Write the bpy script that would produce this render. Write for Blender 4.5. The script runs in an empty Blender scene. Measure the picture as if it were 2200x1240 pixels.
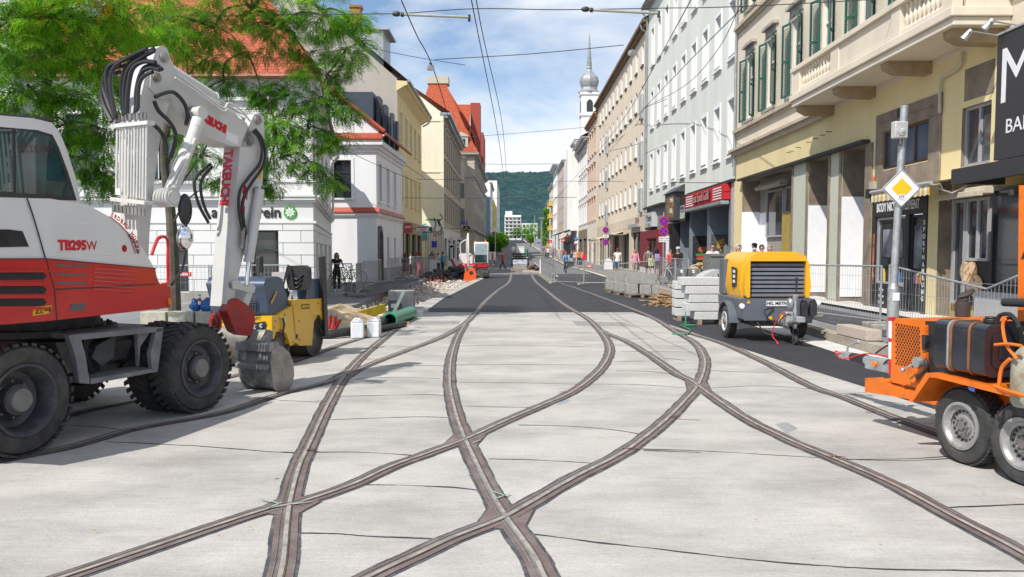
import bpy, bmesh, math, random
from mathutils import Vector, Matrix, noise
RND = random.Random(11)
COL = bpy.context.scene.collection
PI = math.pi
def rad(a): return math.radians(a)
# ---------------- camera geometry (photo is 2200 x 1240) ----------------
F = 1800.0; CX = 1100.0; CY = 650.0; CAMZ = 1.75; TH = math.atan(110.0/F)
FWD = Vector((0, math.cos(TH), -math.sin(TH))); UPV = Vector((0, math.sin(TH), math.cos(TH)))
def ray(px, py): return FWD + Vector((1,0,0))*((px-CX)/F) - UPV*((py-CY)/F)
def G(px, py, z=0.0):
    d = ray(px,py); t = (z-CAMZ)/d.z; return Vector((d.x*t, d.y*t, z))
def WY(px, py, Y):
    d = ray(px,py); t = Y/d.y; return Vector((d.x*t, Y, CAMZ+d.z*t))
def SX(px, py, X):
    d = ray(px,py); t = X/d.x; return Vector((X, d.y*t, CAMZ+d.z*t))
def PL(px, py, P0, dr):
    """vertical plane through P0 (x,y) along dr: returns (s, z)"""
    d = ray(px,py); n = (-dr[1], dr[0])
    t = (P0[0]*n[0]+P0[1]*n[1])/(d.x*n[0]+d.y*n[1])
    x, y = d.x*t, d.y*t
    return ((x-P0[0])*dr[0]+(y-P0[1])*dr[1], CAMZ+d.z*t)
# ---------------- materials ----------------
MATS = {}
def pm(name, col, rough=.6, metal=0., var=.12, scale=6., bump=0., bscale=60., dirt=0., dcol=(.12,.10,.08), dscale=2.0, coat=0., spec=.5, stretch=None, dsharp=.12):
    if name in MATS: return MATS[name]
    m = bpy.data.materials.new(name); m.use_nodes = True; nt = m.node_tree; N = nt.nodes; L = nt.links
    b = N['Principled BSDF']
    tc = N.new('ShaderNodeTexCoord'); src = tc.outputs['Object']
    if stretch:
        mp = N.new('ShaderNodeMapping'); mp.inputs['Scale'].default_value = stretch; L.new(src, mp.inputs['Vector']); src = mp.outputs['Vector']
    nz = N.new('ShaderNodeTexNoise'); nz.inputs['Scale'].default_value = scale; nz.inputs['Detail'].default_value = 5; L.new(src, nz.inputs['Vector'])
    rp = N.new('ShaderNodeValToRGB'); e = rp.color_ramp.elements
    e[0].position = .3; e[1].position = .7
    e[0].color = tuple(min(1,c*(1-var)) for c in col)+(1,); e[1].color = tuple(min(1,c*(1+var)) for c in col)+(1,)
    L.new(nz.outputs['Fac'], rp.inputs['Fac']); out = rp.outputs['Color']
    if dirt > 0:
        n2 = N.new('ShaderNodeTexNoise'); n2.inputs['Scale'].default_value = dscale; n2.inputs['Detail'].default_value = 8; n2.inputs['Roughness'].default_value = .7; L.new(src, n2.inputs['Vector'])
        r2 = N.new('ShaderNodeValToRGB'); f = r2.color_ramp.elements
        c0 = .62-.3*dirt; f[0].position = c0; f[1].position = min(.99, c0+dsharp); f[0].color = (0,0,0,1); k = min(1., dirt+.25); f[1].color = (k,k,k,1)
        L.new(n2.outputs['Fac'], r2.inputs['Fac'])
        mx = N.new('ShaderNodeMixRGB'); L.new(r2.outputs['Color'], mx.inputs['Fac']); L.new(out, mx.inputs['Color1']); mx.inputs['Color2'].default_value = dcol+(1,)
        out = mx.outputs['Color']
    L.new(out, b.inputs['Base Color'])
    b.inputs['Roughness'].default_value = rough; b.inputs['Metallic'].default_value = metal
    b.inputs['Specular IOR Level'].default_value = spec
    if coat: b.inputs['Coat Weight'].default_value = coat; b.inputs['Coat Roughness'].default_value = .08
    if bump > 0:
        n3 = N.new('ShaderNodeTexNoise'); n3.inputs['Scale'].default_value = bscale; n3.inputs['Detail'].default_value = 6; L.new(src, n3.inputs['Vector'])
        bp = N.new('ShaderNodeBump'); bp.inputs['Strength'].default_value = bump; bp.inputs['Distance'].default_value = .02
        L.new(n3.outputs['Fac'], bp.inputs['Height']); L.new(bp.outputs['Normal'], b.inputs['Normal'])
    MATS[name] = m; return m
def nodes_of(m):
    nt = m.node_tree; return nt, nt.nodes, nt.links, nt.nodes['Principled BSDF']
# ---------------- mesh builder ----------------
class MB:
    def __init__(s): s.v=[]; s.f=[]; s.m=[]; s.uv=None; s.c=[]
    def add(s, vs, fs, mi=0):
        o = len(s.v); s.c.append((o,len(s.f))); s.v += [tuple(v) for v in vs]; s.f += [tuple(i+o for i in f) for f in fs]; s.m += [mi]*len(fs); return s
    def quad(s, a,b,c,d, mi=0): return s.add([a,b,c,d],[(0,1,2,3)],mi)
    def bx(s, x0,x1,y0,y1,z0,z1, mi=0, M=None):
        vs=[Vector((x,y,z)) for z in (z0,z1) for y in (y0,y1) for x in (x0,x1)]
        if M is not None: vs=[M@v for v in vs]
        return s.add(vs,[(0,2,3,1),(4,5,7,6),(0,1,5,4),(2,6,7,3),(0,4,6,2),(1,3,7,5)],mi)
    def box(s, c, size, rz=0., mi=0, rx=0., ry=0.):
        M = Matrix.Translation(Vector(c)) @ Matrix.Rotation(rz,4,'Z') @ Matrix.Rotation(ry,4,'Y') @ Matrix.Rotation(rx,4,'X')
        a,b,h = size[0]/2,size[1]/2,size[2]/2
        return s.bx(-a,a,-b,b,-h,h,mi,M)
    def frame(s, d):
        d = Vector(d).normalized(); a = Vector((0,0,1)) if abs(d.z)<.9 else Vector((1,0,0))
        u = d.cross(a).normalized(); return u, d.cross(u).normalized()
    def cyl(s, p0,p1,r0,r1=None,n=12,mi=0,caps=True):
        p0=Vector(p0);p1=Vector(p1); r1=r0 if r1 is None else r1
        u,w=s.frame(p1-p0); vs=[]
        for p,r in ((p0,r0),(p1,r1)):
            for i in range(n):
                a=2*PI*i/n; vs.append(p+u*(r*math.cos(a))+w*(r*math.sin(a)))
        fs=[(i,n+i,n+(i+1)%n,(i+1)%n) for i in range(n)]
        if caps: fs+= [tuple(range(n)), tuple(range(2*n-1,n-1,-1))]
        return s.add(vs,fs,mi)
    def tube(s, pts, r, n=6, mi=0, caps=True):
        pts=[Vector(p) for p in pts]; k=len(pts); vs=[]; up=None
        rs = r if isinstance(r,(list,tuple)) else [r]*k
        for i,p in enumerate(pts):
            d=(pts[min(i+1,k-1)]-pts[max(i-1,0)])
            if d.length<1e-9: d=Vector((0,0,1))
            d.normalize()
            if up is None: u,_=s.frame(d)
            else:
                u=up-d*up.dot(d)
                if u.length<1e-6: u,_=s.frame(d)
                u.normalize()
            up=u; w=d.cross(u)
            for j in range(n):
                a=2*PI*j/n; vs.append(p+u*(rs[i]*math.cos(a))+w*(rs[i]*math.sin(a)))
        fs=[]
        for i in range(k-1):
            for j in range(n):
                fs.append((i*n+j, i*n+(j+1)%n, (i+1)*n+(j+1)%n, (i+1)*n+j))
        if caps: fs += [tuple(range(n-1,-1,-1)), tuple(range((k-1)*n,k*n))]
        return s.add(vs,fs,mi)
    def prism(s, poly, o, a, b, d, mi=0, capmi=None):
        """polygon (p,q) -> o + a*p + b*q, extruded by vector d"""
        o,a,b,d=Vector(o),Vector(a),Vector(b),Vector(d); n=len(poly)
        base=[o+a*p+b*q for p,q in poly]; vs=base+[p+d for p in base]
        ar=sum(poly[i][0]*poly[(i+1)%n][1]-poly[(i+1)%n][0]*poly[i][1] for i in range(n))
        flip = (ar>0) == (a.cross(b).dot(d)>0)
        lo=list(range(n)); hi=list(range(n,2*n))
        if flip: lo=lo[::-1]
        else: hi=hi[::-1]
        fs=[]
        for i in range(n):
            j=(i+1)%n; fs.append((i,j,n+j,n+i) if flip else (i,n+i,n+j,j))
        s.add(vs,fs,mi)
        return s.add(vs,[tuple(lo),tuple(hi)],mi if capmi is None else capmi)
    def lathe(s, prof, o, d, n=24, mi=0, caps=True):
        """prof [(r,h)...] around axis d through o"""
        o=Vector(o); d=Vector(d).normalized(); u,w=s.frame(d); vs=[]
        for r,h in prof:
            for j in range(n):
                a=2*PI*j/n; vs.append(o+d*h+u*(r*math.cos(a))+w*(r*math.sin(a)))
        fs=[]
        for i in range(len(prof)-1):
            for j in range(n):
                fs.append((i*n+j,(i+1)*n+j,(i+1)*n+(j+1)%n,i*n+(j+1)%n))
        if caps and prof[0][0]>1e-4: fs.append(tuple(range(n)))
        if caps and prof[-1][0]>1e-4: fs.append(tuple(range(len(prof)*n-1,(len(prof)-1)*n-1,-1)))
        return s.add(vs,fs,mi)
    def ell(s, c, r, n=12, k=8, mi=0, M=None):
        c=Vector(c); vs=[]
        for i in range(k+1):
            t=PI*i/k
            for j in range(n):
                a=2*PI*j/n; p=Vector((r[0]*math.sin(t)*math.cos(a), r[1]*math.sin(t)*math.sin(a), r[2]*math.cos(t)))
                if M is not None: p=M@p
                vs.append(c+p)
        fs=[(i*n+j,(i+1)*n+j,(i+1)*n+(j+1)%n,i*n+(j+1)%n) for i in range(k) for j in range(n)]
        return s.add(vs,fs,mi)
    def disc(s, c, nrm, r, n=24, mi=0, ry=None):
        c=Vector(c); u,w=s.frame(nrm); ry=r if ry is None else ry
        return s.add([c+u*(r*math.cos(2*PI*i/n))+w*(ry*math.sin(2*PI*i/n)) for i in range(n)],[tuple(range(n))],mi)
    def text(s, body, o, a, b, size, mi=0, depth=.004, align='CENTER', bold=0., squeeze=1., shear=0.):
        """lettering: plane o, right a, up b (unit vectors)"""
        me = text_mesh(body, size, depth, align, bold, shear)
        o,a,b=Vector(o),Vector(a).normalized(),Vector(b).normalized(); c=a.cross(b)
        return s.add([o+a*(v[0]*squeeze)+b*v[1]+c*v[2] for v in me[0]], me[1], mi)
    def mesh(s, name, mats, smooth=None):
        me=bpy.data.meshes.new(name); me.from_pydata(s.v,[],s.f); 
        for m in (mats if isinstance(mats,(list,tuple)) else [mats]): me.materials.append(m)
        if len(me.materials)>1: me.polygons.foreach_set('material_index', s.m)
        if s.uv:
            ul=me.uv_layers.new(name='UVMap'); ul.data.foreach_set('uv',[c for q in s.uv for p in q for c in p])
        me.validate(); me.update()
        if smooth:
            me.polygons.foreach_set('use_smooth',[True]*len(me.polygons)); me.set_sharp_from_angle(angle=rad(smooth))
        return me
    def build(s, name, mats, parent=None, smooth=35, bevel=0., seg=2, each=False):
        if each and len(s.c)>1:     # every added shape becomes an object of its own
            e=s.c+[(len(s.v),len(s.f))]; r=None
            for (a,fa),(b,fb) in zip(e,e[1:]):
                q=MB(); q.v=s.v[a:b]; q.f=[tuple(i-a for i in f) for f in s.f[fa:fb]]; q.m=s.m[fa:fb]; r=q.build(name,mats,parent,smooth,bevel,seg)
            return r
        o=bpy.data.objects.new(name, s.mesh(name, mats, smooth)); COL.objects.link(o)
        if parent is not None: o.parent=parent
        if bevel:
            md=o.modifiers.new('edge','BEVEL'); md.width=bevel; md.segments=seg; md.limit_method='ANGLE'; md.angle_limit=rad(40)
            md.harden_normals=False
        return o
_TX={}
def text_mesh(body,size,depth,align,bold,shear=0.):
    k=(body,size,depth,align,bold,shear)
    if k in _TX: return _TX[k]
    cu=bpy.data.curves.new('t','FONT'); cu.body=body; cu.size=size; cu.extrude=depth/2; cu.align_x=align; cu.align_y='CENTER'; cu.offset=bold; cu.shear=shear; cu.resolution_u=3
    ob=bpy.data.objects.new('t',cu); COL.objects.link(ob)
    dg=bpy.context.evaluated_depsgraph_get(); dg.update(); me=bpy.data.meshes.new_from_object(ob.evaluated_get(dg))
    r=([tuple(v.co) for v in me.vertices],[tuple(p.vertices) for p in me.polygons])
    bpy.data.objects.remove(ob); bpy.data.curves.remove(cu); bpy.data.meshes.remove(me)
    _TX[k]=r; return r
# ---------------- things ----------------
def tag(o, label=None, cat=None, group=None, kind=None):
    if label: o['label']=label
    if cat: o['category']=cat
    if group: o['group']=group
    if kind: o['kind']=kind
    return o
def thing(name, label, cat, loc=(0,0,0), rz=0., group=None):
    o=bpy.data.objects.new(name,None); COL.objects.link(o); o.location=loc; o.rotation_euler=(0,0,rz); o.empty_display_size=.2
    return tag(o,label,cat,group)
def copy_tree(o, parent=None):
    c=o.copy(); COL.objects.link(c); c.parent=parent
    for ch in list(o.children): copy_tree(ch,c)
    return c
def struct(o,label=None): return tag(o,label,None,None,'structure')
def crom(pts, n=8):
    """Catmull-Rom resample of points"""
    P=[Vector(p) for p in pts]; out=[]
    for i in range(len(P)-1):
        p0=P[max(i-1,0)];p1=P[i];p2=P[i+1];p3=P[min(i+2,len(P)-1)]
        for j in range(n):
            t=j/n
            out.append(.5*((2*p1)+(p2-p0)*t+(2*p0-5*p1+4*p2-p3)*t*t+(3*p1-p0-3*p2+p3)*t**3))
    out.append(P[-1]); return out
sc = bpy.context.scene
cam = bpy.data.cameras.new('camera'); co = bpy.data.objects.new('camera', cam); COL.objects.link(co); sc.camera = co
cam.sensor_width = 36; cam.sensor_fit = 'HORIZONTAL'; cam.lens = 36*F/2200; cam.shift_y = 30/2200; cam.clip_end = 6000; cam.clip_start=.05
co.location = (0,0,CAMZ); co.rotation_euler = (PI/2-TH, 0, 0)
sc.view_settings.view_transform='Standard'; sc.view_settings.look='None'; sc.view_settings.exposure=0
EL = rad(50); SH = Vector((-.61,-.79,0)).normalized()
SUN = Vector((SH.x*math.cos(EL), SH.y*math.cos(EL), math.sin(EL)))
sl = bpy.data.lights.new('sun','SUN'); sl.energy = 5.2; sl.angle = rad(.5); sl.color=(1,.955,.88)
so = bpy.data.objects.new('sun', sl); COL.objects.link(so); so.rotation_euler = (-SUN).to_track_quat('-Z','Y').to_euler()
w = bpy.data.worlds.new('World'); sc.world = w; w.use_nodes = True
nt = w.node_tree; N = nt.nodes; L = nt.links; bg = N['Background']
sky = N.new('ShaderNodeTexSky'); sky.sky_type='NISHITA'; sky.sun_disc=False; sky.sun_elevation=EL; sky.sun_rotation=math.atan2(SH.x,SH.y); sky.air_density=1.0; sky.dust_density=.6; sky.ozone_density=1.0
tc = N.new('ShaderNodeTexCoord')
mp = N.new('ShaderNodeMapping'); mp.inputs['Scale'].default_value=(1.0,1.0,2.6); mp.inputs['Location'].default_value=(3.1,1.7,.4); mp.inputs['Rotation'].default_value=(.0,.12,0)
L.new(tc.outputs['Generated'], mp.inputs['Vector'])
n1 = N.new('ShaderNodeTexNoise'); n1.inputs['Scale'].default_value=2.6; n1.inputs['Detail'].default_value=9; n1.inputs['Roughness'].default_value=.56; n1.inputs['Distortion'].default_value=.35
L.new(mp.outputs['Vector'], n1.inputs['Vector'])
cr = N.new('ShaderNodeValToRGB'); e=cr.color_ramp.elements; e[0].position=.41; e[0].color=(.04,.04,.04,1); e[1].position=.60; e[1].color=(.97,.97,.97,1)
L.new(n1.outputs['Fac'], cr.inputs['Fac'])
# clouds thicken towards the horizon
sx = N.new('ShaderNodeSeparateXYZ'); L.new(tc.outputs['Generated'], sx.inputs[0])
mr = N.new('ShaderNodeMapRange'); mr.inputs['From Min'].default_value=.02; mr.inputs['From Max'].default_value=.2; mr.inputs['To Min'].default_value=.35; mr.inputs['To Max'].default_value=0; L.new(sx.outputs['Z'], mr.inputs['Value'])
ad = N.new('ShaderNodeMath'); ad.operation='ADD'; ad.use_clamp=True; L.new(cr.outputs['Color'], ad.inputs[0]); L.new(mr.outputs['Result'], ad.inputs[1])
n2 = N.new('ShaderNodeTexNoise'); n2.inputs['Scale'].default_value=5; n2.inputs['Detail'].default_value=6; L.new(mp.outputs['Vector'], n2.inputs['Vector'])
cc = N.new('ShaderNodeValToRGB'); e=cc.color_ramp.elements; e[0].position=.3; e[0].color=(6.6,7.6,9.2,1); e[1].position=.60; e[1].color=(9.6,10.,10.4,1)
L.new(n2.outputs['Fac'], cc.inputs['Fac'])
sb = N.new('ShaderNodeMixRGB'); sb.blend_type='MULTIPLY'; sb.inputs['Fac'].default_value=1; sb.inputs['Color2'].default_value=(1.15,1.30,1.45,1); L.new(sky.outputs['Color'], sb.inputs['Color1'])
mx = N.new('ShaderNodeMixRGB'); L.new(ad.outputs[0], mx.inputs['Fac']); L.new(sb.outputs['Color'], mx.inputs['Color1']); L.new(cc.outputs['Color'], mx.inputs['Color2'])
L.new(mx.outputs['Color'], bg.inputs['Color']); bg.inputs['Strength'].default_value=.102

# ---------------- materials of the setting ----------------
def m_concrete():
    m = pm('concrete_slab',(.455,.437,.408),rough=.9,var=.10,scale=1.3,bump=.25,bscale=90)
    nt,N,L,b = nodes_of(m)
    base = b.inputs['Base Color'].links[0].from_socket
    tc = N.new('ShaderNodeTexCoord')
    mp = N.new('ShaderNodeMapping'); mp.inputs['Scale'].default_value=(.9,26,1); mp.inputs['Rotation'].default_value=(0,0,rad(-4)); L.new(tc.outputs['Object'],mp.inputs['Vector'])
    n = N.new('ShaderNodeTexNoise'); n.inputs['Scale'].default_value=2.2; n.inputs['Detail'].default_value=7; n.inputs['Roughness'].default_value=.75; L.new(mp.outputs['Vector'],n.inputs['Vector'])
    r = N.new('ShaderNodeValToRGB'); e=r.color_ramp.elements; e[0].position=.36; e[0].color=(.76,.75,.74,1); e[1].position=.58; e[1].color=(1.06,1.06,1.05,1); L.new(n.outputs['Fac'],r.inputs['Fac'])
    mu = N.new('ShaderNodeMixRGB'); mu.blend_type='MULTIPLY'; mu.inputs['Fac'].default_value=.5; L.new(base,mu.inputs['Color1']); L.new(r.outputs['Color'],mu.inputs['Color2'])
    # grey scuffs
    n3 = N.new('ShaderNodeTexNoise'); n3.inputs['Scale'].default_value=.55; n3.inputs['Detail'].default_value=9; n3.inputs['Roughness'].default_value=.68
    mp3 = N.new('ShaderNodeMapping'); mp3.inputs['Scale'].default_value=(1,1.9,1); L.new(tc.outputs['Object'],mp3.inputs['Vector']); L.new(mp3.outputs['Vector'],n3.inputs['Vector'])
    r3 = N.new('ShaderNodeValToRGB'); e=r3.color_ramp.elements; e[0].position=.33; e[0].color=(.62,.62,.63,1); e[1].position=.56; e[1].color=(1,1,1,1); L.new(n3.outputs['Fac'],r3.inputs['Fac'])
    m3 = N.new('ShaderNodeMixRGB'); m3.blend_type='MULTIPLY'; m3.inputs['Fac'].default_value=.8; L.new(mu.outputs['Color'],m3.inputs['Color1']); L.new(r3.outputs['Color'],m3.inputs['Color2'])
    # small specks
    v = N.new('ShaderNodeTexVoronoi'); v.inputs['Scale'].default_value=6.5; L.new(tc.outputs['Object'],v.inputs['Vector'])
    rv = N.new('ShaderNodeValToRGB'); e=rv.color_ramp.elements; e[0].position=.035; e[0].color=(.35,.34,.33,1); e[1].position=.06; e[1].color=(1,1,1,1); L.new(v.outputs['Distance'],rv.inputs['Fac'])
    n4 = N.new('ShaderNodeTexNoise'); n4.inputs['Scale'].default_value=1.1; L.new(tc.outputs['Object'],n4.inputs['Vector'])
    r4 = N.new('ShaderNodeValToRGB'); e=r4.color_ramp.elements; e[0].position=.58; e[0].color=(0,0,0,1); e[1].position=.62; e[1].color=(.8,.8,.8,1); L.new(n4.outputs['Fac'],r4.inputs['Fac'])
    m4 = N.new('ShaderNodeMixRGB'); m4.blend_type='MULTIPLY'; L.new(r4.outputs['Color'],m4.inputs['Fac']); L.new(m3.outputs['Color'],m4.inputs['Color1']); L.new(rv.outputs['Color'],m4.inputs['Color2'])
    n5 = N.new('ShaderNodeTexNoise'); n5.inputs['Scale'].default_value=38; n5.inputs['Detail'].default_value=8; n5.inputs['Roughness'].default_value=.8; L.new(tc.outputs['Object'],n5.inputs['Vector'])
    r5 = N.new('ShaderNodeValToRGB'); e=r5.color_ramp.elements; e[0].position=.34; e[0].color=(.72,.71,.70,1); e[1].position=.56; e[1].color=(1.04,1.04,1.04,1); L.new(n5.outputs['Fac'],r5.inputs['Fac'])
    m5 = N.new('ShaderNodeMixRGB'); m5.blend_type='MULTIPLY'; m5.inputs['Fac'].default_value=.6; L.new(m4.outputs['Color'],m5.inputs['Color1']); L.new(r5.outputs['Color'],m5.inputs['Color2'])
    n6 = N.new('ShaderNodeTexNoise'); n6.inputs['Scale'].default_value=1.5; n6.inputs['Detail'].default_value=10; n6.inputs['Roughness'].default_value=.72; n6.inputs['Distortion'].default_value=.6
    mp6 = N.new('ShaderNodeMapping'); mp6.inputs['Scale'].default_value=(.55,2.2,1); mp6.inputs['Location'].default_value=(4,7,0); L.new(tc.outputs['Object'],mp6.inputs['Vector']); L.new(mp6.outputs['Vector'],n6.inputs['Vector'])
    r6 = N.new('ShaderNodeValToRGB'); e=r6.color_ramp.elements; e[0].position=.60; e[0].color=(1,1,1,1); e[1].position=.74; e[1].color=(.74,.735,.73,1); L.new(n6.outputs['Fac'],r6.inputs['Fac'])
    m6 = N.new('ShaderNodeMixRGB'); m6.blend_type='MULTIPLY'; m6.inputs['Fac'].default_value=.9; L.new(m5.outputs['Color'],m6.inputs['Color1']); L.new(r6.outputs['Color'],m6.inputs['Color2'])
    L.new(m6.outputs['Color'],b.inputs['Base Color'])
    return m
CONC = m_concrete()
ASPH = pm('fresh_asphalt',(.031,.032,.037),rough=.72,var=.22,scale=1.2,bump=.5,bscale=150,dirt=.25,dcol=(.075,.075,.077),dscale=.7,dsharp=.5)
ASPO = pm('worn_asphalt',(.16,.16,.165),rough=.85,var=.18,scale=.8,bump=.4,bscale=120,dirt=.3,dcol=(.24,.235,.23),dscale=.4,dsharp=.4)
PAVE = pm('pavement_asphalt',(.20,.205,.215),rough=.85,var=.15,scale=1.0,bump=.4,bscale=120,dirt=.3,dcol=(.28,.27,.26),dscale=.5,dsharp=.4)
PATCH = pm('dark_patch',(.075,.077,.085),rough=.8,var=.2,scale=1.5,bump=.4,bscale=130)
KERB = pm('granite_kerb',(.33,.29,.235),rough=.85,var=.25,scale=3,bump=.4,bscale=60,dirt=.35,dcol=(.16,.14,.11),dscale=1.5)
GUTT = pm('gutter_concrete',(.56,.55,.53),rough=.9,var=.12,scale=3,bump=.3,bscale=80)
RAILB = pm('rail_fill',(.150,.110,.100),rough=.8,var=.25,scale=4,bump=.6,bscale=70,dirt=.5,dcol=(.25,.225,.212),dscale=3.5,dsharp=.3)
RAILE = pm('rail_edge_tar',(.06,.062,.068),rough=.7,var=.35,scale=9,bump=.6,bscale=50,dirt=.45,dcol=(.24,.235,.23),dscale=5,dsharp=.25)
RAILS = pm('rail_steel',(.40,.36,.325),rough=.42,metal=.75,var=.3,scale=7,dirt=.45,dcol=(.16,.085,.045),dscale=2.2,dsharp=.3)
GROOV = pm('rail_groove',(.31,.285,.26),rough=.85,var=.3,scale=9,dirt=.45,dcol=(.10,.085,.07),dscale=7,dsharp=.25)
RAILD = pm('rail_gap',(.06,.05,.042),rough=.9,var=.4,scale=14,dirt=.4,dcol=(.22,.13,.07),dscale=3,dsharp=.3)
JOINT = pm('joint_tar',(.03,.03,.032),rough=.8,var=.3,scale=10)
EARTH = pm('dug_earth',(.30,.25,.20),rough=.95,var=.3,scale=3,bump=1.,bscale=25,dirt=.5,dcol=(.13,.11,.095),dscale=1.4)
GRAV = pm('crushed_stone',(.52,.47,.41),rough=.95,var=.35,scale=12,bump=1.,bscale=40,dirt=.4,dcol=(.30,.25,.2),dscale=2.5)
SAND = pm('yellow_sand',(.47,.36,.23),rough=.95,var=.18,scale=5,bump=.8,bscale=40,dirt=.3,dcol=(.33,.25,.16),dscale=2.)
PAINTW = pm('road_paint',(.72,.72,.70),rough=.7,var=.15,scale=9)

def zp(Y): 
    t = max(0.,Y-88.); return 0.0285*t*t/(t+25) if Y<330 else zp(329.9)
def sheet(name, label, poly, mat, z, skirt=0., step=8., parent=None):
    """flat sheet following the street profile; poly in XY, cut in strips along Y"""
    bm = bmesh.new(); vs=[bm.verts.new((x,y,0)) for x,y in poly]; f=bm.faces.new(vs)
    if f.normal.z<0: f.normal_flip()
    ys=[p[1] for p in poly]; y=math.ceil(min(ys)/step)*step
    while y<max(ys):
        bmesh.ops.bisect_plane(bm, geom=list(bm.verts)+list(bm.edges)+list(bm.faces), plane_co=(0,y,0), plane_no=(0,1,0)); y+=step
    bm.normal_update()
    if skirt:
        r=bmesh.ops.extrude_face_region(bm, geom=list(bm.faces))
        for g in r['geom']:
            if isinstance(g,bmesh.types.BMVert): g.co.z-=skirt
    zf = z if callable(z) else (lambda x,y: z)
    for v in bm.verts: v.co.z += zp(v.co.y)+zf(v.co.x,v.co.y)
    bmesh.ops.recalc_face_normals(bm, faces=list(bm.faces))
    me=bpy.data.meshes.new(name); bm.to_mesh(me); bm.free(); me.materials.append(mat)
    o=bpy.data.objects.new(name,me); COL.objects.link(o)
    if parent: o.parent=parent
    else: struct(o,label)
    return o
# ---------------- ground sheets ----------------
gm = pm('ground_soil',(.2,.18,.15),rough=.95,var=.3,scale=.05)
sheet('ground','bare ground carrying the street',[(-900,-60),(900,-60),(900,3000),(-900,3000)],gm,-.55,step=20)
XR = 9.4
def kx(Y): return 6.15+.012*(Y-14) if Y<80 else 6.94-.010*(Y-80)
kerbY=[-8,0,8,14,20,28,36,46,58,70,85,100,130,160,200,250,330]
road=[(-2.95,23.9),(-2.0,50),(-1.75,60),(-2.6,64),(-3.2,90),(-3.0,130),(-2.6,330)]+[(kx(y)-.02,y) for y in kerbY[::-1]]+[(-9,-8),(-9,16.6),(-3.8,16.6)]
sheet('road','dark fresh asphalt roadway between the rails',road,ASPH,0.,skirt=.3)
far=[(-3.15,64),(kx(64)-.6,64)]+[(kx(y)-.6,y) for y in (70,85,100,130,160,200,250,325)]+[(-2.7,325),(-3.1,130)]
sheet('road_surface','older grey asphalt further up the street',far,ASPO,.004)
conc=[(-14,-8),(5.3,-8)]+[(5.05,4),(4.66,9.6),(4.05,16),(3.52,23.3),(3.46,23.95),(-2.9,23.95)]+[tuple(G(898,684)[:2]),tuple(G(870,691)[:2]),tuple(G(800,712)[:2]),(-3.8,16.62),(-14,16.62)]
sheet('concrete_slab','pale concrete slab around the tram rails',conc,CONC,.004)
band=[G(*p)[:2] for p in ((898,682),(953,642),(989,624),(1053,592),(1040,592),(944,636),(933,640),(889,660),(877,665),(872,684))]
sheet('concrete_strip','white concrete strip beside the left rail',[tuple(p) for p in band],CONC,.02,skirt=.2)
# gutter and kerb right
gut=[(kx(y)-.55 if y<30 else kx(y)-.3,y) for y in kerbY]+[(kx(y)-.005,y) for y in kerbY[::-1]]
sheet('gutter','pale gutter strip along the right kerb',gut,GUTT,.004)
sheet('kerb','granite kerb of the right pavement',[(kx(y),y) for y in kerbY]+[(kx(y)+.28,y) for y in kerbY[::-1]],KERB,.165,skirt=.3)
pav=[(kx(y)+.285,y) for y in kerbY]+[(XR+2.6,330),(XR+2.6,-8)]
def pvz(x,y): return .155+max(0,min(1,(x-6.5)/(XR-6.5)))*.17
sheet('pavement','grey asphalt pavement below the right facades',pav,PAVE,pvz,skirt=.2)
sheet('pavement_patch','dark asphalt trench patch along the right pavement',[(6.75,10),(8.1,10),(8.2,24),(7.1,24)],PATCH,lambda x,y:pvz(x,y)+.004)
sheet('pavement_strip','light stone strip before the right facades',[(8.75,12),(XR+.3,12),(XR+.3,36),(8.9,36)],GUTT,lambda x,y:pvz(x,y)+.004)
# left pavement and the dug strip
ped=[(-5.25,23.5),(-5.1,29.4),(-5.7,37.5),(-5.4,42.6),(-5.36,52.5),(-5.05,61.8),(-4.2,70),(-3.6,90),(-3.4,130),(-3.2,330)]
sheet('left_pavement','grey asphalt pavement along the left buildings',[(-16,16.65),(-7.2,16.65),(-6.3,20.5)]+ped+[(-14,330),(-30,100),(-30,16.65)],PAVE,.0,skirt=.4)
sheet('pavement_patch','dark asphalt patch on the left pavement',[tuple(G(*p)[:2]) for p in ((737,636),(742,608),(905,600),(800,638),(770,642))],PATCH,.005)
def dig():
    m=MB(); nx,ny=16,110; y0,y1=16.7,66
    def lft(y):
        e=[(-8.2,16.6),(-6.4,20.5)]+ped
        for (xa,ya),(xb,yb) in zip(e,e[1:]):
            if ya<=y<=yb: return xa+(xb-xa)*(y-ya)/(yb-ya)-.25
        return -4.6
    def rgt(y): return -3.7+(y-16.6)*.12 if y<23 else -2.95+(y-23)*.031
    for j in range(ny+1):
        y=y0+(y1-y0)*j/ny
        for i in range(nx+1):
            t=i/nx; x=lft(y)+(rgt(y)+.12-lft(y))*t
            h=-.30+.24*noise.fractal(Vector((x*1.1,y*.8,3)),.8,2,5)+.10*noise.noise(Vector((x*4,y*4,1)))
            if i>=nx-2: h=-.12 if i<nx else -.2
            if i==0: h=-.35
            m.v.append((x,y,min(h,-.03)))
    for j in range(ny):
        for i in range(nx):
            a=j*(nx+1)+i; m.f.append((a,a+1,a+nx+2,a+nx+1)); m.m.append(0 if (i<6 or noise.noise(Vector((i*.5,j*.3,2)))<-.1) else 1)
    o=m.build('earth_trench',[EARTH,GRAV],None,smooth=None); struct(o,'dug out strip of earth and crushed stone')
dig()
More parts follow.
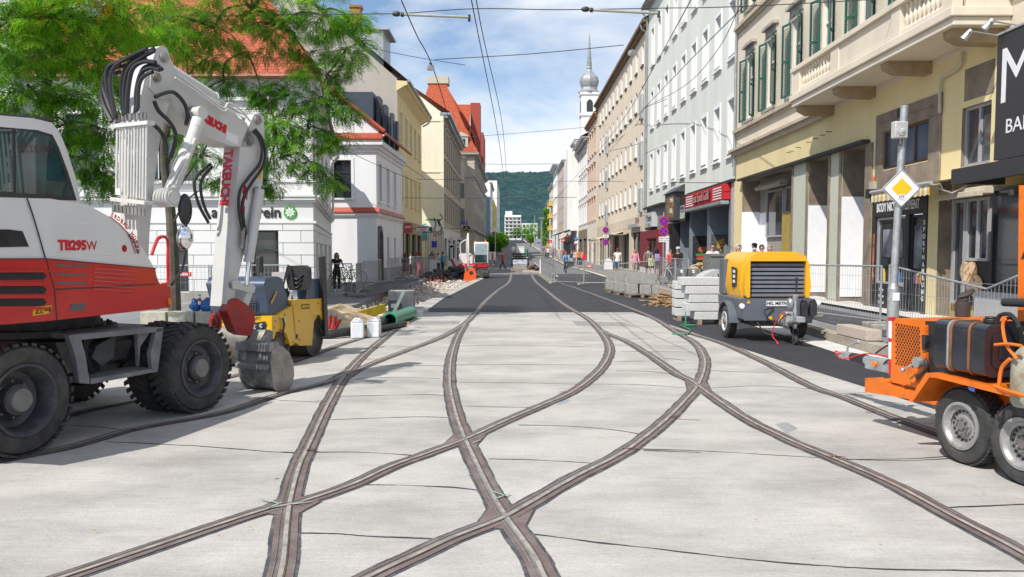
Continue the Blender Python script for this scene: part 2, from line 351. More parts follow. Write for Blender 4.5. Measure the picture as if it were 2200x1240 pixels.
# loose stones on the dug strip
def stones():
    m=MB()
    for i in range(1500):
        y=17+48*RND.random()**1.2; x=-5.0+RND.random()*(2.0+.02*y) if y>23 else -6+RND.random()*2.3
        s=.02+.05*RND.random()**2
        if y>40: s*=1.5
        M=Matrix.Rotation(RND.random()*6,3,'Z')@Matrix.Rotation(RND.random()*6,3,'X')
        m.ell((x,y,-.12+.08*RND.random()),(s,s*.8,s*.6),5,3,RND.randrange(2),M)
    o=m.build('gravel',[GRAV,pm('pale_stone',(.55,.52,.48),rough=.95,var=.2)],None,smooth=None); tag(o,'loose crushed stone scattered over the dug strip','gravel',None,'stuff')
stones()
# ---------------- rails ----------------
Z=lambda pts:[(600+x/1.8789,580+y/1.8789) for x,y in pts]
rails=[
 [(560,1400),(600,1250)]+Z([(20,1150),(40,960),(80,800),(130,690),(200,540),(270,425),(350,340),(440,265),(520,200),(620,130),(720,75),(850,20)])+[(1066,583),(1082,572),(1094,560)],
 [(-260,1075),(-60,1008),(0,992),(150,962),(290,923),(420,900),(500,882)]+Z([(0,505),(180,460),(270,425),(400,370),(520,325),(650,275),(740,225),(790,180),(830,130),(880,85),(930,45),(938,0)])+[(1100,570),(1102,560)],
 [(1262,1430),(1168,1240)]+Z([(1022,1150),(915,1000),(850,890),(790,770),(740,660),(710,570),(690,470),(690,390),(700,335),(722,270),(752,220)]),
 [(-120,1330),(150,1240),(370,1165),(560,1102)]+Z([(40,955),(100,940),(300,870),(450,800),(600,745),(760,685),(900,620),(1050,555),(1200,485),(1300,400),(1335,330),(1320,280),(1280,230),(1240,195),(1150,140),(1080,85),(1030,40),(1010,0)])+[(1130,570),(1126,560)],
 [(560,1365),(802,1240)]+Z([(550,1160),(700,1090),(900,1010),(1000,955),(1200,840),(1400,735),(1550,620),(1640,530),(1690,470)])+[(1514,793),(1512,765),(1492,737),(1451,713),(1398,681),(1318,649),(1239,620),(1201,607),(1170,590),(1150,576)],
 Z([(1296,245),(1330,262),(1400,290),(1500,350),(1600,420),(1660,450)])+[(1520,846),(1600,900),(1700,950),(1800,992),(1920,1045),(2040,1110),(2200,1195),(2500,1370)],
 [(1436,703),(1470,714),(1550,738),(1640,778),(1740,830),(1814,856),(1888,886),(1985,923),(2200,1000),(2500,1110)],
 [(-200,960),(0,932),(173,887),(306,859),(450,822),(560,795),(614,783),(676,762),(737,740),(790,724),(840,708)],
]
def ribbon(m, path, o0, o1, z, mi, wob=0.):
    n=len(path); pr=None
    for i,p in enumerate(path):
        d=(path[min(i+1,n-1)]-path[max(i-1,0)]).normalized(); s=Vector((d.y,-d.x,0))
        w=wob*(noise.noise(p*3.1)+.35*noise.noise(p*24)) if wob else 0.; w2=wob*(noise.noise(p*3.1+Vector((9,9,9)))+.35*noise.noise(p*23+Vector((5,5,5)))) if wob else 0.
        zz=z+zp(p.y)
        a=p+s*(o0-w); b=p+s*(o1+w2); a.z=zz; b.z=zz
        if pr: m.quad(pr[0],pr[1],b,a,mi)
        pr=(a,b)
RAILP=[]
for i,r in enumerate(rails):
    path=[G(*p) for p in r]; path=crom(path,26); RAILP.append(path)
    m=MB(); q=.0005*i
    ribbon(m,path,-.098,.092,.0055+q,0,.012)
    ribbon(m,path,-.074,.070,.0105+q,1,.003)
    ribbon(m,path,-.014,.013,.0160+q,3,.002)
    ribbon(m,path,.013,.024,.0157+q,4)
    ribbon(m,path,-.048,-.041,.0157+q,2); ribbon(m,path,-.027,-.014,.0155+q,2)
    o=m.build('tram_rail',[RAILE,RAILB,RAILS,GROOV,RAILD],None,smooth=None); struct(o,'steel grooved tram rail set in the street')
# filled wedges at the crossings
def hull(P):
    P=sorted(set(P)); 
    def half(P):
        h=[]
        for p in P:
            while len(h)>1 and (h[-1][0]-h[-2][0])*(p[1]-h[-2][1])-(h[-1][1]-h[-2][1])*(p[0]-h[-2][0])<=0: h.pop()
            h.append(p)
        return h[:-1]
    return half(P)+half(P[::-1])
CROSS=[]
for i in range(len(RAILP)):
    for j in range(i+1,len(RAILP)):
        hit=None
        for p,q in zip(RAILP[i],RAILP[i][1:]):
            if p.y>24: continue
            for r,t in zip(RAILP[j],RAILP[j][1:]):
                if abs(p.y-r.y)>1.5 or abs(p.x-r.x)>1.5: continue
                d1=q-p; d2=t-r; den=d1.x*d2.y-d1.y*d2.x
                if abs(den)<1e-9: continue
                u=((r.x-p.x)*d2.y-(r.y-p.y)*d2.x)/den; v=((r.x-p.x)*d1.y-(r.y-p.y)*d1.x)/den
                if 0<=u<=1 and 0<=v<=1: hit=(p+d1*u,d1.normalized(),d2.normalized())
        if hit: CROSS.append(hit)
def crossings():
    for k,(c,d1,d2) in enumerate(CROSS):
        P=[]; ang=abs(d1.x*d2.y-d1.y*d2.x); L=.125/max(ang,.25)+.05
        for d in (d1,d2):
            n_=Vector((d.y,-d.x,0))
            for s_ in (-1,1):
                for e in (-.074,.070): q=c+d*L*s_+n_*e; P.append((round(q.x,4),round(q.y,4)))
        h=hull(P); m=MB(); m.add([(x,y,.0100-.0002*k) for x,y in h],[tuple(range(len(h)))],1); g_=[(c.x+(x-c.x)*1.10,c.y+(y-c.y)*1.06) for x,y in h]; m.add([(x,y,.0052-.0001*k) for x,y in g_],[tuple(range(len(g_)))],0)
        struct(m.build('rail_crossing',[RAILE,RAILB],None,smooth=None),'brown fill where two tram rails cross')
crossings()
# joints in the slab
jl=[Z(p) for p in (
 [(65,1066),(200,1068),(400,1078),(600,1088),(655,1095)],[(330,870),(500,872),(700,880),(805,893)],[(150,738),(300,738),(460,745),(545,752)],
 [(845,765),(1000,768),(1150,775),(1270,783)],[(965,628),(1150,632),(1330,645),(1455,665)],[(195,608),(380,600),(560,595),(680,598)],[(240,512),(420,508),(600,505),(668,510)],
 [(750,552),(900,555),(1050,557)],[(725,455),(950,457),(1180,462),(1300,462)],[(720,384),(900,383),(1100,383),(1280,387)],[(735,308),(900,305),(1100,307),(1310,315)],[(735,252),(900,246),(1100,250),(1290,258)],
 [(300,440),(480,435),(650,440)],[(390,388),(530,388),(665,387)],[(1360,408),(1500,412),(1610,425)],[(1300,462),(1480,466),(1640,478)],[(1350,370),(1480,370)],[(1380,330),(1520,330),(1670,333)],
 [(470,310),(600,312),(690,315)],[(560,255),(640,252),(720,262)],[(0,737),(60,738)],[(0,528),(150,535)],[(1470,730),(1600,735),(1700,740)],[(1590,605),(1700,608)])]
jl+=[[(230,950),(400,958),(560,970),(640,975)],[(1360,965),(1550,972),(1750,984),(1960,990),(2200,975)],[(1810,988),(1990,985),(2200,968)],[(1520,835),(1640,830),(1760,838)],[(2040,1092),(2200,1085),(2400,1080)],[(160,915),(230,920),(290,928)],
 [(1490,795),(1600,800),(1690,800)],[(1430,770),(1470,775)],[(600,1030),(590,1030)],[(1145,1150),(1400,1180),(1800,1220),(2300,1230)],[(60,1250),(300,1262),(560,1275)],[(630,1300),(700,1305)]]
m=MB()
for j in jl:
    path=crom([G(*p) for p in j],26); path=[p+Vector((0,.008*noise.noise(p*2.3)+.005*noise.noise(p*9),0)) for p in path]; [ribbon(m,path[i:i+2],-(.007+.0007*path[i].y),.007+.0007*path[i].y,.0045,0,.012) for i in range(len(path)-1)]
# cross joints of the narrow slabs along the right edge
for k in range(22):
    y=4+k*.9; x1=5.05-(y-4)*.075 if y<9.6 else 4.66-(y-9.6)*.083
    rp=min(RAILP[6],key=lambda p:abs(p.y-y)).x if y<19.5 else 3.1
    if x1-rp>.15:
        ribbon(m,[Vector((rp+.13,y-.1,0)),Vector((x1,y+.05,0))],-.006,.006,.0045,0)
pth=[Vector((5.05,4,0)),Vector((4.66,9.6,0)),Vector((4.05,16,0)),Vector((3.52,23.3,0))]
ribbon(m,pth,-.012,.004,.0047,0)
struct(m.build('slab_joint',[JOINT],None,smooth=None),'dark sealed joints between the concrete slabs')
# rough dark strips and painted marks
m=MB()
for a in ([(1228,690),(1345,694),(1365,702),(1240,700)],[(878,690),(990,690),(985,697),(872,698)],[(905,668),(925,668),(912,674),(895,674)]):
    m.add([G(x,y)+Vector((0,0,.0062)) for x,y in a],[(3,2,1,0)])
struct(m.build('drain_grate',[pm('rough_grey_strip',(.24,.235,.235),rough=.9,var=.35,scale=9,dirt=.5,dcol=(.36,.35,.34),dscale=6,dsharp=.2)],None,smooth=None),'dark grate strip set across the slab')
m=MB()
for a in ([(1190,862),(1215,856),(1228,862),(1200,872)],[(1665,912),(1690,908),(1715,922),(1690,932)]):
    m.add([G(x,y)+Vector((0,0,.0052)) for x,y in a],[(3,2,1,0)])
struct(m.build('drain_cover',[pm('cover_steel',(.42,.43,.44),rough=.5,metal=.5,var=.2,scale=30)],None,smooth=None),'small steel drain cover in the slab')
PINK=pm('pink_spray',(.50,.18,.19),rough=.9,var=.3,scale=40,dirt=.4,dcol=(.4,.3,.28),dscale=20)
m=MB()
def mark(px,py,w,h,ang=0.):
    c=G(px,py); n=7
    for k in range(n):
        t=(k/(n-1)-.5)*w; x=c.x+t*math.cos(ang); y=c.y+t*math.sin(ang)
        m.add([(x-.02,y-h,.0215),(x+.02,y-h*.6,.0215),(x+.022,y+h,.0215),(x-.018,y+h*.7,.0215)],[(0,1,2,3)])
for px,py,w_,a in ((712,835,.25,0),(690,865,.22,0),(1235,835,.3,.8),(1352,968,.25,0),(1450,900,.18,0),(1800,986,.2,0),(290,925,.3,0),(670,972,.12,0),(1208,845,.2,.7),(1870,888,.15,0),(975,822,.12,0),(580,860,.2,.2)):
    mark(px,py,w_*.55,.013,a)
struct(m.build('spray_mark',[PINK],None,smooth=None),'faded pink spray marks across the rails')
m=MB()
TURQ=pm('green_chalk',(.27,.38,.32),rough=.9,var=.3,scale=30)
for a,b in (((560,1078),(600,1088)),((572,1100),(604,1086)),((628,1090),(668,1084)),((1058,1062),(1090,1072)),((1064,1078),(1096,1066)),((1016,956),(1032,950))):
    ribbon(m,[G(*a),G(*b)],-.008,.008,.0222,0)
struct(m.build('chalk_mark',[TURQ],None,smooth=None),'green survey chalk marks on a rail crossing')
# white lane lines further up
m=MB()
for k in range(9):
    y=58+k*6; x=3.4-.004*y
    m.add([(x-.07,y,zp(y)+.012),(x+.07,y,zp(y)+.012),(x+.07,y+2.6,zp(y+2.6)+.012),(x-.07,y+2.6,zp(y+2.6)+.012)],[(0,1,2,3)])
for y in (63.2,66.5,78,92):
    m.add([(-2.2,y,zp(y)+.012),(3.2,y,zp(y)+.012),(3.2,y+.25,zp(y+.25)+.012),(-2.2,y+.25,zp(y+.25)+.012)],[(0,1,2,3)])
for (x,y) in ((-2.3,74),(-2.3,80),(-2.3,86),(-2.2,100),(-2.2,112)):
    m.add([(x-.08,y,zp(y)+.012),(x+.08,y,zp(y)+.012),(x+.08,y+3,zp(y+3)+.012),(x-.08,y+3,zp(y+3)+.012)],[(0,1,2,3)])
struct(m.build('lane_marking',[PAINTW],None,smooth=None),'worn white lane markings further up the street')
# fallen leaves
m=MB(); LEAFY=pm('fallen_leaf',(.45,.25,.05),rough=.7,var=.4,scale=30)
for k in range(45):
    px=RND.uniform(0,2200); py=RND.uniform(720,1240); c=G(px,py); a=RND.random()*6; s=RND.uniform(.006,.014)
    if abs(c.x)>5: continue
    d=Vector((math.cos(a),math.sin(a),0))*s; e=Vector((-d.y,d.x,0))*.5; c.z=.024
    m.add([c-d,c+e+Vector((0,0,.004)),c+d,c-e],[(0,1,2,3)])
tag(m.build('fallen_leaves',[LEAFY],None,smooth=None),'small fallen leaves scattered on the pale slab','leaves',None,'stuff')
# hill
def hill():
    m=MB(); nx,ny=260,90
    for j in range(ny+1):
        t=j/ny; y=620+t*900
        for i in range(nx+1):
            x=-420+840*i/nx
            ridge=122*(1+.10*noise.noise(Vector((x*.006,0,5)))+.03*noise.noise(Vector((x*.03,0,2))))-.00028*(x-10)**2
            h=ridge*(math.sin(min(1,t*1.05)*PI/2)**1.1)
            h+=5*noise.noise(Vector((x*.05,y*.03,0)))+4.0*noise.noise(Vector((x*.16,y*.09,3)))*(t>.02)+2.6*noise.noise(Vector((x*.4,y*.2,7)))
            m.v.append((x,y,max(h,0)+zp(329)-1))
    for j in range(ny):
        for i in range(nx):
            a=j*(nx+1)+i; m.f.append((a,a+1,a+nx+2,a+nx+1)); m.m.append(0)
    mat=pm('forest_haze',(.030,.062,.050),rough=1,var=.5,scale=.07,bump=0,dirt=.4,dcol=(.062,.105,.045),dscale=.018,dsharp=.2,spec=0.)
    nt,N,L,b=nodes_of(mat); b.inputs['Emission Color'].default_value=(.035,.078,.125,1); b.inputs['Emission Strength'].default_value=.65  # faint blue glow paints the distance haze into the forest material
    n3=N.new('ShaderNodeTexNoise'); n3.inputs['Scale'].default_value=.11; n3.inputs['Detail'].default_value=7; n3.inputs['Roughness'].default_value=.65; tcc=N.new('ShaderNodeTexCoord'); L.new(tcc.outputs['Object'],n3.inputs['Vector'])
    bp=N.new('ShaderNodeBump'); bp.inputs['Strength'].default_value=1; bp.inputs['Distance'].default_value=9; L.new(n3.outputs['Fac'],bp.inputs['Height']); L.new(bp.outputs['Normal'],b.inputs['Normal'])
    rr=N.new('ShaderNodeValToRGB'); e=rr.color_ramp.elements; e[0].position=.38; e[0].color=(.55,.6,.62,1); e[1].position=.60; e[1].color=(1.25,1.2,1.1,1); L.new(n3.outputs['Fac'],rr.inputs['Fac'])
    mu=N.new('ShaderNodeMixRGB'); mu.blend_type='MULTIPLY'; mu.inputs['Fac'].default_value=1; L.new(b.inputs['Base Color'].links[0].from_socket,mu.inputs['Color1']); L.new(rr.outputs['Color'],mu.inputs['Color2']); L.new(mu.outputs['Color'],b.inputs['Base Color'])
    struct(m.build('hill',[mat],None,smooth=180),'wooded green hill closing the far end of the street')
hill()
# ---------------- building materials ----------------
def plaster(name,col,**k):
    a=dict(rough=.9,var=.07,scale=.9,bump=.15,bscale=50,dirt=.34,dcol=tuple(c*.68 for c in col),dscale=1.1,dsharp=.45,stretch=(1,1,.22)); a.update(k)
    return pm(name,col,**a)
GLASS=pm('window_glass',(.025,.032,.038),rough=.06,var=.5,scale=.8,spec=.9)
def curtain(m):
    nt,N,L,b=nodes_of(m); oi=N.new('ShaderNodeObjectInfo'); r=N.new('ShaderNodeValToRGB'); r.color_ramp.interpolation='CONSTANT'; e=r.color_ramp.elements; e[0].color=(.018,.024,.03,1); e[1].position=.55; e[1].color=(.07,.075,.08,1)
    for p_,c in ((.75,(.17,.165,.155,1)),(.9,(.33,.32,.30,1))): q=e.new(p_); q.color=c
    L.new(oi.outputs['Random'],r.inputs['Fac']); mx=N.new('ShaderNodeMixRGB'); mx.inputs['Fac'].default_value=.75; L.new(b.inputs['Base Color'].links[0].from_socket,mx.inputs['Color1']); L.new(r.outputs['Color'],mx.inputs['Color2']); L.new(mx.outputs['Color'],b.inputs['Base Color'])
curtain(GLASS)
GLASSB=pm('shop_glass',(.035,.04,.045),rough=.05,var=.7,scale=1.2,spec=.9)
FRAMEW=pm('white_frame',(.72,.72,.70),rough=.5,var=.05)
FRAMED=pm('dark_frame',(.03,.042,.045),rough=.4,var=.1)
FRAMEG=pm('grey_frame',(.42,.42,.43),rough=.45,metal=.2,var=.1)
FRAMEB=pm('brown_frame',(.10,.055,.035),rough=.6,var=.2)
ZINC=pm('zinc_sheet',(.36,.38,.39),rough=.45,metal=.5,var=.2,scale=3)
def tiles(name,c1,c2,sc=(3.2,3.0)):
    m=bpy.data.materials.new(name); m.use_nodes=True; nt,N,L,b=nodes_of(m)
    uv=N.new('ShaderNodeTexCoord'); mp=N.new('ShaderNodeMapping'); mp.inputs['Scale'].default_value=(sc[0],sc[1],1); L.new(uv.outputs['UV'],mp.inputs['Vector'])
    br=N.new('ShaderNodeTexBrick'); br.inputs['Scale'].default_value=1; br.inputs['Color1'].default_value=c1+(1,); br.inputs['Color2'].default_value=c2+(1,); br.inputs['Mortar'].default_value=tuple(c*.42 for c in c1)+(1,)
    br.inputs['Mortar Size'].default_value=.045; br.inputs['Brick Width'].default_value=.55; br.inputs['Row Height'].default_value=.5; br.inputs['Mortar Smooth'].default_value=.6
    L.new(mp.outputs['Vector'],br.inputs['Vector'])
    n=N.new('ShaderNodeTexNoise'); n.inputs['Scale'].default_value=1.7; n.inputs['Detail'].default_value=8; L.new(mp.outputs['Vector'],n.inputs['Vector'])
    r=N.new('ShaderNodeValToRGB'); e=r.color_ramp.elements; e[0].position=.3; e[0].color=(.68,.66,.66,1); e[1].position=.7; e[1].color=(1.15,1.12,1.1,1); L.new(n.outputs['Fac'],r.inputs['Fac'])
    mu=N.new('ShaderNodeMixRGB'); mu.blend_type='MULTIPLY'; mu.inputs['Fac'].default_value=1; L.new(br.outputs['Color'],mu.inputs['Color1']); L.new(r.outputs['Color'],mu.inputs['Color2'])
    L.new(mu.outputs['Color'],b.inputs['Base Color']); b.inputs['Roughness'].default_value=.8
    bp=N.new('ShaderNodeBump'); bp.inputs['Strength'].default_value=.6; bp.inputs['Distance'].default_value=.03; L.new(br.outputs['Fac'],bp.inputs['Height']); bp.invert=True; L.new(bp.outputs['Normal'],b.inputs['Normal'])
    return m
TILE=tiles('orange_roof_tile',(.50,.115,.05),(.38,.078,.036))
TILEF=tiles('far_roof_tile',(.50,.10,.035),(.42,.08,.03),(2.2,2.2))
TILED=tiles('brown_roof_tile',(.16,.085,.06),(.13,.07,.05))
REDM=pm('red_sheet_metal',(.36,.065,.03),rough=.5,var=.15,scale=2)
# ---------------- building helpers ----------------
def FM(x,y,ang,z=0.): return Matrix.Translation((x,y,z))@Matrix.Rotation(ang,4,'Z')
def facade(m, M, L, H, ops, d=.2, mi=0, rmi=None, z0=0.):
    """wall in the local x-z plane of M (y points into the building) with recessed openings (u0,u1,z0,z1[,depth])"""
    us=sorted(set([0,L]+[c for o in ops for c in o[:2]])); zs=sorted(set([z0,H]+[c for o in ops for c in o[2:4]]))
    def P(u,y,z): return M@Vector((u,y,z))
    for i in range(len(us)-1):
        if us[i+1]-us[i]<1e-5: continue
        for j in range(len(zs)-1):
            if zs[j+1]-zs[j]<1e-5: continue
            cu,cz=(us[i]+us[i+1])/2,(zs[j]+zs[j+1])/2
            if any(o[0]<cu<o[1] and o[2]<cz<o[3] for o in ops): continue
            m.quad(P(us[i],0,zs[j]),P(us[i+1],0,zs[j]),P(us[i+1],0,zs[j+1]),P(us[i],0,zs[j+1]),mi)
    r=mi if rmi is None else rmi
    for o in ops:
        a,b,c,e=o[:4]; q=o[4] if len(o)>4 else d
        m.quad(P(a,0,c),P(a,q,c),P(a,q,e),P(a,0,e),r); m.quad(P(b,0,c),P(b,0,e),P(b,q,e),P(b,q,c),r)
        m.quad(P(a,0,e),P(a,q,e),P(b,q,e),P(b,0,e),r); m.quad(P(a,0,c),P(b,0,c),P(b,q,c),P(a,q,c),r)
_WM={}
def win_mesh(w,h,style,fr,gl):
    k=(round(w,2),round(h,2),style,fr.name,gl.name)
    if k in _WM: return _WM[k]
    m=MB(); t=.06
    m.bx(0,t,-.05,.02,0,h); m.bx(w-t,w,-.05,.02,0,h); m.bx(t,w-t,-.05,.02,0,t); m.bx(t,w-t,-.05,.02,h-t,h)
    if style in('cross','two'): m.bx(w/2-.035,w/2+.035,-.045,.02,t,h-t)
    if style in('cross','tee'): 
        zt=h*.68; m.bx(t,w-t,-.048,.018,zt-.035,zt+.035)
    if style=='three':
        for q in (1/3,2/3): m.bx(w*q-.03,w*q+.03,-.045,.02,t,h-t)
    p=MB(); p.quad((t*.5,.0,t*.5),(w-t*.5,.0,t*.5),(w-t*.5,.0,h-t*.5),(t*.5,.0,h-t*.5))
    r=(m.mesh('window',fr),p.mesh('pane',gl)); _WM[k]=r; return r
def put(name, me, parent, M):
    o=bpy.data.objects.new(name,me); COL.objects.link(o); o.parent=parent; o.matrix_local=M; return o
_SM={}
def windows(root, M, ops, d=.2, style='cross', fr=None, gl=None, pane=True, sur=None):
    fr=fr or FRAMEW; gl=gl or GLASS
    for o in ops:
        q=o[4] if len(o)>4 else d
        a,b=win_mesh(o[1]-o[0],o[3]-o[2],style,fr,gl)
        w=put('window',a,root,M@Matrix.Translation((o[0],q-.02,o[2])))
        if pane: put('pane',b,w,Matrix.Identity(4))
        if sur:
            mat_,t,pr,si,ho=sur; k=(round(o[1]-o[0],2),round(o[3]-o[2],2),q)+(mat_.name,t,pr,si,ho)
            if k not in _SM:
                sm=MB(); trim(sm,Matrix.Translation((0,-q+.02,0)),(0,o[1]-o[0],0,o[3]-o[2]),t,pr,si,ho); _SM[k]=sm.mesh('surround',mat_)
            put('surround',_SM[k],w,Matrix.Identity(4))
def trim(m, M, o, t=.12, pr=.03, sill=True, hood=False, mi=0):
    a,b,c,e=o[:4]
    f=lambda x0,x1,y0,y1,z0,z1: m.bx(x0,x1,y0,y1,z0,z1,mi,M)
    f(a-t,a-.002,-pr,.05,c,e); f(b+.002,b+t,-pr,.05,c,e); f(a-t,b+t,-pr-.002,.05,e+.002,e+t)
    if sill: f(a-t-.03,b+t+.03,-pr-.08,.05,c-.10,c-.002)
    if hood: f(a-t-.08,b+t+.08,-.2,.05,e+t+.25,e+t+.36); f(a-t,b+t,-.07,.05,e+t+.002,e+t+.249); 
def grid_ops(us, w, zs, h): return [(u-w/2,u+w/2,z,z+h) for z in zs for u in us]
def roof_quad(m, pts, mi=0):
    """adds a roof face with uv in metres (u along first edge, v up the slope)"""
    pts=[Vector(p) for p in pts]; n=(pts[1]-pts[0]).cross(pts[-1]-pts[0]).normalized(); u=Vector((-n.y,n.x,0)); 
    u=u.normalized() if u.length>1e-4 else Vector((1,0,0)); v=n.cross(u)
    if m.uv is None: m.uv=[]
    m.uv.append([( (p-pts[0]).dot(u),(p-pts[0]).dot(v)) for p in pts])
    m.add(pts,[tuple(range(len(pts)))],mi)
def pipe(root, pts, r=.05, mat=None):
    m=MB(); m.tube(pts,r,8); return m.build('downpipe',mat or ZINC,root)
# =====================================================================
# right: pale yellow house with balcony
# =====================================================================
CREAM=plaster('cream_plaster',(.70,.62,.50)); YELP=plaster('yellow_plaster',(.74,.62,.34),dirt=.3,dcol=(.42,.35,.22))
STONE=pm('brown_stone',(.235,.19,.145),rough=.8,var=.25,scale=2.5,bump=.2,dirt=.3,dcol=(.15,.12,.10),dscale=2)
PALEG=pm('pale_green_panel',(.52,.54,.44),rough=.6,var=.06); BOARD=pm('white_board',(.84,.85,.87),rough=.6,var=.03)
LEDGE=pm('black_ledge',(.03,.03,.032),rough=.6,var=.2); GREENS=pm('green_shutter',(.018,.105,.075),rough=.55,var=.15,scale=12)
YF=35.5
def U(px,X=XR): return YF-X*F/(px-CX)
RB=thing('town_house','cream and yellow town house with green shutters and a stone balcony','building',(XR,YF,0),-PI/2)
I4=Matrix.Identity(4)
cols=[YF-y for y in (33.4,30.75,28.05,25.35,22.6,19.9,17.2,14.5)]
up_ops=grid_ops(cols,1.0,(6.95,11.3),2.45)
m=MB(); facade(m,I4,27,16.5,up_ops,.16,z0=5.86); m.bx(.002,27,.3,12,16.45,16.5); m.quad((0,0,5.86),(0,0,16.5),(0,12,16.5),(0,12,5.86)); m.quad((27,0,0),(27,12,0),(27,12,16.5),(27,0,16.5))
m.build('wall',CREAM,RB,smooth=None)
GST=pm('grey_stone_trim',(.40,.37,.32),rough=.85,var=.2,dirt=.3,dcol=(.2,.18,.16))
windows(RB,I4,up_ops,.16,sur=(GST,.14,.04,True,True))
# ground floor
g_ops=[(1.1,YF-28.25,.2,4.6,.75),(YF-26.7,YF-25.,.2,4.6,.75),(YF-24.,YF-22.4,.2,4.6,.75),(U(1872),U(1990),.3,3.2,.12),(YF-21.4,YF-19.05,3.8,4.75,.10),(U(2056),U(2118),3.5,4.72,.14),(U(2012),27,.35,3.3,.30)]
m=MB(); facade(m,I4,27,5.86,g_ops,.2,rmi=1); m.build('ground_wall',[YELP,STONE],RB,smooth=None)
m=MB()
for z0_,z1_,p_ in ((10.75,10.85,.10),(10.85,11.0,.18),(6.55,6.65,.08),(6.65,6.78,.16)): m.bx(.004,27,-p_,.02,z0_,z1_)
m.bx(-.25,YF-25.3,-.28,.02,5.88,5.98); m.bx(-.12,YF-25.3,-.16,.02,5.72,5.88)
m.build('string_course',pm('sand_trim',(.50,.43,.33),rough=.85,var=.12,dirt=.3,dcol=(.25,.21,.16)),RB,smooth=None,each=True)
# shutters: slatted leaf, copied
def shutter_mesh():
    m=MB(); w,h=.5,2.45
    m.bx(0,.06,-.02,.02,0,h); m.bx(w-.06,w,-.02,.02,0,h)
    for z in (0,h*.48,h-.07): m.bx(.06,w-.06,-.02,.02,z,z+.07)
    z=.1
    while z<h-.1:
        m.box((w/2,0,z),(w-.12,.04,.012),rx=rad(-35)); z+=.055
    return m.mesh('shutter',GREENS)
shm=shutter_mesh()
for o in up_ops:
    put('shutter',shm,RB,Matrix.Translation((o[0]-.03,-.05,o[2]))@Matrix.Rotation(rad(180+16),4,'Z'))
    put('shutter',shm,RB,Matrix.Translation((o[1]+.03,-.05,o[2]))@Matrix.Rotation(rad(-34),4,'Z'))
# balcony
XB=1.1; ya,yb=YF-25.2,YF-16.06
m=MB(); m.bx(ya,yb,-XB,.0,6.0,6.16); m.bx(ya-.06,yb+.06,-XB-.06,.0,6.16,6.34); m.build('balcony_slab',CREAM,RB,smooth=None,bevel=.02)
m=MB()
for c in (24.9,22.1,19.2,16.45): 
    u=YF-c; m.prism([(-XB+.1,6.0),(0,6.0),(0,5.72),(-XB+.35,5.74),(-XB+.12,5.86)],(u-.18,0,0),(0,1,0),(0,0,1),(.36,0,0))
m.build('balcony_bracket',pm('bracket_plaster',(.34,.25,.15),rough=.85,var=.15),RB,smooth=None,bevel=.015,each=True)
m=MB(); seg=[(25.14,24.55,1),(22.2,21.65,1),(21.65,18.7,2),(18.7,18.25,1),(16.5,16.1,1)]
for a,b,k in seg:
    if k==1: m.bx(YF-a,YF-b,-XB,-XB+.2,6.342,7.12)
    else: m.bx(YF-a+.002,YF-b-.002,-XB+.03,-XB+.17,6.342,7.0)
m.bx(ya-.03,yb+.03,-XB-.05,-XB+.25,7.0,7.13); m.bx(ya+.06,yb-.06,-XB+.02,-XB+.18,6.345,6.46)
m.bx(yb-.2,yb-.001,-XB+.252,0,6.342,7.12); m.bx(ya+.001,ya+.2,-XB+.252,0,6.342,7.12)
m.build('balcony_parapet',CREAM,RB,smooth=None,bevel=.01)
bl=MB(); bl.lathe([(.055,0),(.055,.03),(.03,.06),(.065,.16),(.07,.2),(.03,.34),(.028,.40),(.055,.47),(.055,.52)],(0,0,0),(0,0,1),10); blm=bl.mesh('baluster',CREAM,40)
for a,b,n in ((24.5,22.25,10),(18.2,16.55,9)):
    for i in range(n): put('baluster',blm,RB,Matrix.Translation((YF-(a+(b-a)*(i+.5)/n),-XB+.1,6.465)))
# shop bays
m=MB()
m.prism([(1.0,4.6),(YF-22.2,4.6),(YF-22.2,4.68),(1.0,4.68)],(0,-.22,0),(1,0,0),(0,0,1),(0,.23,0)); m.build('ledge',LEDGE,RB,smooth=None)
m=MB()
for a,b in ((YF-28.25+.02,YF-26.7-.02),(YF-25+.02,YF-24-.02)):
    m.bx(a+.14,b-.14,-.02,.01,.35,4.58,0); m.bx(a,a+.138,-.05,.01,.35,4.58,1); m.bx(b-.138,b,-.05,.01,.35,4.58,1)
m.bx(YF-22.38,YF-21.98,-.05,.01,.35,4.58,1)
m.build('pier_panel',[PALEG,STONE],RB,smooth=None,each=True)
m=MB()
for u,zt in ((1.1,3.35),(YF-26.7,3.2),(YF-24.,3.3)): m.bx(u+.003,u+.025,-.01,.74,.45,zt)
m.bx(1.14,2.2,.70,.735,.45,3.3)
m.build('white_board',BOARD,RB,smooth=None,each=True)
m=MB(); m.bx(1.1,YF-28.25,.72,.76,.2,4.6,0); m.bx(YF-26.7,YF-25.,.72,.76,.2,4.6,0); m.bx(YF-24.,YF-22.4,.72,.76,.2,4.6,0); m.build('shop_back',pm('dull_backing',(.30,.28,.24),rough=.8),RB,smooth=None,each=True)
w2=[(2.25,4.3,2.3,4.1,.70),(4.5,5.6,2.3,4.1,.70)]; windows(RB,I4,w2,.7,'one',FRAMEG,GLASSB)
YDOOR=pm('ochre_door',(.36,.26,.06),rough=.45,var=.15)
m=MB(); m.bx(4.4,5.9,.60,.70,.4,3.2); m.bx(4.46,5.1,.56,.60,.45,3.1); m.bx(5.16,5.84,.56,.60,.45,3.1); m.build('door',YDOOR,RB,smooth=None,bevel=.01,each=True)
m=MB(); m.bx(2.2,5.2,.30,.5,4.15,4.35); m.cyl((2.2,.25,4.2),(5.2,.25,4.2),.08,n=10)
m.build('rolled_awning',pm('old_awning',(.36,.33,.28),rough=.9,var=.3,scale=12),RB)
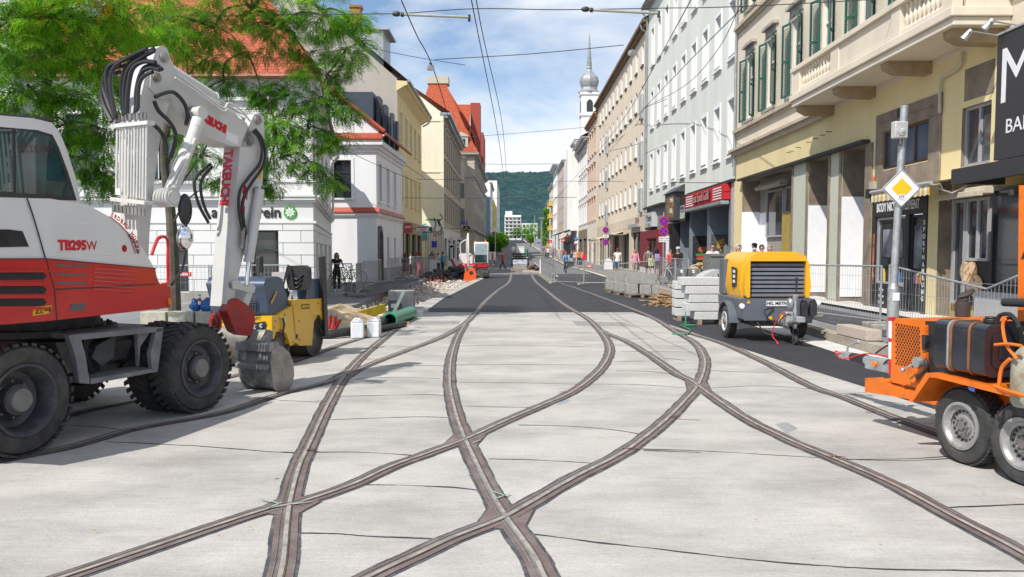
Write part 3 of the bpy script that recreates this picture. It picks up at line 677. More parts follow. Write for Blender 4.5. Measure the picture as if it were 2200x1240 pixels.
# mezzanine window
m=MB(); a,b=U(1876),U(2014)
for x0,x1,z0_,z1_ in ((a,b,4.76,5.22),(a,YF-21.4-.003,3.3,4.758),(YF-19.05+.003,b,3.3,4.758),(YF-21.4,YF-19.05,3.3,3.78)): m.bx(x0+.002,x1,-.035,.02,z0_,z1_)
for z0_,x0,x1 in ((4.98,a+.35,b-.35),): m.bx(x0,x1,-.06,-.036,z0_,z0_+.03)
m.build('stone_frame',STONE,RB,smooth=None,bevel=.01,each=True)
windows(RB,I4,[g_ops[4]],.10,'three',FRAMEB,pm('blue_glass',(.08,.12,.17),rough=.1,var=.4,scale=1.2,spec=.9)); windows(RB,I4,[g_ops[5]],.14,'two',FRAMEG)
m=MB(); m.bx(U(2060),U(2122),-.012,.01,4.85,5.5); m.build('bare_plaster',STONE,RB,smooth=None)
m=MB(); pp=[SX(px,py,XR-.08) for px,py in ((2067,110),(2066,132),(2058,146),(2022,168),(2019,180),(2019,243))]
pipe(RB,[(YF-p.y,-.08,p.z) for p in pp],.035,pm('pale_pipe',(.5,.46,.38),rough=.5,var=.1))
pipe(RB,[(.12,-.1,17),(.12,-.1,5.99)],.05); pipe(RB,[(.12,-.1,5.72),(.12,-.1,4.9)],.05)
m=MB(); m.bx(U(1926),U(1933),-.10,.01,4.98,5.18); m.build('vent',LEDGE,RB,smooth=None)
m=MB()
for k in range(7): px=(1694,1700,1715,1737,1751,1765,1779)[k]; m.cyl((U(px),-.0,SX(px,330-.52*(px-1694),XR).z),(U(px),-.16,SX(px,330-.52*(px-1694),XR).z),.012,n=6)
m.build('sign_bolt',LEDGE,RB,each=True)
m=MB(); m.bx(U(1872),U(1881),-.12,.01,3.2,3.55,0); m.cyl((U(1876.5),-.06,3.55),(U(1876.5),-.06,3.67),.045,n=10,mi=1); m.build('alarm_box',[pm('beige_metal',(.45,.41,.33),rough=.5),pm('orange_lamp',(.6,.14,.03),rough=.3)],RB)
# sports shop front
BLK=pm('black_panel',(.022,.023,.026),rough=.4,var=.2); WHT=pm('white_lettering',(.78,.78,.78),rough=.5,var=.03)
SP=thing('sports_shop','black sports shop front with striped awning roller and glazed door','shop',(XR,YF,0),-PI/2)
a,b=U(1872),U(1990)
m=MB(); m.bx(a+.01,b-.01,-.03,.10,2.62,3.18); m.bx(a+.01,U(1880),-.03,.10,.32,2.618); m.bx(U(1880)+.002,U(1944),-.028,.10,.32,.9); m.bx(U(1944)+.004,U(1952),-.03,.10,.32,2.618); m.bx(U(1981),b-.01,-.03,.10,.32,2.618); m.build('panel',BLK,SP,smooth=None,bevel=.006,each=True)
m=MB(); 
t0=Vector((1,0,0)); t1=Vector((0,0,1))
m.text('BODY NICE SUPPLEMENT',((a+b)/2-.03,-.034,2.84),t0,t1,.30,bold=.008,squeeze=.66)
for i,ch in enumerate('SPORTNAHRUNG'): m.text(ch,(U(1985.5),-.034,2.40-.158*i),t0,t1,.15,bold=.004)
for i,s in enumerate(('Whey','Fitness','Creatin')): m.text(s,(U(1888)+.22,-.032,.78-.16*i),t0,t1,.11)
for i,s in enumerate(('ISO','FIT','BCAA')): m.text(s,(U(1908)+.35,-.032,.76-.16*i),t0,t1,.13,bold=.003)
m.build('lettering',WHT,SP,smooth=None)
windows(SP,I4,[(U(1880)+.01,U(1944)-.01,.93,2.6,.09)],.09,'one',FRAMEG,GLASSB); windows(SP,I4,[(U(1953),U(1981)-.01,.42,2.6,.09)],.09,'one',BLK,GLASSB)
m=MB()
for i in range(16):
    u=U(1884)+.2+RND.random()*1.0 if i<9 else U(1955)+.06+RND.random()*.42
    h=.12+.22*RND.random(); z=.98 if i<9 else 1.0; m.cyl((u,.055,z),(u,.055,z+h),.035,n=8,mi=i%4); m.cyl((u,.055,z+h),(u,.055,z+h+.05),.03,n=8,mi=3)
m.build('goods',[pm('tub_blue',(.05,.2,.45),rough=.4),pm('tub_red',(.5,.05,.05),rough=.4),pm('tub_yellow',(.6,.42,.05),rough=.4),pm('tub_black',(.03,.03,.03),rough=.3)],SP,each=True)
PHOTO=pm('grey_poster',(.16,.17,.19),rough=.4,var=.9,scale=2.4); m=MB(); m.bx(U(1956),U(1980)-.03,.060,.066,1.35,2.35); m.bx(U(1890),U(1932),.060,.066,1.6,2.3); m.build('poster',PHOTO,SP,smooth=None,each=True)
m=MB(); m.bx(U(1876),U(1879.5),-.036,-.031,.9,2.2); m.build('orange_banner',pm('orange_poster',(.42,.13,.05),rough=.5,var=.8,scale=5),SP,smooth=None)
# awning
AW=thing('awning','yellow and white striped awning above the black sports shop','awning',(XR,YF,0),-PI/2)
yl,yr=YF-20.15,YF-17.35
def stripes():
    m=bpy.data.materials.new('striped_fabric'); m.use_nodes=True; nt,N,L,b=nodes_of(m); tc=N.new('ShaderNodeTexCoord'); sp=N.new('ShaderNodeSeparateXYZ'); L.new(tc.outputs['Object'],sp.inputs[0])
    mu=N.new('ShaderNodeMath'); mu.operation='MULTIPLY'; mu.inputs[1].default_value=4.6; L.new(sp.outputs['X'],mu.inputs[0]); fr=N.new('ShaderNodeMath'); fr.operation='FRACT'; L.new(mu.outputs[0],fr.inputs[0])
    gt=N.new('ShaderNodeMath'); gt.operation='GREATER_THAN'; gt.inputs[1].default_value=.5; L.new(fr.outputs[0],gt.inputs[0]); mx=N.new('ShaderNodeMixRGB'); L.new(gt.outputs[0],mx.inputs['Fac']); mx.inputs['Color1'].default_value=(.66,.42,.09,1); mx.inputs['Color2'].default_value=(.72,.70,.64,1)
    L.new(mx.outputs['Color'],b.inputs['Base Color']); b.inputs['Roughness'].default_value=.9; return m
m=MB(); n=30; pr=None
for i in range(n*3+1):
    u=yl+(yr-yl)*i/(n*3); wv=.006*math.sin(u*9); zb=2.93-.03*abs(math.sin(u*4.6*PI))
    p=[(u,-.80-wv*.3,3.12),(u,-.81+wv,3.02),(u,-.80+wv*1.4,zb)]
    if pr: m.quad(pr[0],p[0],p[1],pr[1]); m.quad(pr[1],p[1],p[2],pr[2])
    pr=p
m.build('valance',stripes(),AW)
m=MB(); m.quad((yl,-.80,3.165),(yr,-.80,3.165),(yr+.1,-.02,3.26),(yl,-.02,3.26)); m.build('canopy',pm('cream_fabric',(.60,.53,.36),rough=.9,var=.1),AW,smooth=None)
m=MB(); m.cyl((yl-.05,-.80,3.15),(yr+.05,-.80,3.15),.045,n=10); m.tube([(yl+.1,-.78,3.12),(yl+.1,-.3,2.95),(yl+.1,0,3.1)],.02); m.tube([(yr-.1,-.78,3.12),(yr-.1,-.3,2.95),(yr-.1,0,3.1)],.02); m.build('roller',FRAMEG,AW)
m=MB(); m.bx(yl-.25,yl-.08,-.85,0,3.02,3.24); m.build('side_box',BLK,AW,smooth=None)
# pizza shop
PZ=thing('snack_shop','grey framed snack shop front with pizza picture under its window','shop',(XR,YF,0),-PI/2)
a=U(2014); 
m=MB(); m.bx(a,26.9,.28,.30,.35,3.3); m.build('back_panel',pm('ochre_reveal',(.42,.29,.09),rough=.8),PZ,smooth=None)
windows(PZ,I4,[(U(2024),U(2050),.62,2.85,.26)],.26,'one',FRAMEG,GLASSB); windows(PZ,I4,[(U(2052),U(2100),1.55,2.85,.26)],.26,'two',FRAMEG,GLASSB); windows(PZ,I4,[(U(2110),26.5,.95,3.0,.22)],.22,'three',BLK,GLASSB)
m=MB(); m.bx(U(2052),U(2112),.22,.275,.62,1.54); m.build('black_panel',BLK,PZ,smooth=None)
m=MB(); m.bx(U(2080),26.8,.14,.24,.3,.945); m.build('granite_plinth',pm('grey_terrazzo',(.38,.38,.39),rough=.7,var=.4,scale=70),PZ,smooth=None)
m=MB(); m.bx(U(2018),U(2112),-.05,.26,2.9,3.05); m.bx(U(2016),U(2112),-.16,-.052,2.85,2.97); m.build('awning_case',pm('ivory_metal',(.58,.53,.42),rough=.5,var=.1),PZ,smooth=None,bevel=.015,each=True)
PIZ=pm('pizza_print',(.55,.20,.05),rough=.5,var=.6,scale=16,dirt=.6,dcol=(.75,.62,.42),dscale=10,dsharp=.06); PIC=pm('pizza_crust',(.5,.27,.08),rough=.6,var=.3,scale=20)
for nm,px,py,rx_,rz_,yy in (('pizza_picture',2080,583,.34,.27,.206),('pizza_picture',2093,613,.32,.24,.200)):
    c=SX(px,py,XR+.2); m=MB(); m.disc((YF-c.y,yy,c.z),(0,-1,0),rx_,28,0,rz_); m.disc((YF-c.y,yy-.002,c.z),(0,-1,0),rx_*.86,28,1,rz_*.88); m.build(nm,[PIC,PIZ],PZ,smooth=None)
m=MB(); m.text('Lieferung',(U(2182),.165,1.06),t0,t1,.12,squeeze=.8); m.build('lettering',WHT,PZ,smooth=None)
# bar sign and canopy
BS=thing('bar_sign','large black bar sign with tall white letters above the canopy','sign',(XR,YF,0),-PI/2)
a=YF-15.62; m=MB(); m.bx(a,26.5,-.5,-.30,3.42,5.68); m.build('board',pm('anthracite_board',(.035,.035,.04),rough=.45,var=.1),BS,smooth=None,bevel=.008)
m=MB(); m.text('MO',(a+.08,-.505,4.86),t0,t1,1.42,align='LEFT',squeeze=.98); m.text('BAR',(a+.34,-.505,3.98),t0,t1,.36,align='LEFT',squeeze=1.15); m.build('lettering',WHT,BS,smooth=None)
m=MB(); m.bx(a,26.5,-.52,-.28,5.682,5.72); m.build('cap',FRAMEG,BS,smooth=None)
for u in (a+.35,a-.35+.0):
    m=MB(); m.tube([(u,-.3,5.78),(u,-.8,5.86)],.015); m.cyl((u,-.8,5.88),(u-.05,-.92,5.72),.05,.08,n=10); m.cyl((u+.06,-.84,5.84),(u+.1,-.88,5.8),.03,n=8); m.build('spot_lamp',ZINC,BS)
CN=thing('canopy','flat dark canopy fascia over the snack shop windows','canopy',(XR,YF,0),-PI/2)
a=YF-16.15; m=MB(); m.bx(a,26.5,-1.0,-.9,3.02,3.31); m.bx(a,a+.08,-.898,0,3.02,3.31); m.build('fascia',pm('anthracite_board',(.035,.035,.04)),CN,smooth=None,bevel=.006)
m=MB(); m.bx(a+.082,26.5,-.897,0,3.22,3.28); m.build('deck',ZINC,CN,smooth=None)
# =====================================================================
# right: pale green house
# =====================================================================
GRN=plaster('mint_plaster',(.68,.71,.65),dirt=.1); WTR=pm('white_trim',(.82,.82,.81),rough=.8,var=.03)
GY=58.75
GB=thing('town_house','mint green town house with rows of deep white windows','building',(XR,GY,0),-PI/2)
cols=[GY-y for y in (56.8,54.25,51.7,49.1,46.5,43.9,41.35,38.8,36.3)]
ops=[(u-.5,u+.5,z,z+2.4) for z in (5.85,10.0,14.15) for u in cols]
m=MB(); facade(m,I4,GY-YF-.01,18.3,ops,.34,rmi=1,z0=4.8); m.quad((0,0,4.8),(0,0,18.3),(0,10,18.3),(0,10,4.8)); m.build('wall',[GRN,WTR],GB,smooth=None)
windows(GB,I4,ops,.34,'cross',sur=(WTR,.16,.035,True,False))
m=MB()
for o in ops: m.bx(o[0]+.05,o[1]-.05,-.06,.10,o[2]+.004,o[2]+.10)
m.build('sill_vent',pm('dark_grey_metal',(.08,.08,.085),rough=.6),GB,smooth=None,each=True)
m=MB(); m.bx(-.01,GY-YF,-.45,.3,18.3,18.5); m.cyl((0,-.48,18.42),(GY-YF,-.48,18.42),.07,n=8); m.build('eave',ZINC,GB,smooth=None)
pipe(GB,[(.05,-.5,18.35),(.05,-.42,18.05),(.05,-.10,17.75),(.05,-.10,4.9)],.055)
shop=[(GY-44.2,GY-40.5,.3,3.9,1.0),(GY-40.1,GY-36.5,.3,3.9,1.0),(GY-47.0,GY-44.6,.3,3.4,.5),(GY-50.6,GY-49.2,.3,3.4,.3)]
GREYP=pm('grey_paint',(.19,.215,.25),rough=.6,var=.08)
m=MB(); facade(m,I4,GY-YF-.5,4.8,shop,.3,rmi=0); m.build('ground_wall',[GREYP],GB,smooth=None)
m=MB(); m.bx(GY-YF-.498,GY-YF-.012,-.03,.2,.3,4.8); m.build('stone_pier',pm('beige_marble',(.50,.45,.39),rough=.5,var=.15,scale=4),GB,smooth=None)
m=MB(); m.bx(GY-44.5,GY-YF,-.16,.02,4.70,4.80); m.bx(GY-YF-9.6,GY-44.55,-.2,.02,4.2,4.3); m.build('ledge',LEDGE,GB,smooth=None)
m=MB()
for o in shop: m.quad((o[0],o[4]-.01,o[2]),(o[1],o[4]-.01,o[2]),(o[1],o[4]-.01,o[3]),(o[0],o[4]-.01,o[3]))
m.build('shop_back',pm('dark_interior',(.05,.055,.065),rough=.7,var=.4,scale=2),GB,smooth=None,each=True)
m=MB(); m.bx(GY-40.09,GY-40.07,.1,.98,1.0,2.55); m.build('fries_poster',pm('fries_print',(.10,.10,.11),rough=.5,var=.3),GB,smooth=None,each=True)
m=MB(); m.bx(GY-44.19,GY-44.17,.1,.98,.5,2.55); m.build('burger_poster',pm('burger_print',(.035,.033,.036),rough=.5,var=.5),GB,smooth=None)
m=MB(); uj=GY-40.065
for k in range(34):
    y=.52+.3*(RND.random()-.4); z=2.0+.5*(RND.random()-.45)+.3*(y-.5); a=RND.uniform(.2,1.3); d=Vector((0,math.cos(a),math.sin(a)))*.10; e=Vector((0,-math.sin(a),math.cos(a)))*.014; c=Vector((uj+.0006*k,y,z)); m.add([c-d-e,c+d-e,c+d+e,c-d+e],[(0,1,2,3)],k%2)
m.build('fries_picture',[pm('fries_yellow',(.72,.44,.08),rough=.5),pm('fries_gold',(.6,.31,.05),rough=.5)],GB,smooth=None)
m=MB(); uj=GY-44.165
def oval(y,z,a,b,mi,o): m.add([(uj+o,y+a*math.cos(t),z+b*math.sin(t)) for t in [2*PI*k/20 for k in range(20)]],[tuple(range(20))],mi)
oval(.68,1.85,.30,.16,0,0); oval(.62,1.55,.36,.10,1,.002); oval(.5,1.47,.2,.05,2,.004); oval(.62,1.36,.34,.07,3,.003); oval(.5,1.1,.2,.07,4,.002); oval(.72,.9,.16,.12,4,.004)
m.build('burger_picture',[pm('bun',(.40,.14,.05),rough=.5,var=.2),pm('salad_green',(.05,.25,.06),rough=.5,var=.5,scale=14),pm('signal_red',(.5,.015,.025)),MATS['bun'],pm('fries_yellow',(.72,.44,.08))],GB,smooth=None)
FG=thing('shop_sign','red fast food sign with white bars at both ends','sign',(XR,GY,0),-PI/2)
a,b=GY-44.35,GY-36.25
m=MB(); m.bx(a,b,-.28,-.0,3.98,4.66); m.build('board',pm('signal_red',(.50,.015,.025),rough=.4,var=.06),FG,smooth=None,bevel=.01)
m=MB()
for x0,x1 in ((a+.25,a+1.9),(b-2.0,b-.5)):
    for k in range(5): m.bx(x0,x1,-.295,-.27,4.05+k*.115,4.05+k*.115+.05)
m.build('bars',WHT,FG,smooth=None,each=True)
m=MB(); m.text('Fast Food Grill',((a+b)/2-.1,-.36,4.32),t0,t1,.62,mi=1,depth=.06,bold=.012,squeeze=.92); m.text('Fast Food Grill',((a+b)/2-.1,-.395,4.32),t0,t1,.62,mi=0,depth=.01,squeeze=.92); m.build('lettering',[pm('pink_letter',(.62,.22,.22),rough=.4),LEDGE],FG,smooth=None)
m=MB(); m.bx(a,b,-.42,-.05,3.78,3.93); m.build('rolled_awning',ZINC,FG,smooth=None,bevel=.02)
KB=thing('shop_sign','projecting dark box sign with a kebab picture above the snack bar','sign',(XR,GY,0),-PI/2)
m=MB(); m.bx(GY-49,GY-46,-.5,0,3.45,5.0,0); m.prism([(-.62,5.0),(.0,5.0),(.0,5.4),(-.05,5.4)],(GY-49.2,0,0),(0,1,0),(0,0,1),(3.4,0,0)); m.build('box',pm('dark_slate',(.05,.055,.065),rough=.5,var=.15),KB,smooth=None)
m=MB(); m.bx(GY-48.6,GY-46.3,-.515,-.5,3.6,4.85); m.build('picture',pm('kebab_print',(.30,.16,.07),rough=.5,var=.6,scale=4,dirt=.5,dcol=(.05,.05,.05),dscale=2.5),KB,smooth=None)
m=MB(); m.text('MENU',(GY-46.9,-.52,4.6),t0,t1,.34,bold=.006); m.text('GRILL',(GY-47.0,-.52,4.0),t0,t1,.34,bold=.006); m.build('lettering',WHT,KB,smooth=None)
NS=thing('shop_sign','small dark shop sign with two pale text panels beside the red sign','sign',(XR,GY,0),-PI/2)
m=MB(); m.bx(GY-45.9,GY-44.5,-.25,0,3.35,4.75,0); m.bx(GY-45.8,GY-44.6,-.265,-.25,3.9,4.2,1); m.bx(GY-45.8,GY-44.6,-.265,-.25,3.5,3.85,2); m.build('board',[BLK,FRAMEG,pm('pale_green_print',(.45,.5,.4),rough=.5,var=.5,scale=9)],NS,smooth=None)
m=MB(); m.text('NUDELN',(GY-45.2,-.27,4.05),t0,t1,.24); m.build('lettering',BLK,NS,smooth=None)
PW=thing('shop_sign','grey shop sign with black letters above the maroon shop','sign',(XR,GY,0),-PI/2)
m=MB(); m.bx(GY-57.2,GY-54.4,-.35,0,3.35,4.3,0); m.bx(GY-58.6,GY-51.6,-.3,0,4.62,4.74,1); m.bx(GY-56.9,GY-54.6,-.4,-.05,3.18,3.34,1); m.build('board',[pm('silver_board',(.50,.51,.52),rough=.5,var=.1),BLK],PW,smooth=None)
m=MB(); m.text('P.Yumim',(GY-55.8,-.355,3.92),t0,t1,.62,bold=.01,squeeze=.95); m.text('Nr. Bar',(GY-55.6,-.355,3.52),t0,t1,.26); m.build('lettering',BLK,PW,smooth=None)
MR=thing('maroon_shop','maroon framed shop front with curved window lettering','shop',(XR,GY,0),-PI/2)
MAR=pm('maroon_paint',(.20,.022,.035),rough=.5,var=.1)
fo=[(GY-60.2,GY-56.6,.7,2.6,.12),(GY-55.9,GY-52.2,.7,2.6,.12)]
m=MB(); facade(m,FM(0,-.45,0),8.2-1.1,3.1,[(o[0]+.0,o[1],o[2],o[3]) for o in fo if o[0]>0],.12); m.quad((7.1,-.45,0),(7.1,0,0),(7.1,0,3.1),(7.1,-.45,3.1)); m.quad((0,-.45,3.1),(7.1,-.45,3.1),(7.1,0,3.1),(0,0,3.1)); m.build('frame',MAR,MR,smooth=None)
windows(MR,FM(0,-.45,0),[fo[1]],.12,'two',MAR,GLASSB)
m=MB(); m.bx(GY-58.5,GY-56.4,-.40,-.36,.7,2.6,0); m.bx(GY-55.8,GY-54.2,-.36,-.345,.75,1.35,1); m.build('pane_panel',[GLASSB,pm('amber_print',(.5,.22,.03),rough=.5,var=.2)],MR,smooth=None)
m=MB(); m.bx(0,7.1,-.46,-.44,.3,.68); m.build('plinth',GUTT,MR,smooth=None)
AP=thing('sign_pillar','white light pillar with red emblem beside the grey shop entrance','sign',(XR-.55,48.3,0),-PI/2)
m=MB(); m.bx(-.02,1.35,.0,.5,.3,3.3,0); m.bx(.12,.95,-.02,0,.9,2.75,1); m.bx(-.1,1.4,-.12,.0,2.82,3.28,0); m.build('pillar',[BLK,BOARD],AP,smooth=None)
m=MB(); m.text('Automaten',(.45,-.125,2.95),t0,t1,.2,shear=.2); m.build('lettering',WHT,AP,smooth=None)
m=MB(); m.ell((1.05,-.13,3.1),(.22,.02,.14),14,6); m.build('emblem',pm('signal_red',(.5,.015,.025)),AP)
# =====================================================================
# right: beige house and the facades further up
# =====================================================================
def simple_house(name,label,P0,P1,H,wall,cols,rows,w,h,d=.22,fr=None,trimm=None,style='cross',ground=None,gz=4.3,shops=(),reveal=None,depth=10,eave=None,roof=None,hood=False,sill=True,ew=.45):
    dx,dy=P1[0]-P0[0],P1[1]-P0[1]; L=math.hypot(dx,dy); ang=math.atan2(dy,dx); zb=zp(min(P0[1],P1[1]))
    r=thing(name,label,'building',(P0[0],P0[1],zb),ang)
    ops=[(u-w/2,u+w/2,z,z+h) for z in rows for u in cols]
    m=MB(); facade(m,I4,L,H,ops,d,rmi=1 if reveal else 0,z0=gz if ground else 0)
    m.quad((0,0,0),(0,0,H),(0,depth,H),(0,depth,0)); m.quad((L,0,0),(L,depth,0),(L,depth,H),(L,0,H)); m.quad((0,0,H),(L,0,H),(L,depth,H),(0,depth,H))
    m.build('wall',[wall,reveal or wall],r,smooth=None)
    windows(r,I4,ops,d,style,fr,sur=(trimm,.14,.05,sill,hood) if trimm else None)
    if ground:
        so_=[(a,b,.3,min(gz-.9,3.2),.25) for a,b in shops]
        m=MB(); facade(m,I4,L,gz,so_,.25); m.build('ground_wall',ground,r,smooth=None)
        for s in so_: windows(r,I4,[s],.25,'two',FRAMED,GLASSB)
    if eave:
        m=MB(); m.bx(-.1,L+.1,-ew,.3,H+.002,H+.22); m.bx(0,L,-ew*.6,.02,H-.25,H-.002); m.build('eave',eave,r,smooth=None)
    if roof:
        m=MB(); roof_quad(m,[(-.1,-ew,H+.23),(L+.1,-ew,H+.23),(L+.1,depth/2,H+depth*.32),(-.1,depth/2,H+depth*.32)]); roof_quad(m,[(L+.1,depth+.4,H+.2),(-.1,depth+.4,H+.2),(-.1,depth/2,H+depth*.32),(L+.1,depth/2,H+depth*.32)]); m.build('roof',roof,r,smooth=None)
        m=MB(); 
        for x in (0,L): m.add([(x,0,H),(x,depth,H),(x,depth/2,H+depth*.30)],[(0,1,2)])
        m.build('gable',wall,r,smooth=None)
    return r,L
BEIG=plaster('beige_plaster',(.74,.64,.51),dirt=.08); BY=93.0
cb=[BY-y for y in (90,87.2,84.3,81.4,78.5,75.6,72.8,69.9,67,64.1,61.2)]
BB,_L=simple_house('town_house','plain beige town house with rows of small sunk windows',(XR,BY),(XR,GY+.01),17.5,BEIG,cb,(5.45,8.8,12.15,15.1),.95,1.5,.3,reveal=WTR,ground=plaster('beige_ground',(.58,.50,.40)),gz=4.35,shops=[(2,7),(9,13),(15,19),(21.5,25.5),(27,32)],eave=pm('brown_eave',(.17,.10,.05),rough=.7,var=.2),roof=TILED)
m=MB()
for u in (BY-61.2,BY-83.0):
    for z in (5.3,8.65,12.0): m.bx(u-.62,u+.62,-.16,-.02,z-.75,z+1.0)
m.build('window_box',pm('pale_blue_panel',(.40,.44,.46),rough=.4,var=.15),BB,smooth=None,bevel=.02,each=True)
m=MB()
for u in cb:
    for z in (5.45,8.8,12.15,15.1): m.bx(u-.52,u+.52,-.1,.02,z-.14,z-.002)
m.build('sill',pm('dark_sill',(.10,.09,.08),rough=.7),BB,smooth=None,each=True)
pipe(BB,[(BY-GY-.35,-.5,17.4),(BY-GY-.35,-.4,17.1),(BY-GY-.35,-.1,16.9),(BY-GY-.35,-.1,4.4)],.06)
m=MB(); m.bx(BY-66,BY-61.5,-.3,.0,3.55,3.8,0); m.bx(BY-76,BY-69,-1.4,0,3.1,3.16,1); m.bx(BY-80,BY-77,-.4,0,3.2,3.7,0); m.build('awning_case',[FRAMEG,pm('old_awning',(.36,.33,.28))],BB,smooth=None,each=True)
m=MB(); m.text('TEXTIL',(BY-62.9,-.07,4.0),t0,t1,.62,bold=.01); m.build('lettering',MAR,BB,smooth=None)
PINKP=plaster('salmon_plaster',(.76,.67,.58)); SALM=pm('salmon_trim',(.52,.33,.22),rough=.8,var=.2); WHP=plaster('white_plaster',(.74,.73,.71),dirt=.2)
simple_house('town_house','ornate house with white walls and salmon window mouldings',(XR,105),(XR,93.02),16.8,PINKP,[1.5,4.2,6.9,9.6],(5.3,9.1,12.9),1.0,2.2,.22,FRAMEW,SALM,ground=PINKP,gz=4.4,shops=[(1,5),(6.5,11)],eave=pm('rust_eave',(.30,.15,.06),rough=.7),hood=True,roof=TILED)
simple_house('town_house','white ornate house with dark iron balconies',(XR,119),(XR,105.02),15.6,WHP,[1.5,4.3,7.1,9.9,12.5],(5.2,8.7,12.1),1.05,2.2,.22,FRAMEB,WTR,ground=STONE,gz=4.4,shops=[(1,6),(8,13)],eave=ZINC,hood=True,roof=TILED,ew=.9)
wl,_=simple_house('town_house','white corner house with projecting bay and green sign',(9.2,128),(9.2,119.02),17.0,WHP,[1.2,3.4,5.6,7.8],(4.9,8.2,11.5),.9,2.0,.2,FRAMEB,WTR,ground=WHP,gz=3.9,shops=[(1,8)],eave=WTR,hood=True)
m=MB(); m.prism([(0,0),(1.3,-1.3),(3.2,-1.3),(4.5,0)],(4.4,0,4.2),(1,0,0),(0,1,0),(0,0,11.6)); m.build('bay',WHP,wl,smooth=None)
simple_house('apartment_block','white block with many small dark openings',(9.2,150),(9.2,128.02),16.0,pm('white_cladding',(.72,.72,.71),rough=.7,var=.04),[1.5+2.2*i for i in range(9)],(4.4,6.8,9.2,11.4),.5,.8,.15,FRAMED,None,'one',ground=FRAMED,gz=3.6,shops=[(1,9),(11,20)])
simple_house('apartment_block','pinkish clad block with long window bands',(9.3,172),(9.3,150.02),16.6,plaster('pinkish_clad',(.55,.46,.40)),[1.7+2.6*i for i in range(8)],(4.6,7.4,10.2,12.8),1.7,1.3,.15,FRAMED,None,'two',ground=WHP,gz=3.8,shops=[(1,9),(11,20)],eave=ZINC)
simple_house('town_house','grey white house with heavy dark cornice beyond the clad block',(9.3,190),(9.3,172.02),17.5,WHP,[1.7+2.6*i for i in range(6)],(4.6,8,11.4,14.4),1.2,1.9,.15,FRAMED,WTR,'two',ground=WHP,gz=3.9,eave=ZINC,ew=1.0)
yb_,_=simple_house('apartment_block','cream block with yellow balcony panels',(9.3,210),(9.3,190.02),14.5,plaster('cream_block',(.66,.60,.47)),[1.7+2.8*i for i in range(7)],(4.6,7.4,10.2,12.4),1.4,1.4,.15,FRAMED,None,'two',ground=WHP,gz=3.8,eave=ZINC)
m=MB()
for z in (4.2,7.0,9.8): m.bx(10,18,-.9,0,z,z+1.0)
m.build('balcony',pm('yellow_panel',(.62,.42,.10),rough=.6),yb_,smooth=None,each=True)
simple_house('town_house','white house with red pitched roof far up the right side',(9.4,228),(9.4,210.02),11.5,WHP,[1.7+2.8*i for i in range(6)],(4.2,7.4),1.2,1.8,.15,FRAMED,None,'two',eave=ZINC,roof=TILEF)
simple_house('town_house','last pale house on the right before the hill',(9.6,250),(9.6,228.02),10.5,plaster('pale_house',(.62,.58,.52)),[2+3.2*i for i in range(6)],(3.8,7.0),1.2,1.8,.15,FRAMED,None,'two',eave=ZINC,roof=TILEF)
# church tower
CT=thing('church_tower','white church tower with grey onion dome and tall spire','church tower',(13.8,152,zp(152)),0)
m=MB(); m.bx(-1.5,1.5,-1.5,1.5,0,28.6); 
for z in (20.5,24.5,28.2): m.bx(-1.7,1.7,-1.7,1.7,z,z+.4)
m.build('shaft',WHP,CT,smooth=None)
for dx,dy,a_ in ((0,-1.53,0),(-1.53,0,PI/2)):
    m=MB(); m.prism([(-.55,0),(.55,0),(.55,1.6),(.3,2.0),(0,2.15),(-.3,2.0),(-.55,1.6)],(dx,dy,25.2),(math.cos(a_),math.sin(a_),0),(0,0,1),(.05*math.sin(a_)*-1,-.03*math.cos(a_),0)); m.build('louvre_window',FRAMED,CT,smooth=None)
SPI=pm('spire_slate',(.30,.31,.32),rough=.55,metal=.2,var=.25,scale=.8,stretch=(1,1,4))
m=MB(); m.lathe([(1.9,0),(1.95,.25),(1.5,.6),(1.4,1.0),(1.65,1.6),(1.75,2.2),(1.55,2.9),(1.05,3.4),(.6,3.9),(.40,4.3),(.5,4.5),(.40,4.9)],(0,0,28.6),(0,0,1),8); m.build('onion_dome',SPI,CT,smooth=30)
m=MB(); m.lathe([(.42,0),(.46,.2),(.24,3.0),(.10,5.2),(.0,6.0)],(0,0,33.4),(0,0,1),8); m.build('spire',SPI,CT,smooth=30)
# =====================================================================
# left: white corner house with orange roof and green emblem
# =====================================================================
WHL=plaster('white_stucco',(.70,.70,.69),dirt=.12,dcol=(.5,.49,.47)); GRJ=pm('groove_shadow',(.28,.28,.29),rough=.9)
ax0,ay0=-24.0,26.9; axr=-6.35; LA=axr-ax0
AV=thing('corner_house','white corner house with orange tiled roof behind the trees','building',(ax0,ay0,0),0)
def ux(px): return (px-CX)*ay0/F-ax0
f_ops=[(ux(366),ux(406),.45,2.45,.2),(ux(540),ux(600),.45,2.42,.2),(ux(150),ux(215),.45,2.45,.2)]
f_up=[(ux(x)-.55,ux(x)+.55,4.0,6.1,.18) for x in (-60,70,185,310,395,545)]
m=MB(); facade(m,I4,LA,7.2,f_ops+f_up,.2)
SD=Vector((-10-axr,46.5-ay0,0)); LS=SD.length; aS=math.atan2(SD.y,SD.x); MS=FM(LA,0,aS)
def us(px):   # along the side wall
    s,_=PL(px,540,(axr,ay0),(SD.x/LS,SD.y/LS)); return s
s_up=[(us(a),us(b),3.75,6.0,.16) for a,b in ((676.5,679.5),(684,688),(693,697),(702,706))]
s_lo=[(us(a),us(b),.7,2.0,.16) for a,b in ((677,681),(686,690.5),(696,700),(705,709))]
facade(m,MS,LS,7.2,s_up+s_lo,.16); m.quad((0,14,0),(0,14,7.2),(0,0,7.2),(0,0,0))
m.build('wall',WHL,AV,smooth=None)
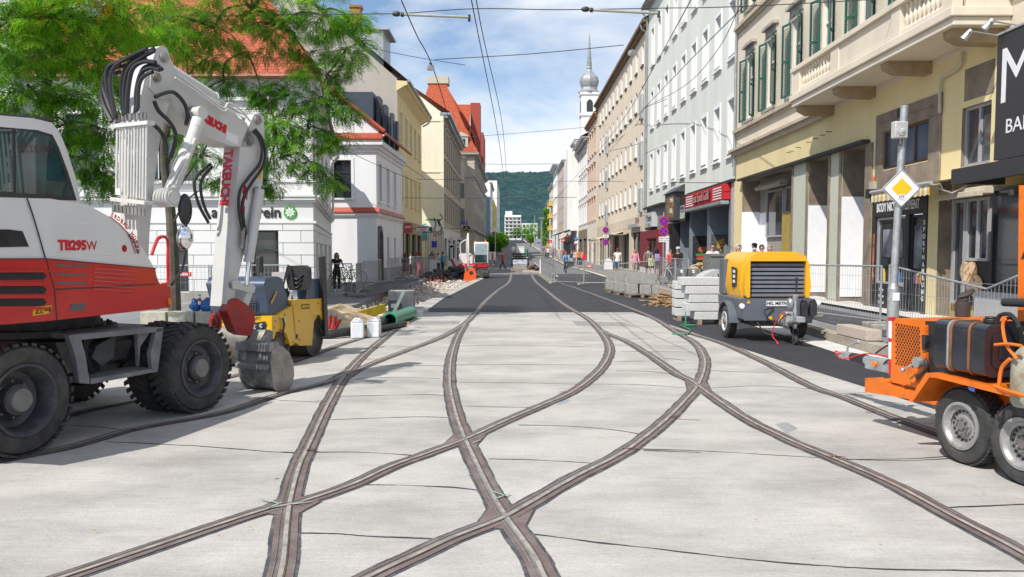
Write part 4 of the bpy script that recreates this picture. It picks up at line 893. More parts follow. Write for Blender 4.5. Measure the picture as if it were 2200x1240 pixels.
windows(AV,I4,f_ops,.2,'tee',FRAMED,GLASSB); windows(AV,I4,f_up,.18,'cross',FRAMED,sur=(WHL,.14,.05,True,True)); windows(AV,MS,s_up,.16,'one',FRAMED); windows(AV,MS,s_lo,.16,'one',FRAMEW,GLASSB)
m=MB() # rustication grooves drawn as real shallow courses of blocks
zc=[.46,.85,1.24,1.63,2.02,2.41,2.62]
def blocks(M,L,ops,zs,w0=1.15):
    for k in range(len(zs)-1):
        x=-.5*w0*(k%2)
        while x<L:
            a,b=max(x+.012,0),min(x+w0-.012,L)
            segs=[(a,b)]
            for o in ops:
                if o[2]<zs[k+1]-.02 and o[3]>zs[k]+.02:
                    n=[]
                    for p,q in segs:
                        if o[1]<=p or o[0]>=q: n.append((p,q)); continue
                        if o[0]>p: n.append((p,o[0]-.002))
                        if o[1]<q: n.append((o[1]+.002,q))
                    segs=n
            for p,q in segs:
                if q-p>.06: m.bx(p,q,-.035,.01,zs[k]+.014,zs[k+1]-.014,0,M)
            x+=w0
blocks(I4,LA,f_ops,zc); blocks(MS,LS,s_lo,zc)
m.build('rusticated_block',WHL,AV,smooth=None)
m=MB()
for MM,LL in ((I4,LA+.1),(MS,LS)):
    for z0_,z1_,p_ in ((2.64,2.72,.06),(3.30,3.38,.08),(3.38,3.48,.16),(3.48,3.54,.2),(3.95,4.02,.05),(6.8,6.95,.1),(6.95,7.19,.25)): m.bx(-.02,LL,-p_,.02,z0_,z1_,0,MM)
m.build('moulding',WHL,AV,smooth=None,each=True)
m=MB(); m.bx(0,LA+.06,-.07,.01,0,.43); m.bx(-.03,LS,-.07,.01,0,.43,0,MS); m.build('plinth',pm('stone_plinth',(.34,.32,.29),rough=.9,var=.2,scale=2,dirt=.3),AV,smooth=None,each=True)
m=MB()
for o in f_up[-3:]:
    for k in range(9): m.bx(o[0]+.1+k*.11,o[0]+.115+k*.11,-.22,-.2,3.98,4.28)
    for z in (3.98,4.12,4.27): m.bx(o[0]+.02,o[1]-.02,-.225,-.205,z,z+.015)
m.build('flower_grid',LEDGE,AV,smooth=None)
m=MB(); zr=14.2; e=.42
A=(-.5,-e,7.22);B=(LA+.3,-e,7.22); R0=(2,6.6,zr); R1=(LA-5.2,6.6,zr); S1=Vector(MS@Vector((LS,-e,7.22))); 
roof_quad(m,[A,B,R1,R0]); roof_quad(m,[B,tuple(S1),(LA-7.5,18,zr-2),R1]); m.build('roof',TILE,AV,smooth=None)
m=MB(); pts=[Vector(B)+(Vector(R1)-Vector(B))*t+Vector((0,0,.05)) for t in [i/24 for i in range(25)]]
for p,q in zip(pts,pts[1:]): m.cyl(p,q+Vector((0,0,.03)),.13,.10,n=8)
m.build('hip_tile',REDM,AV)
m=MB(); m.cyl((-.5,-e-.06,7.18),(LA+.3,-e-.06,7.18),.075,n=8); p0=Vector(B); m.cyl(p0,S1,.075,n=8); m.build('gutter',pm('brown_gutter',(.20,.06,.03),rough=.5),AV)
q=MS@Vector((LS-.25,-.12,0)); q2=MS@Vector((LS-.25,-.45,0)); pipe(AV,[(q2.x,q2.y,7.15),(q2.x,q2.y,6.9),(q.x,q.y,6.55),(q.x,q.y,3.6)],.07,pm('white_pipe',(.65,.65,.64),rough=.5))
m=MB(); m.bx(LA-9.8,LA-7.3,2.0,5,9.5,11.2); m.build('dormer',ZINC,AV,smooth=None)
AS=thing('shop_sign','black lettering with round green flower emblem on the white house','sign',(ax0,ay0,0),0)
m=MB(); xt=ux(458); m.text('alpenverein',(xt,-.03,2.98),t0,t1,.50,align='LEFT',bold=.012,squeeze=.96); m.build('lettering',BLK,AS,smooth=None)
GRE=pm('emblem_green',(.06,.33,.05),rough=.5,var=.05); c=(ux(626),-.045,2.99)
m=MB(); m.cyl((c[0],-.02,c[2]),(c[0],-.045,c[2]),.205,n=32); m.build('emblem_disc',GRE,AS,smooth=None)
m=MB()
for k in range(8):
    a=2*PI*k/8+.2; d=Vector((math.cos(a),0,math.sin(a))); s=Vector((-d.z,0,d.x)); o=Vector(c)+Vector((0,-.003-.0015*k,0))
    m.add([o+d*.03,o+d*.10+s*.038,o+d*.17,o+d*.10-s*.038],[(0,1,2,3)])
m.disc((c[0],-.062,c[2]),(0,-1,0),.035,12); m.build('flower',WHT,AS,smooth=None)
NP=thing('house_number','dark green house number plate on the white house','sign',(ux(619),ay0-.04,2.24),0)
m=MB(); m.bx(-.155,.155,-.02,0,-.115,.115); m.build('plate',pm('sign_green',(.012,.075,.028),rough=.35,var=.05),NP,smooth=None,bevel=.005)
m=MB(); m.text('13',(0,-.024,.025),t0,t1,.15,bold=.004); m.text('Keplerstr.',(0,-.024,-.075),t0,t1,.045); m.build('lettering',WHT,NP,smooth=None)
# grey building at the far left
GL=thing('office_block','plain pale grey block at the left edge behind the trees','building',(-24,26.2,0),0)
m=MB(); m.bx(0,8.6,0,.45,0,13); m.build('wall',pm('grey_panel',(.42,.44,.46),rough=.7,var=.08,scale=2,stretch=(4,1,.3)),GL,smooth=None)
m=MB(); m.bx(-.05,8.65,-.05,.5,13,13.2); m.build('coping',ZINC,GL,smooth=None)
# =====================================================================
# left: white house with red ledges
# =====================================================================
WH=thing('town_house','white two storey house with red ledges and white gable','building',(-13.5,48,0),0)
LW=13.5-7.72; MW=FM(LW,0,PI/2-.02)
WHW=plaster('bright_white_plaster',(.74,.74,.75),dirt=.05)
def uw(px): return (px-CX)*48/F+13.5
def vw(px): s,_=PL(px,540,(-7.72,48),(.02,1)); return s
wf=[(uw(718),uw(757),4.78,6.92)]; ws=[(vw(815),vw(820.5),4.65,6.8),(vw(832),vw(837),4.65,6.8),(vw(847),vw(851),4.65,6.8)]; wl2=[(vw(832),vw(836),.9,2.6),(vw(847),vw(850.5),.9,2.6)]
dr=[(.25,1.75,.02,3.2,.3)]
LWs=9.8
m=MB(); facade(m,I4,LW,8.1,wf,.18); facade(m,MW,LWs,8.1,ws+wl2+dr,.22)
m.add([(LW-8.2,0,8.1),(LW,0,8.1),(LW+.2,0,8.55),(LW-4.6,0,12.4),(LW-8.2,0,9.4)],[(0,1,2,3,4)]); m.build('wall',WHW,WH,smooth=None)
windows(WH,I4,wf,.18,'tee',FRAMED,sur=(WHW,.16,.04,True,False)); windows(WH,MW,ws,.22,'tee',FRAMED,sur=(WHW,.14,.04,True,False)); windows(WH,MW,wl2,.22,'tee',FRAMED)
m=MB()
for MM,LL in ((I4,LW+.06),(MW,LWs)):
    for z0_,z1_,p_ in ((3.70,3.80,.06),(3.80,3.92,.14),(7.35,7.55,.08),(7.55,7.75,.2),(7.75,8.02,.36)): m.bx(-.02,LL+p_*(MM is I4),-p_,.02,z0_,z1_,0,MM)
m.build('moulding',WHW,WH,smooth=None,each=True)
m=MB()
for MM,LL,p_ in ((I4,LW+.2,.2),(MW,LWs,.2)): m.prism([(-p_,3.925),(0,3.925),(0,4.25),(-p_,4.0)],MM@Vector((-.02,0,0)),MM.to_3x3()@Vector((0,1,0)),(0,0,1),MM.to_3x3()@Vector((LL,0,0)))
m.prism([(-.45,8.03),(.0,8.03),(0,8.45),(-.45,8.12)],(0,0,0),(0,1,0),(0,0,1),(LW+.4,0,0)); m.build('red_ledge',REDM,WH,smooth=None,each=True)
m=MB(); roof_quad(m,[tuple(MW@Vector((-.2,-.55,8.42))),tuple(MW@Vector((LWs,-.55,8.42))),tuple(MW@Vector((LWs,4.9,12.5))),tuple(MW@Vector((-.2,4.9,12.5)))]); m.build('roof',TILED,WH,smooth=None)
m=MB(); m.cyl((LW+.5,-.15,8.5),(LW-4.6,-.15,12.55),.12,n=8); m.build('verge',REDM,WH)
m=MB(); m.cyl(MW@Vector((-.2,-.6,8.36)),MW@Vector((LWs,-.6,8.36)),.08,n=8); m.build('gutter',REDM,WH); pipe(WH,[(LW+.5,-.1,8.3),(LW-.2,-.12,8.0),(LW-.55,-.12,7.95)],.06,MATS['white_pipe'])
STD=pm('weathered_portal',(.13,.125,.115),rough=.9,var=.3,scale=3)
m=MB()
M3=MW.to_3x3(); arc=[(1.0+.78*math.cos(PI*k/12),2.45+.78*math.sin(PI*k/12)) for k in range(13)]; arci=[(1.0+.5*math.cos(PI*k/12),2.45+.5*math.sin(PI*k/12)) for k in range(13)]
poly=[(1.78,.02)]+arc+[(.22,.02),(.5,.02)]+arci[::-1]+[(1.5,.02)]
m.prism(poly,MW@Vector((0,-.08,0)),M3@Vector((1,0,0)),(0,0,1),M3@Vector((0,.2,0))); m.build('portal',STD,WH,smooth=None)
m=MB(); m.bx(.3,1.7,.25,.28,.02,3.2,0,MW); m.build('door',pm('old_door',(.06,.055,.05),rough=.8,var=.3),WH,smooth=None)
m=MB(); m.bx(2.3,LWs,-.04,.01,0,.75,0,MW); m.build('plinth',pm('grey_plinth',(.30,.31,.33),rough=.9,var=.1),WH,smooth=None,each=True)
# dark clad dormers on its roof
NAVY=pm('navy_cladding',(.045,.06,.085),rough=.45,var=.1,scale=2)
m=MB(); m.bx(13.5-11.1,13.5-9.1,7.5,9.6,9,12.15)
for k,(x,zt) in enumerate(((-8.95,12.0),(-8.55,11.5),(-8.15,11.0),(-7.85,10.5))): m.bx(13.5+x-.05,13.5+x+.18,8.2+.3*k,9.6,8.6,zt)
m.build('clad_dormer',NAVY,WH,smooth=None,each=True)
# =====================================================================
# left: yellow house, cream gable house, house with orange turret roof
# =====================================================================
YLW=plaster('butter_plaster',(.72,.60,.33),dirt=.1); GREYG=plaster('grey_gable_plaster',(.42,.385,.34),dirt=.4,dcol=(.28,.26,.24),dscale=.5)
yx=-7.9; cy=[y-58.3 for y in (60.2,63.1,66.0,68.9,71.8)]
YH,_=simple_house('town_house','butter yellow house with bare grey gable wall','%s'and(yx,58.3),(yx,73.8),13.4,YLW,cy,(5.2,9.4),1.0,2.15,.10,FRAMEW,YLW,gz=4.0,ground=plaster('ochre_ground',(.36,.30,.18)),shops=[(.6,3.2),(4,7),(8,11),(11.8,15)],sill=True,depth=14)
YH['label']='butter yellow house with bare grey gable wall'
m=MB(); m.add([(-.02,-.02,7.8),(-.02,-.02,13.5),(-.02,0,13.6),(-.02,8.5,20.9),(-.02,14,20.9),(-.02,14,7.8)],[(5,4,3,2,1,0)]); m.build('gable_wall',GREYG,YH,smooth=None)
m=MB(); m.prism([(-.75,13.1),(-.55,13.05),(0,12.7),(0,13.4),(-.75,13.35)],(-.3,0,0),(0,1,0),(0,0,1),(16,0,0)); m.build('cove_eave',YLW,YH,smooth=None)
m=MB(); roof_quad(m,[(-.35,-.8,13.42),(15.7,-.8,13.42),(15.7,8.5,21.1),(-.35,8.5,21.1)]); m.build('roof',TILED,YH,smooth=None)
m=MB(); m.cyl((-.3,-.85,13.38),(15.8,-.85,13.38),.10,n=8); m.tube([(15.75,-.8,13.3),(15.75,-.6,12.9),(15.75,-.1,12.6)],.07); m.build('gutter',ZINC,YH)
m=MB(); m.bx(.6,4.0,1.0,4.5,14.4,17.0); m.bx(.45,4.2,.6,4.6,17.002,17.15); m.build('roof_cabin',ZINC,YH,smooth=None)
m=MB(); m.bx(.8,1.5,2.6,3.3,16.2,18.6); m.bx(.72,1.58,2.52,3.38,18.6,18.75); m.build('chimney',pm('chimney_brick',(.40,.13,.07),rough=.9,var=.3,scale=6),YH,smooth=None)
m=MB(); m.tube([(3,8,20.9),(3,8,27)],.03); 
for k in range(3): m.tube([(3,7.4+.2*k,24.6+.5*k),(3,8.6-.2*k,24.6+.5*k)],.015)
m.build('aerial',ZINC,YH)
CRM=plaster('pale_cream_plaster',(.78,.73,.58),dirt=.12); BRN=pm('brown_blind',(.14,.075,.05),rough=.8,var=.2)
CLH,_=simple_house('town_house','cream house with brown blinds and graffiti on its gable','%s'and(-6.5,80),(-6.5,106),14.6,plaster('old_cream',(.44,.40,.32)),[1.6+2.85*i for i in range(9)],(4.7,8.1,11.3),1.1,2.0,.12,FRAMEB,pm('old_trim',(.36,.33,.27),rough=.9,var=.2),gz=3.9,ground=pm('white_ground',(.62,.62,.61),rough=.8,var=.15),shops=[(1,4),(6,10),(12,17),(19,24)],eave=ZINC,hood=True,depth=9,ew=.7)
m=MB(); m.add([(-.03,-.02,0),(-.03,-.02,14.7),(-.03,4.6,18.2),(-.03,9,18.2),(-.03,9,0)],[(4,3,2,1,0)]); m.build('gable_wall',CRM,CLH,smooth=None)
m=MB(); m.bx(-.10,-.031,-.04,2.0,14.0,14.3); m.bx(-.10,-.031,-.04,9,9.2,9.32); m.bx(-.08,-.031,-.04,.3,4,13.99); m.build('gable_moulding',CRM,CLH,smooth=None,each=True)
m=MB(); roof_quad(m,[(-.2,-.7,14.83),(26,-.7,14.83),(26,4.6,18.4),(-.2,4.6,18.4)]); m.build('roof',TILEF,CLH,smooth=None)
gcol=[pm('graffiti_%s'%n,c,rough=.7,var=.1) for n,c in (('blue',(.08,.35,.45)),('white',(.75,.75,.75)),('black',(.03,.03,.03)),('green',(.15,.4,.1)),('orange',(.6,.25,.12)))]
m=MB()
def gq(py,pz,s,mi,off,pts): m.add([(-.04-off,py+p*s,pz+q*s) for p,q in pts],[tuple(range(len(pts)))],mi)
gq(1.3,4.0,1,0,0,[(.2,-1.2),(.9,-1.3),(1.1,.2),(.4,.4),(-.1,.0)]); gq(.9,3.9,1,1,.004,[(-.6,-1.1),(.5,-1.2),(.9,.3),(-.1,.8),(-.7,.2)]); gq(.85,3.6,.6,4,.008,[(-.3,-.8),(.3,-.8),(.2,.2),(-.2,.2)]); gq(.9,4.6,1,3,.010,[(-.9,0),(.9,.1),(.6,.25),(-.5,.2)])
m.build('graffiti',gcol,CLH,smooth=None)
m=MB()
for pts in ([(-.35,5.3),(-.6,4.9),(-.25,4.6),(-.5,4.2)],[(-.1,4.8),(-.3,4.2),(-.55,3.9),(-.2,3.6)],[(.2,4.9),(.05,4.2),(.3,3.7)],[(-.6,3.7),(-.35,3.3),(-.1,3.6)]): m.tube(crom([(-.06,1.0+p-.3,q) for p,q in pts],5),.05,5,2)
m.build('graffiti_tag',gcol,CLH)
DGR=plaster('grey_stucco',(.36,.34,.30),dirt=.3); DCR=plaster('bay_stucco',(.52,.48,.41))
DM=thing('corner_house','grey corner house with steep orange turret roof','building',(-10,108,zp(108)),0)
d_ops=[(u-.5,u+.5,z,z+2.1) for z in (5.4,8.9,11.9) for u in (1.6,3.4)]; ds=[(1.5+2.9*i-.5,1.5+2.9*i+.5,z,z+2.0) for z in (4.6,7.9,11.2) for i in range(14)]
m=MB(); MD=FM(5.2,0,PI/2); facade(m,I4,5.2,14.0,d_ops,.15,mi=1); facade(m,MD,42,14.0,ds,.2); m.build('wall',[DGR,DCR],DM,smooth=None)
windows(DM,I4,d_ops,.15,'cross',FRAMEW); windows(DM,MD,ds,.2,'two',FRAMEB)
m=MB(); m.lathe([(1.5,4.3),(1.5,13.2),(1.7,13.3),(1.7,13.6)],(2.6,.6,0),(0,0,1),20); m.build('round_bay',DCR,DM)
m=MB()
for k in range(3):
    for z in (5.0,8.2):
        a=-PI/2+(k-1)*.75; m.box((2.6+1.5*math.cos(a),.6+1.5*math.sin(a),z+1),(.08,.75,1.9),a)
m.build('bay_window',GLASS,DM,smooth=None,each=True)
m=MB()
for MM,LL in ((I4,5.3),(MD,42)):
    for z0_,z1_,p_ in ((4.1,4.3,.25),(10.9,11.0,.12),(13.6,13.8,.2),(13.8,14.05,.5)): m.bx(-.02,LL+p_*(MM is I4),-p_,.02,z0_,z1_,0,MM)
m.build('moulding',DGR,DM,smooth=None,each=True)
m=MB(); 
b=[(-4.2,-.5,14.06),(5.7,-.5,14.06),(5.7,11,14.06),(-4.2,11,14.06)]; k=[(-2.6,.9,17.6),(3.9,.9,17.6),(3.9,9.4,17.6),(-2.6,9.4,17.6)]; t=[(-.9,4.2,23.6),(1.3,4.2,23.6),(1.3,6.2,23.6),(-.9,6.2,23.6)]
for i in range(4):
    j=(i+1)%4; roof_quad(m,[b[i],b[j],k[j],k[i]]); roof_quad(m,[k[i],k[j],t[j],t[i]])
roof_quad(m,[(5.5,9,14.06),(5.5,42,14.06),(4.4,42,18.5),(4.4,9,18.5)]); roof_quad(m,[(4.4,9,18.5),(4.4,42,18.5),(.2,42,25.5),(.2,9,25.5)]); roof_quad(m,[(.2,9,25.5),(4.4,9,18.5),(-4,9,18.5)])
roof_quad(m,[(-3,10.2,15),(3.8,10.2,15),(3.8,20,23.6),(-3,20,23.6)])
m.build('roof',TILEF,DM,smooth=None)
m=MB(); m.bx(-1.2,1.6,4.0,6.4,23.6,24.6); m.build('roof_cap',pm('pale_cap',(.5,.46,.38),rough=.9),DM,smooth=None)
m=MB(); m.bx(3.802,5.25,18.5,22,14,23.6); m.bx(4.6,5.3,31,41,14,21.0); m.build('fire_wall',pm('red_fire_wall',(.36,.07,.05),rough=.8,var=.1),DM,smooth=None,each=True)
m=MB(); m.bx(2.7,4.4,-.2,1.6,14.1,16.1); m.prism([(-.15,0),(1.85,0),(.85,.6)],(2.7,-.3,16.1),(1,0,0),(0,0,1),(0,1.8,0)); m.build('dormer',DCR,DM,smooth=None)
m=MB(); m.bx(3.05,4.05,-.23,-.203,14.5,15.8); m.build('dormer_window',GLASS,DM,smooth=None)
m=MB(); m.bx(-3.6,-2.7,1.5,2.4,17,21.5); m.build('chimney',MATS['chimney_brick'],DM,smooth=None)
GS=thing('shop_sign','blue shop lettering on the turreted corner house','sign',(-10,108,zp(108)),0)
m=MB(); m.text('GERMANIA',(3.1,-1.1,5.0),t0,t1,.95,depth=.1,bold=.02,squeeze=.55); m.build('lettering',pm('letter_blue',(.03,.06,.42),rough=.4),GS,smooth=None)
simple_house('town_house','narrow ochre house beyond the turreted corner house',(-5.3,152),(-5.3,168),12.3,plaster('ochre_plaster',(.46,.33,.17)),[1.5+2.6*i for i in range(6)],(4.6,7.8,10),1,1.6,.15,FRAMEW,WTR,'two',eave=ZINC)
BLH,_=simple_house('apartment_block','pale blue block with vertical lettering',(-5.1,168),(-5.1,190),11.2,plaster('pale_blue',(.30,.42,.50)),[1.5+2.8*i for i in range(7)],(4.6,7.2,9.4),1.2,1.3,.15,FRAMEW,None,'two')
m=MB(); 
for i,ch in enumerate('FRANKENHOF'): m.text(ch,(1.0,-.35,10.5-i*.8),(0,1,0) and Vector((0,-1,0)),t1,.9,depth=.05,bold=.01)
m.bx(.95,1.05,-.75,0,2.6,11,1); m.build('lettering',[BLK,pm('sign_blue',(.25,.40,.48),rough=.5)],BLH,smooth=None)
simple_house('town_house','white tall house with roof terrace further up the left side',(-4.9,190),(-4.9,215),14.8,WHP,[1.5+2.8*i for i in range(8)],(4.6,7.6,10.4,12.6),1.1,1.5,.15,FRAMED,None,'two',eave=ZINC)
simple_house('town_house','grey white house with yellow upper wall on the left',(-4.7,215),(-4.7,245),12.0,plaster('lemon_plaster',(.60,.50,.10)),[1.5+2.8*i for i in range(10)],(5.6,8.6),1.1,1.5,.15,FRAMED,None,'two',gz=5,ground=WHP)
simple_house('apartment_block','tall white block at the far end of the left row',(-4.4,245),(-4.4,300),18.5,WHP,[2+3*i for i in range(17)],(4,7,10,13,16),1.2,1.5,.15,FRAMED,None,'two')
EB,_=simple_house('apartment_block','white seven storey block closing the street end',(-2.9,330),(3.6,330),15.6,WHP,[.9+1.55*i for i in range(4)],(1.0,3.3,5.6,7.9,10.2,12.5),1.0,1.4,.3,FRAMED,None,'two')
m=MB()
for z in (2.9,5.2,7.5,9.8,12.1,14.4): m.bx(0,6.5,-.8,-.002,z,z+.25)
m.bx(.3,3,1,5,15.6,18.2); m.build('balcony_band',WHP,EB,smooth=None,each=True); EB.scale=(1,1,.62)
simple_house('apartment_block','low pale block behind the street end on the right',(4.0,345),(10.5,345),7.0,WHP,[1+1.5*i for i in range(4)],(1,3.2,5.2),1,1.2,.2,FRAMED,None,'two')
# ---------------- machine materials ----------------
WPNT=pm('white_machine_paint',(.70,.70,.69),rough=.32,var=.04,scale=2,coat=.3,dirt=.3,dcol=(.50,.48,.44),dscale=2.5,dsharp=.4)
RPNT=pm('red_machine_paint',(.52,.010,.012),rough=.28,var=.06,scale=2,coat=.5,dirt=.25,dcol=(.33,.05,.035),dscale=3,dsharp=.3)
GPNT=pm('boom_grey_paint',(.56,.555,.53),rough=.4,var=.06,scale=3,coat=.15,dirt=.22,dcol=(.38,.34,.29),dscale=4,dsharp=.3)
DKST=pm('chassis_grey',(.055,.058,.062),rough=.6,var=.25,scale=6,bump=.15,dirt=.45,dcol=(.17,.155,.135),dscale=5,dsharp=.25)
RUBB=pm('tyre_rubber',(.036,.036,.037),rough=.85,var=.3,scale=9,bump=.2,bscale=80,dirt=.55,dcol=(.125,.115,.10),dscale=4,dsharp=.4)
RIMD=pm('dirty_rim',(.05,.056,.066),rough=.5,metal=.2,var=.3,scale=8,dirt=.45,dcol=(.19,.155,.115),dscale=5,dsharp=.3)
HUBG=pm('hub_grey',(.17,.165,.16),rough=.6,var=.2,scale=9,dirt=.35,dcol=(.1,.06,.035))
HOSE=pm('hydraulic_hose',(.022,.022,.024),rough=.5,var=.2,scale=30)
CHRM=pm('chrome',(.75,.75,.76),rough=.12,metal=1.,var=.03)
STEL=pm('worn_steel',(.33,.32,.30),rough=.45,metal=.55,var=.3,scale=5,dirt=.45,dcol=(.15,.11,.075),dscale=4,dsharp=.25)
BUCK=pm('bucket_steel',(.20,.205,.21),rough=.5,metal=.4,var=.3,scale=5,dirt=.5,dcol=(.36,.35,.33),dscale=11,dsharp=.12)
BGLS=pm('cab_glass',(.018,.05,.05),rough=.04,var=.6,scale=2.2,spec=1.)
BLKP=pm('black_plastic',(.025,.025,.027),rough=.45,var=.2)
REDC=pm('coupler_red',(.35,.02,.02),rough=.45,var=.2,dirt=.4,dcol=(.14,.06,.045),dscale=7)
REDS=pm('sticker_red',(.55,.015,.03),rough=.4,var=.03); YELS=pm('sticker_yellow',(.75,.42,.01),rough=.4,var=.03); WHS=pm('sticker_white',(.75,.75,.75),rough=.4,var=.02)
PIPW=pm('pipe_white',(.62,.61,.58),rough=.4,var=.06,dirt=.3,dcol=(.4,.36,.3),dscale=12)
class Plane:
    def __init__(s,P0,dr):
        l=math.hypot(*dr); s.P0=Vector((P0[0],P0[1],0)); s.d=Vector((dr[0]/l,dr[1]/l,0)); s.n=Vector((s.d.y,-s.d.x,0))
    def p(s,px,py,off=0.):
        a,z=PL(px,py,s.P0,(s.d.x,s.d.y)); return s.P0+s.d*a+s.n*off+Vector((0,0,z))
    def sz(s,px,py): return PL(px,py,s.P0,(s.d.x,s.d.y))
    def prism(s,m,pix,off,depth,mi=0):   # from off, extruded away from the viewer side (-n) by depth
        m.prism([s.sz(*q) for q in pix],s.P0+s.n*off,s.d,(0,0,1),-s.n*depth,mi)
    def line(s,m,pix,r,off=0.,mi=0,n=6,smooth=True):
        pts=[s.p(*q,off) for q in pix]; m.tube(crom(pts,6) if smooth and len(pts)>2 else pts,r,n,mi)
def bw(m,name,mats,root,**k):
    l=root.location; m.v=[(v[0]-l.x,v[1]-l.y,v[2]-l.z) for v in m.v]; return m.build(name,mats,root,**k)
def wheel(root, c, ax, R, wdt, rim, tread='lug', dish=.06, mats=None, nlug=34, rimname='rim', lug_h=.014, holes=0):
    """c centre of outer face, ax unit vector pointing outwards"""
    c=Vector(c)-Vector(root.location); ax=Vector(ax).normalized(); t=MB(); w=wdt
    t.lathe([(rim,-w*.96),(rim+.02,-w),(R*.80,-w*1.0),(R*.93,-w*.96),(R-.012,-w*.86),(R,-w*.72),(R,-w*.28),(R-.012,-w*.14),(R*.93,-w*.04),(R*.80,0),(rim+.04,0),(rim+.02,-.004),(rim,-.02)],c,ax,48,caps=False)
    u,v=t.frame(ax)
    if tread=='lug':
        for k in range(nlug):
            for sd in (0,1):
                a=2*PI*(k+.5*sd)/nlug; rd=u*math.cos(a)+v*math.sin(a); tg=ax.cross(rd)
                o=c+rd*(R-.012)+ax*(-w*(.02 if sd==0 else .48)); h=w*.5; sk=.07*(1 if sd else -1)
                q=[Vector((0,0)),Vector((h,sk)),Vector((h,sk+.05)),Vector((0,.05))]
                pts=[o-ax*p.x+tg*p.y for p in q]+[o-ax*p.x+tg*p.y+rd*(lug_h+.008) for p in q]
                t.add(pts,[(0,1,2,3),(7,6,5,4),(0,4,5,1),(1,5,6,2),(2,6,7,3),(3,7,4,0)])
    else:
        for k in range(nlug):
            a=2*PI*k/nlug; rd=u*math.cos(a)+v*math.sin(a); tg=ax.cross(rd)
            for x0 in (.12,.40,.66):
                o=c+rd*(R-.006)-ax*(w*x0); h=w*.2; q=[(0,0),(h,.02),(h,.02+2*PI*R/nlug*.72),(0,2*PI*R/nlug*.72)]
                pts=[o-ax*p[0]+tg*p[1] for p in q]+[o-ax*p[0]+tg*p[1]+rd*(.012) for p in q]
                t.add(pts,[(0,1,2,3),(7,6,5,4),(0,4,5,1),(1,5,6,2),(2,6,7,3),(3,7,4,0)])
    mt,mr,mh=mats or (RUBB,RIMD,HUBG)
    to=t.build('wheel',mt,root,smooth=40)
    r=MB(); r.lathe([(rim+.012,-.03),(rim+.012,.006),(rim-.012,.008),(rim-.03,-.02),(rim-.05,-dish*.6),(rim*.80,-dish),(rim*.62,-dish*1.15),(rim*.46,-dish*.9),(rim*.44,-dish*.5),(0,-dish*.5)],c,ax,40,caps=False); 
    if holes:
        for k in range(holes):
            a=2*PI*k/holes; rd=u*math.cos(a)+v*math.sin(a); r.disc(c+rd*rim*.66-ax*(dish*1.13-.006),ax,rim*.07,12,1)
    r.build(rimname,[mr,BLKP],to,smooth=35)
    h=MB(); hr=.20 if holes else .36; h.cyl(c-ax*dish*.5,c-ax*dish*.5+ax*(.02 if holes else .05),rim*hr,rim*hr*.9,24)
    for k in range(8):
        a=2*PI*k/8; rd=u*math.cos(a)+v*math.sin(a); q_=c+rd*rim*(.33 if holes else .52)-ax*dish*(.5 if holes else 1); h.cyl(q_,q_+ax*.022,.012,n=6)
    h.build('hub',mh,to,smooth=35)
    return to
# =====================================================================
# wheeled excavator
# =====================================================================
EXC=(-4.85,8.45,0)
EX=thing('wheeled_excavator','red and white wheeled excavator with raised grey boom and small bucket','excavator',EXC,0)
hx=Vector((.364,.931,0)).normalized(); rx=Vector((hx.y,-hx.x,0)); c0=Vector(EXC)
for f in (1.057,-1.057):
    for sgn in (1,-1):
        ax=rx*sgn; c=c0+hx*f+ax*1.2+Vector((0,0,.49))
        wheel(EX,c,ax,.475,.27,.30,dish=.17 if f<0 else .10); wheel(EX,c-ax*.36,ax,.475,.27,.29,dish=.05)
def loc(f,r,z): return c0+hx*f+rx*r+Vector((0,0,z))
MX=Matrix((( hx.x,rx.x,0,c0.x),(hx.y,rx.y,0,c0.y),(0,0,1,0),(0,0,0,1)))
m=MB(); m.bx(-1.2,1.25,-.42,.42,.55,.92,0,MX); m.bx(-1.0,1.0,-.62,.62,.62,.80,0,MX); m.bx(.85,1.35,-.75,.75,.60,.86,0,MX); m.bx(-1.5,-1.1,-.6,.6,.5,.85,0,MX)
m.cyl(loc(0,0,.92),loc(0,0,1.13),.62,n=32); m.cyl(loc(0,0,.93),loc(0,0,1.0),.78,n=32)
for k in range(26): a=2*PI*k/26; m.cyl(loc(.71*math.cos(a),.71*math.sin(a),.99),loc(.71*math.cos(a),.71*math.sin(a),1.03),.018,n=6)
bw(m,'chassis',DKST,EX,smooth=35,bevel=.02)
m=MB(); 
for f in (1.057,-1.057): m.cyl(loc(f,-1.0,.49),loc(f,1.0,.49),.10,n=14); m.bx(f-.2,f+.2,-.22,.22,.36,.66,0,MX)
bw(m,'axle',DKST,EX,smooth=35,bevel=.01)
CP=Plane((-4.12,7.03),(hx.x,hx.y))
m=MB()
CP.prism(m,[(176,719),(356,703),(358,712),(180,731)],-.04,.35); CP.prism(m,[(203,815),(345,791),(345,799),(203,826)],-.04,.35)
CP.prism(m,[(155,722),(178,718),(190,760),(200,825),(178,824),(170,770)],-.04,.06); CP.prism(m,[(344,706),(358,704),(346,795),(334,797),(330,760)],-.04,.05); CP.prism(m,[(311,716),(345,706),(318,745),(315,790)],-.1,.04)
bw(m,'step_frame',pm('step_grey',(.15,.155,.165),rough=.6,var=.2,scale=8,dirt=.35,dcol=(.26,.24,.21),dscale=6),EX,smooth=None,bevel=.012)
m=MB(); CP.prism(m,[(250,745),(292,722),(285,770),(262,790),(240,770)],-.25,.3); CP.prism(m,[(180,740),(230,735),(225,800),(205,808)],-.35,.3); bw(m,'valve_block',DKST,EX,smooth=None,bevel=.02)
m=MB()
for k in range(5): CP.line(m,[(232+9*k,728),(238+9*k,770),(252+8*k,812)],.014,-.3-.03*k)
bw(m,'chassis_hose',HOSE,EX,each=True)
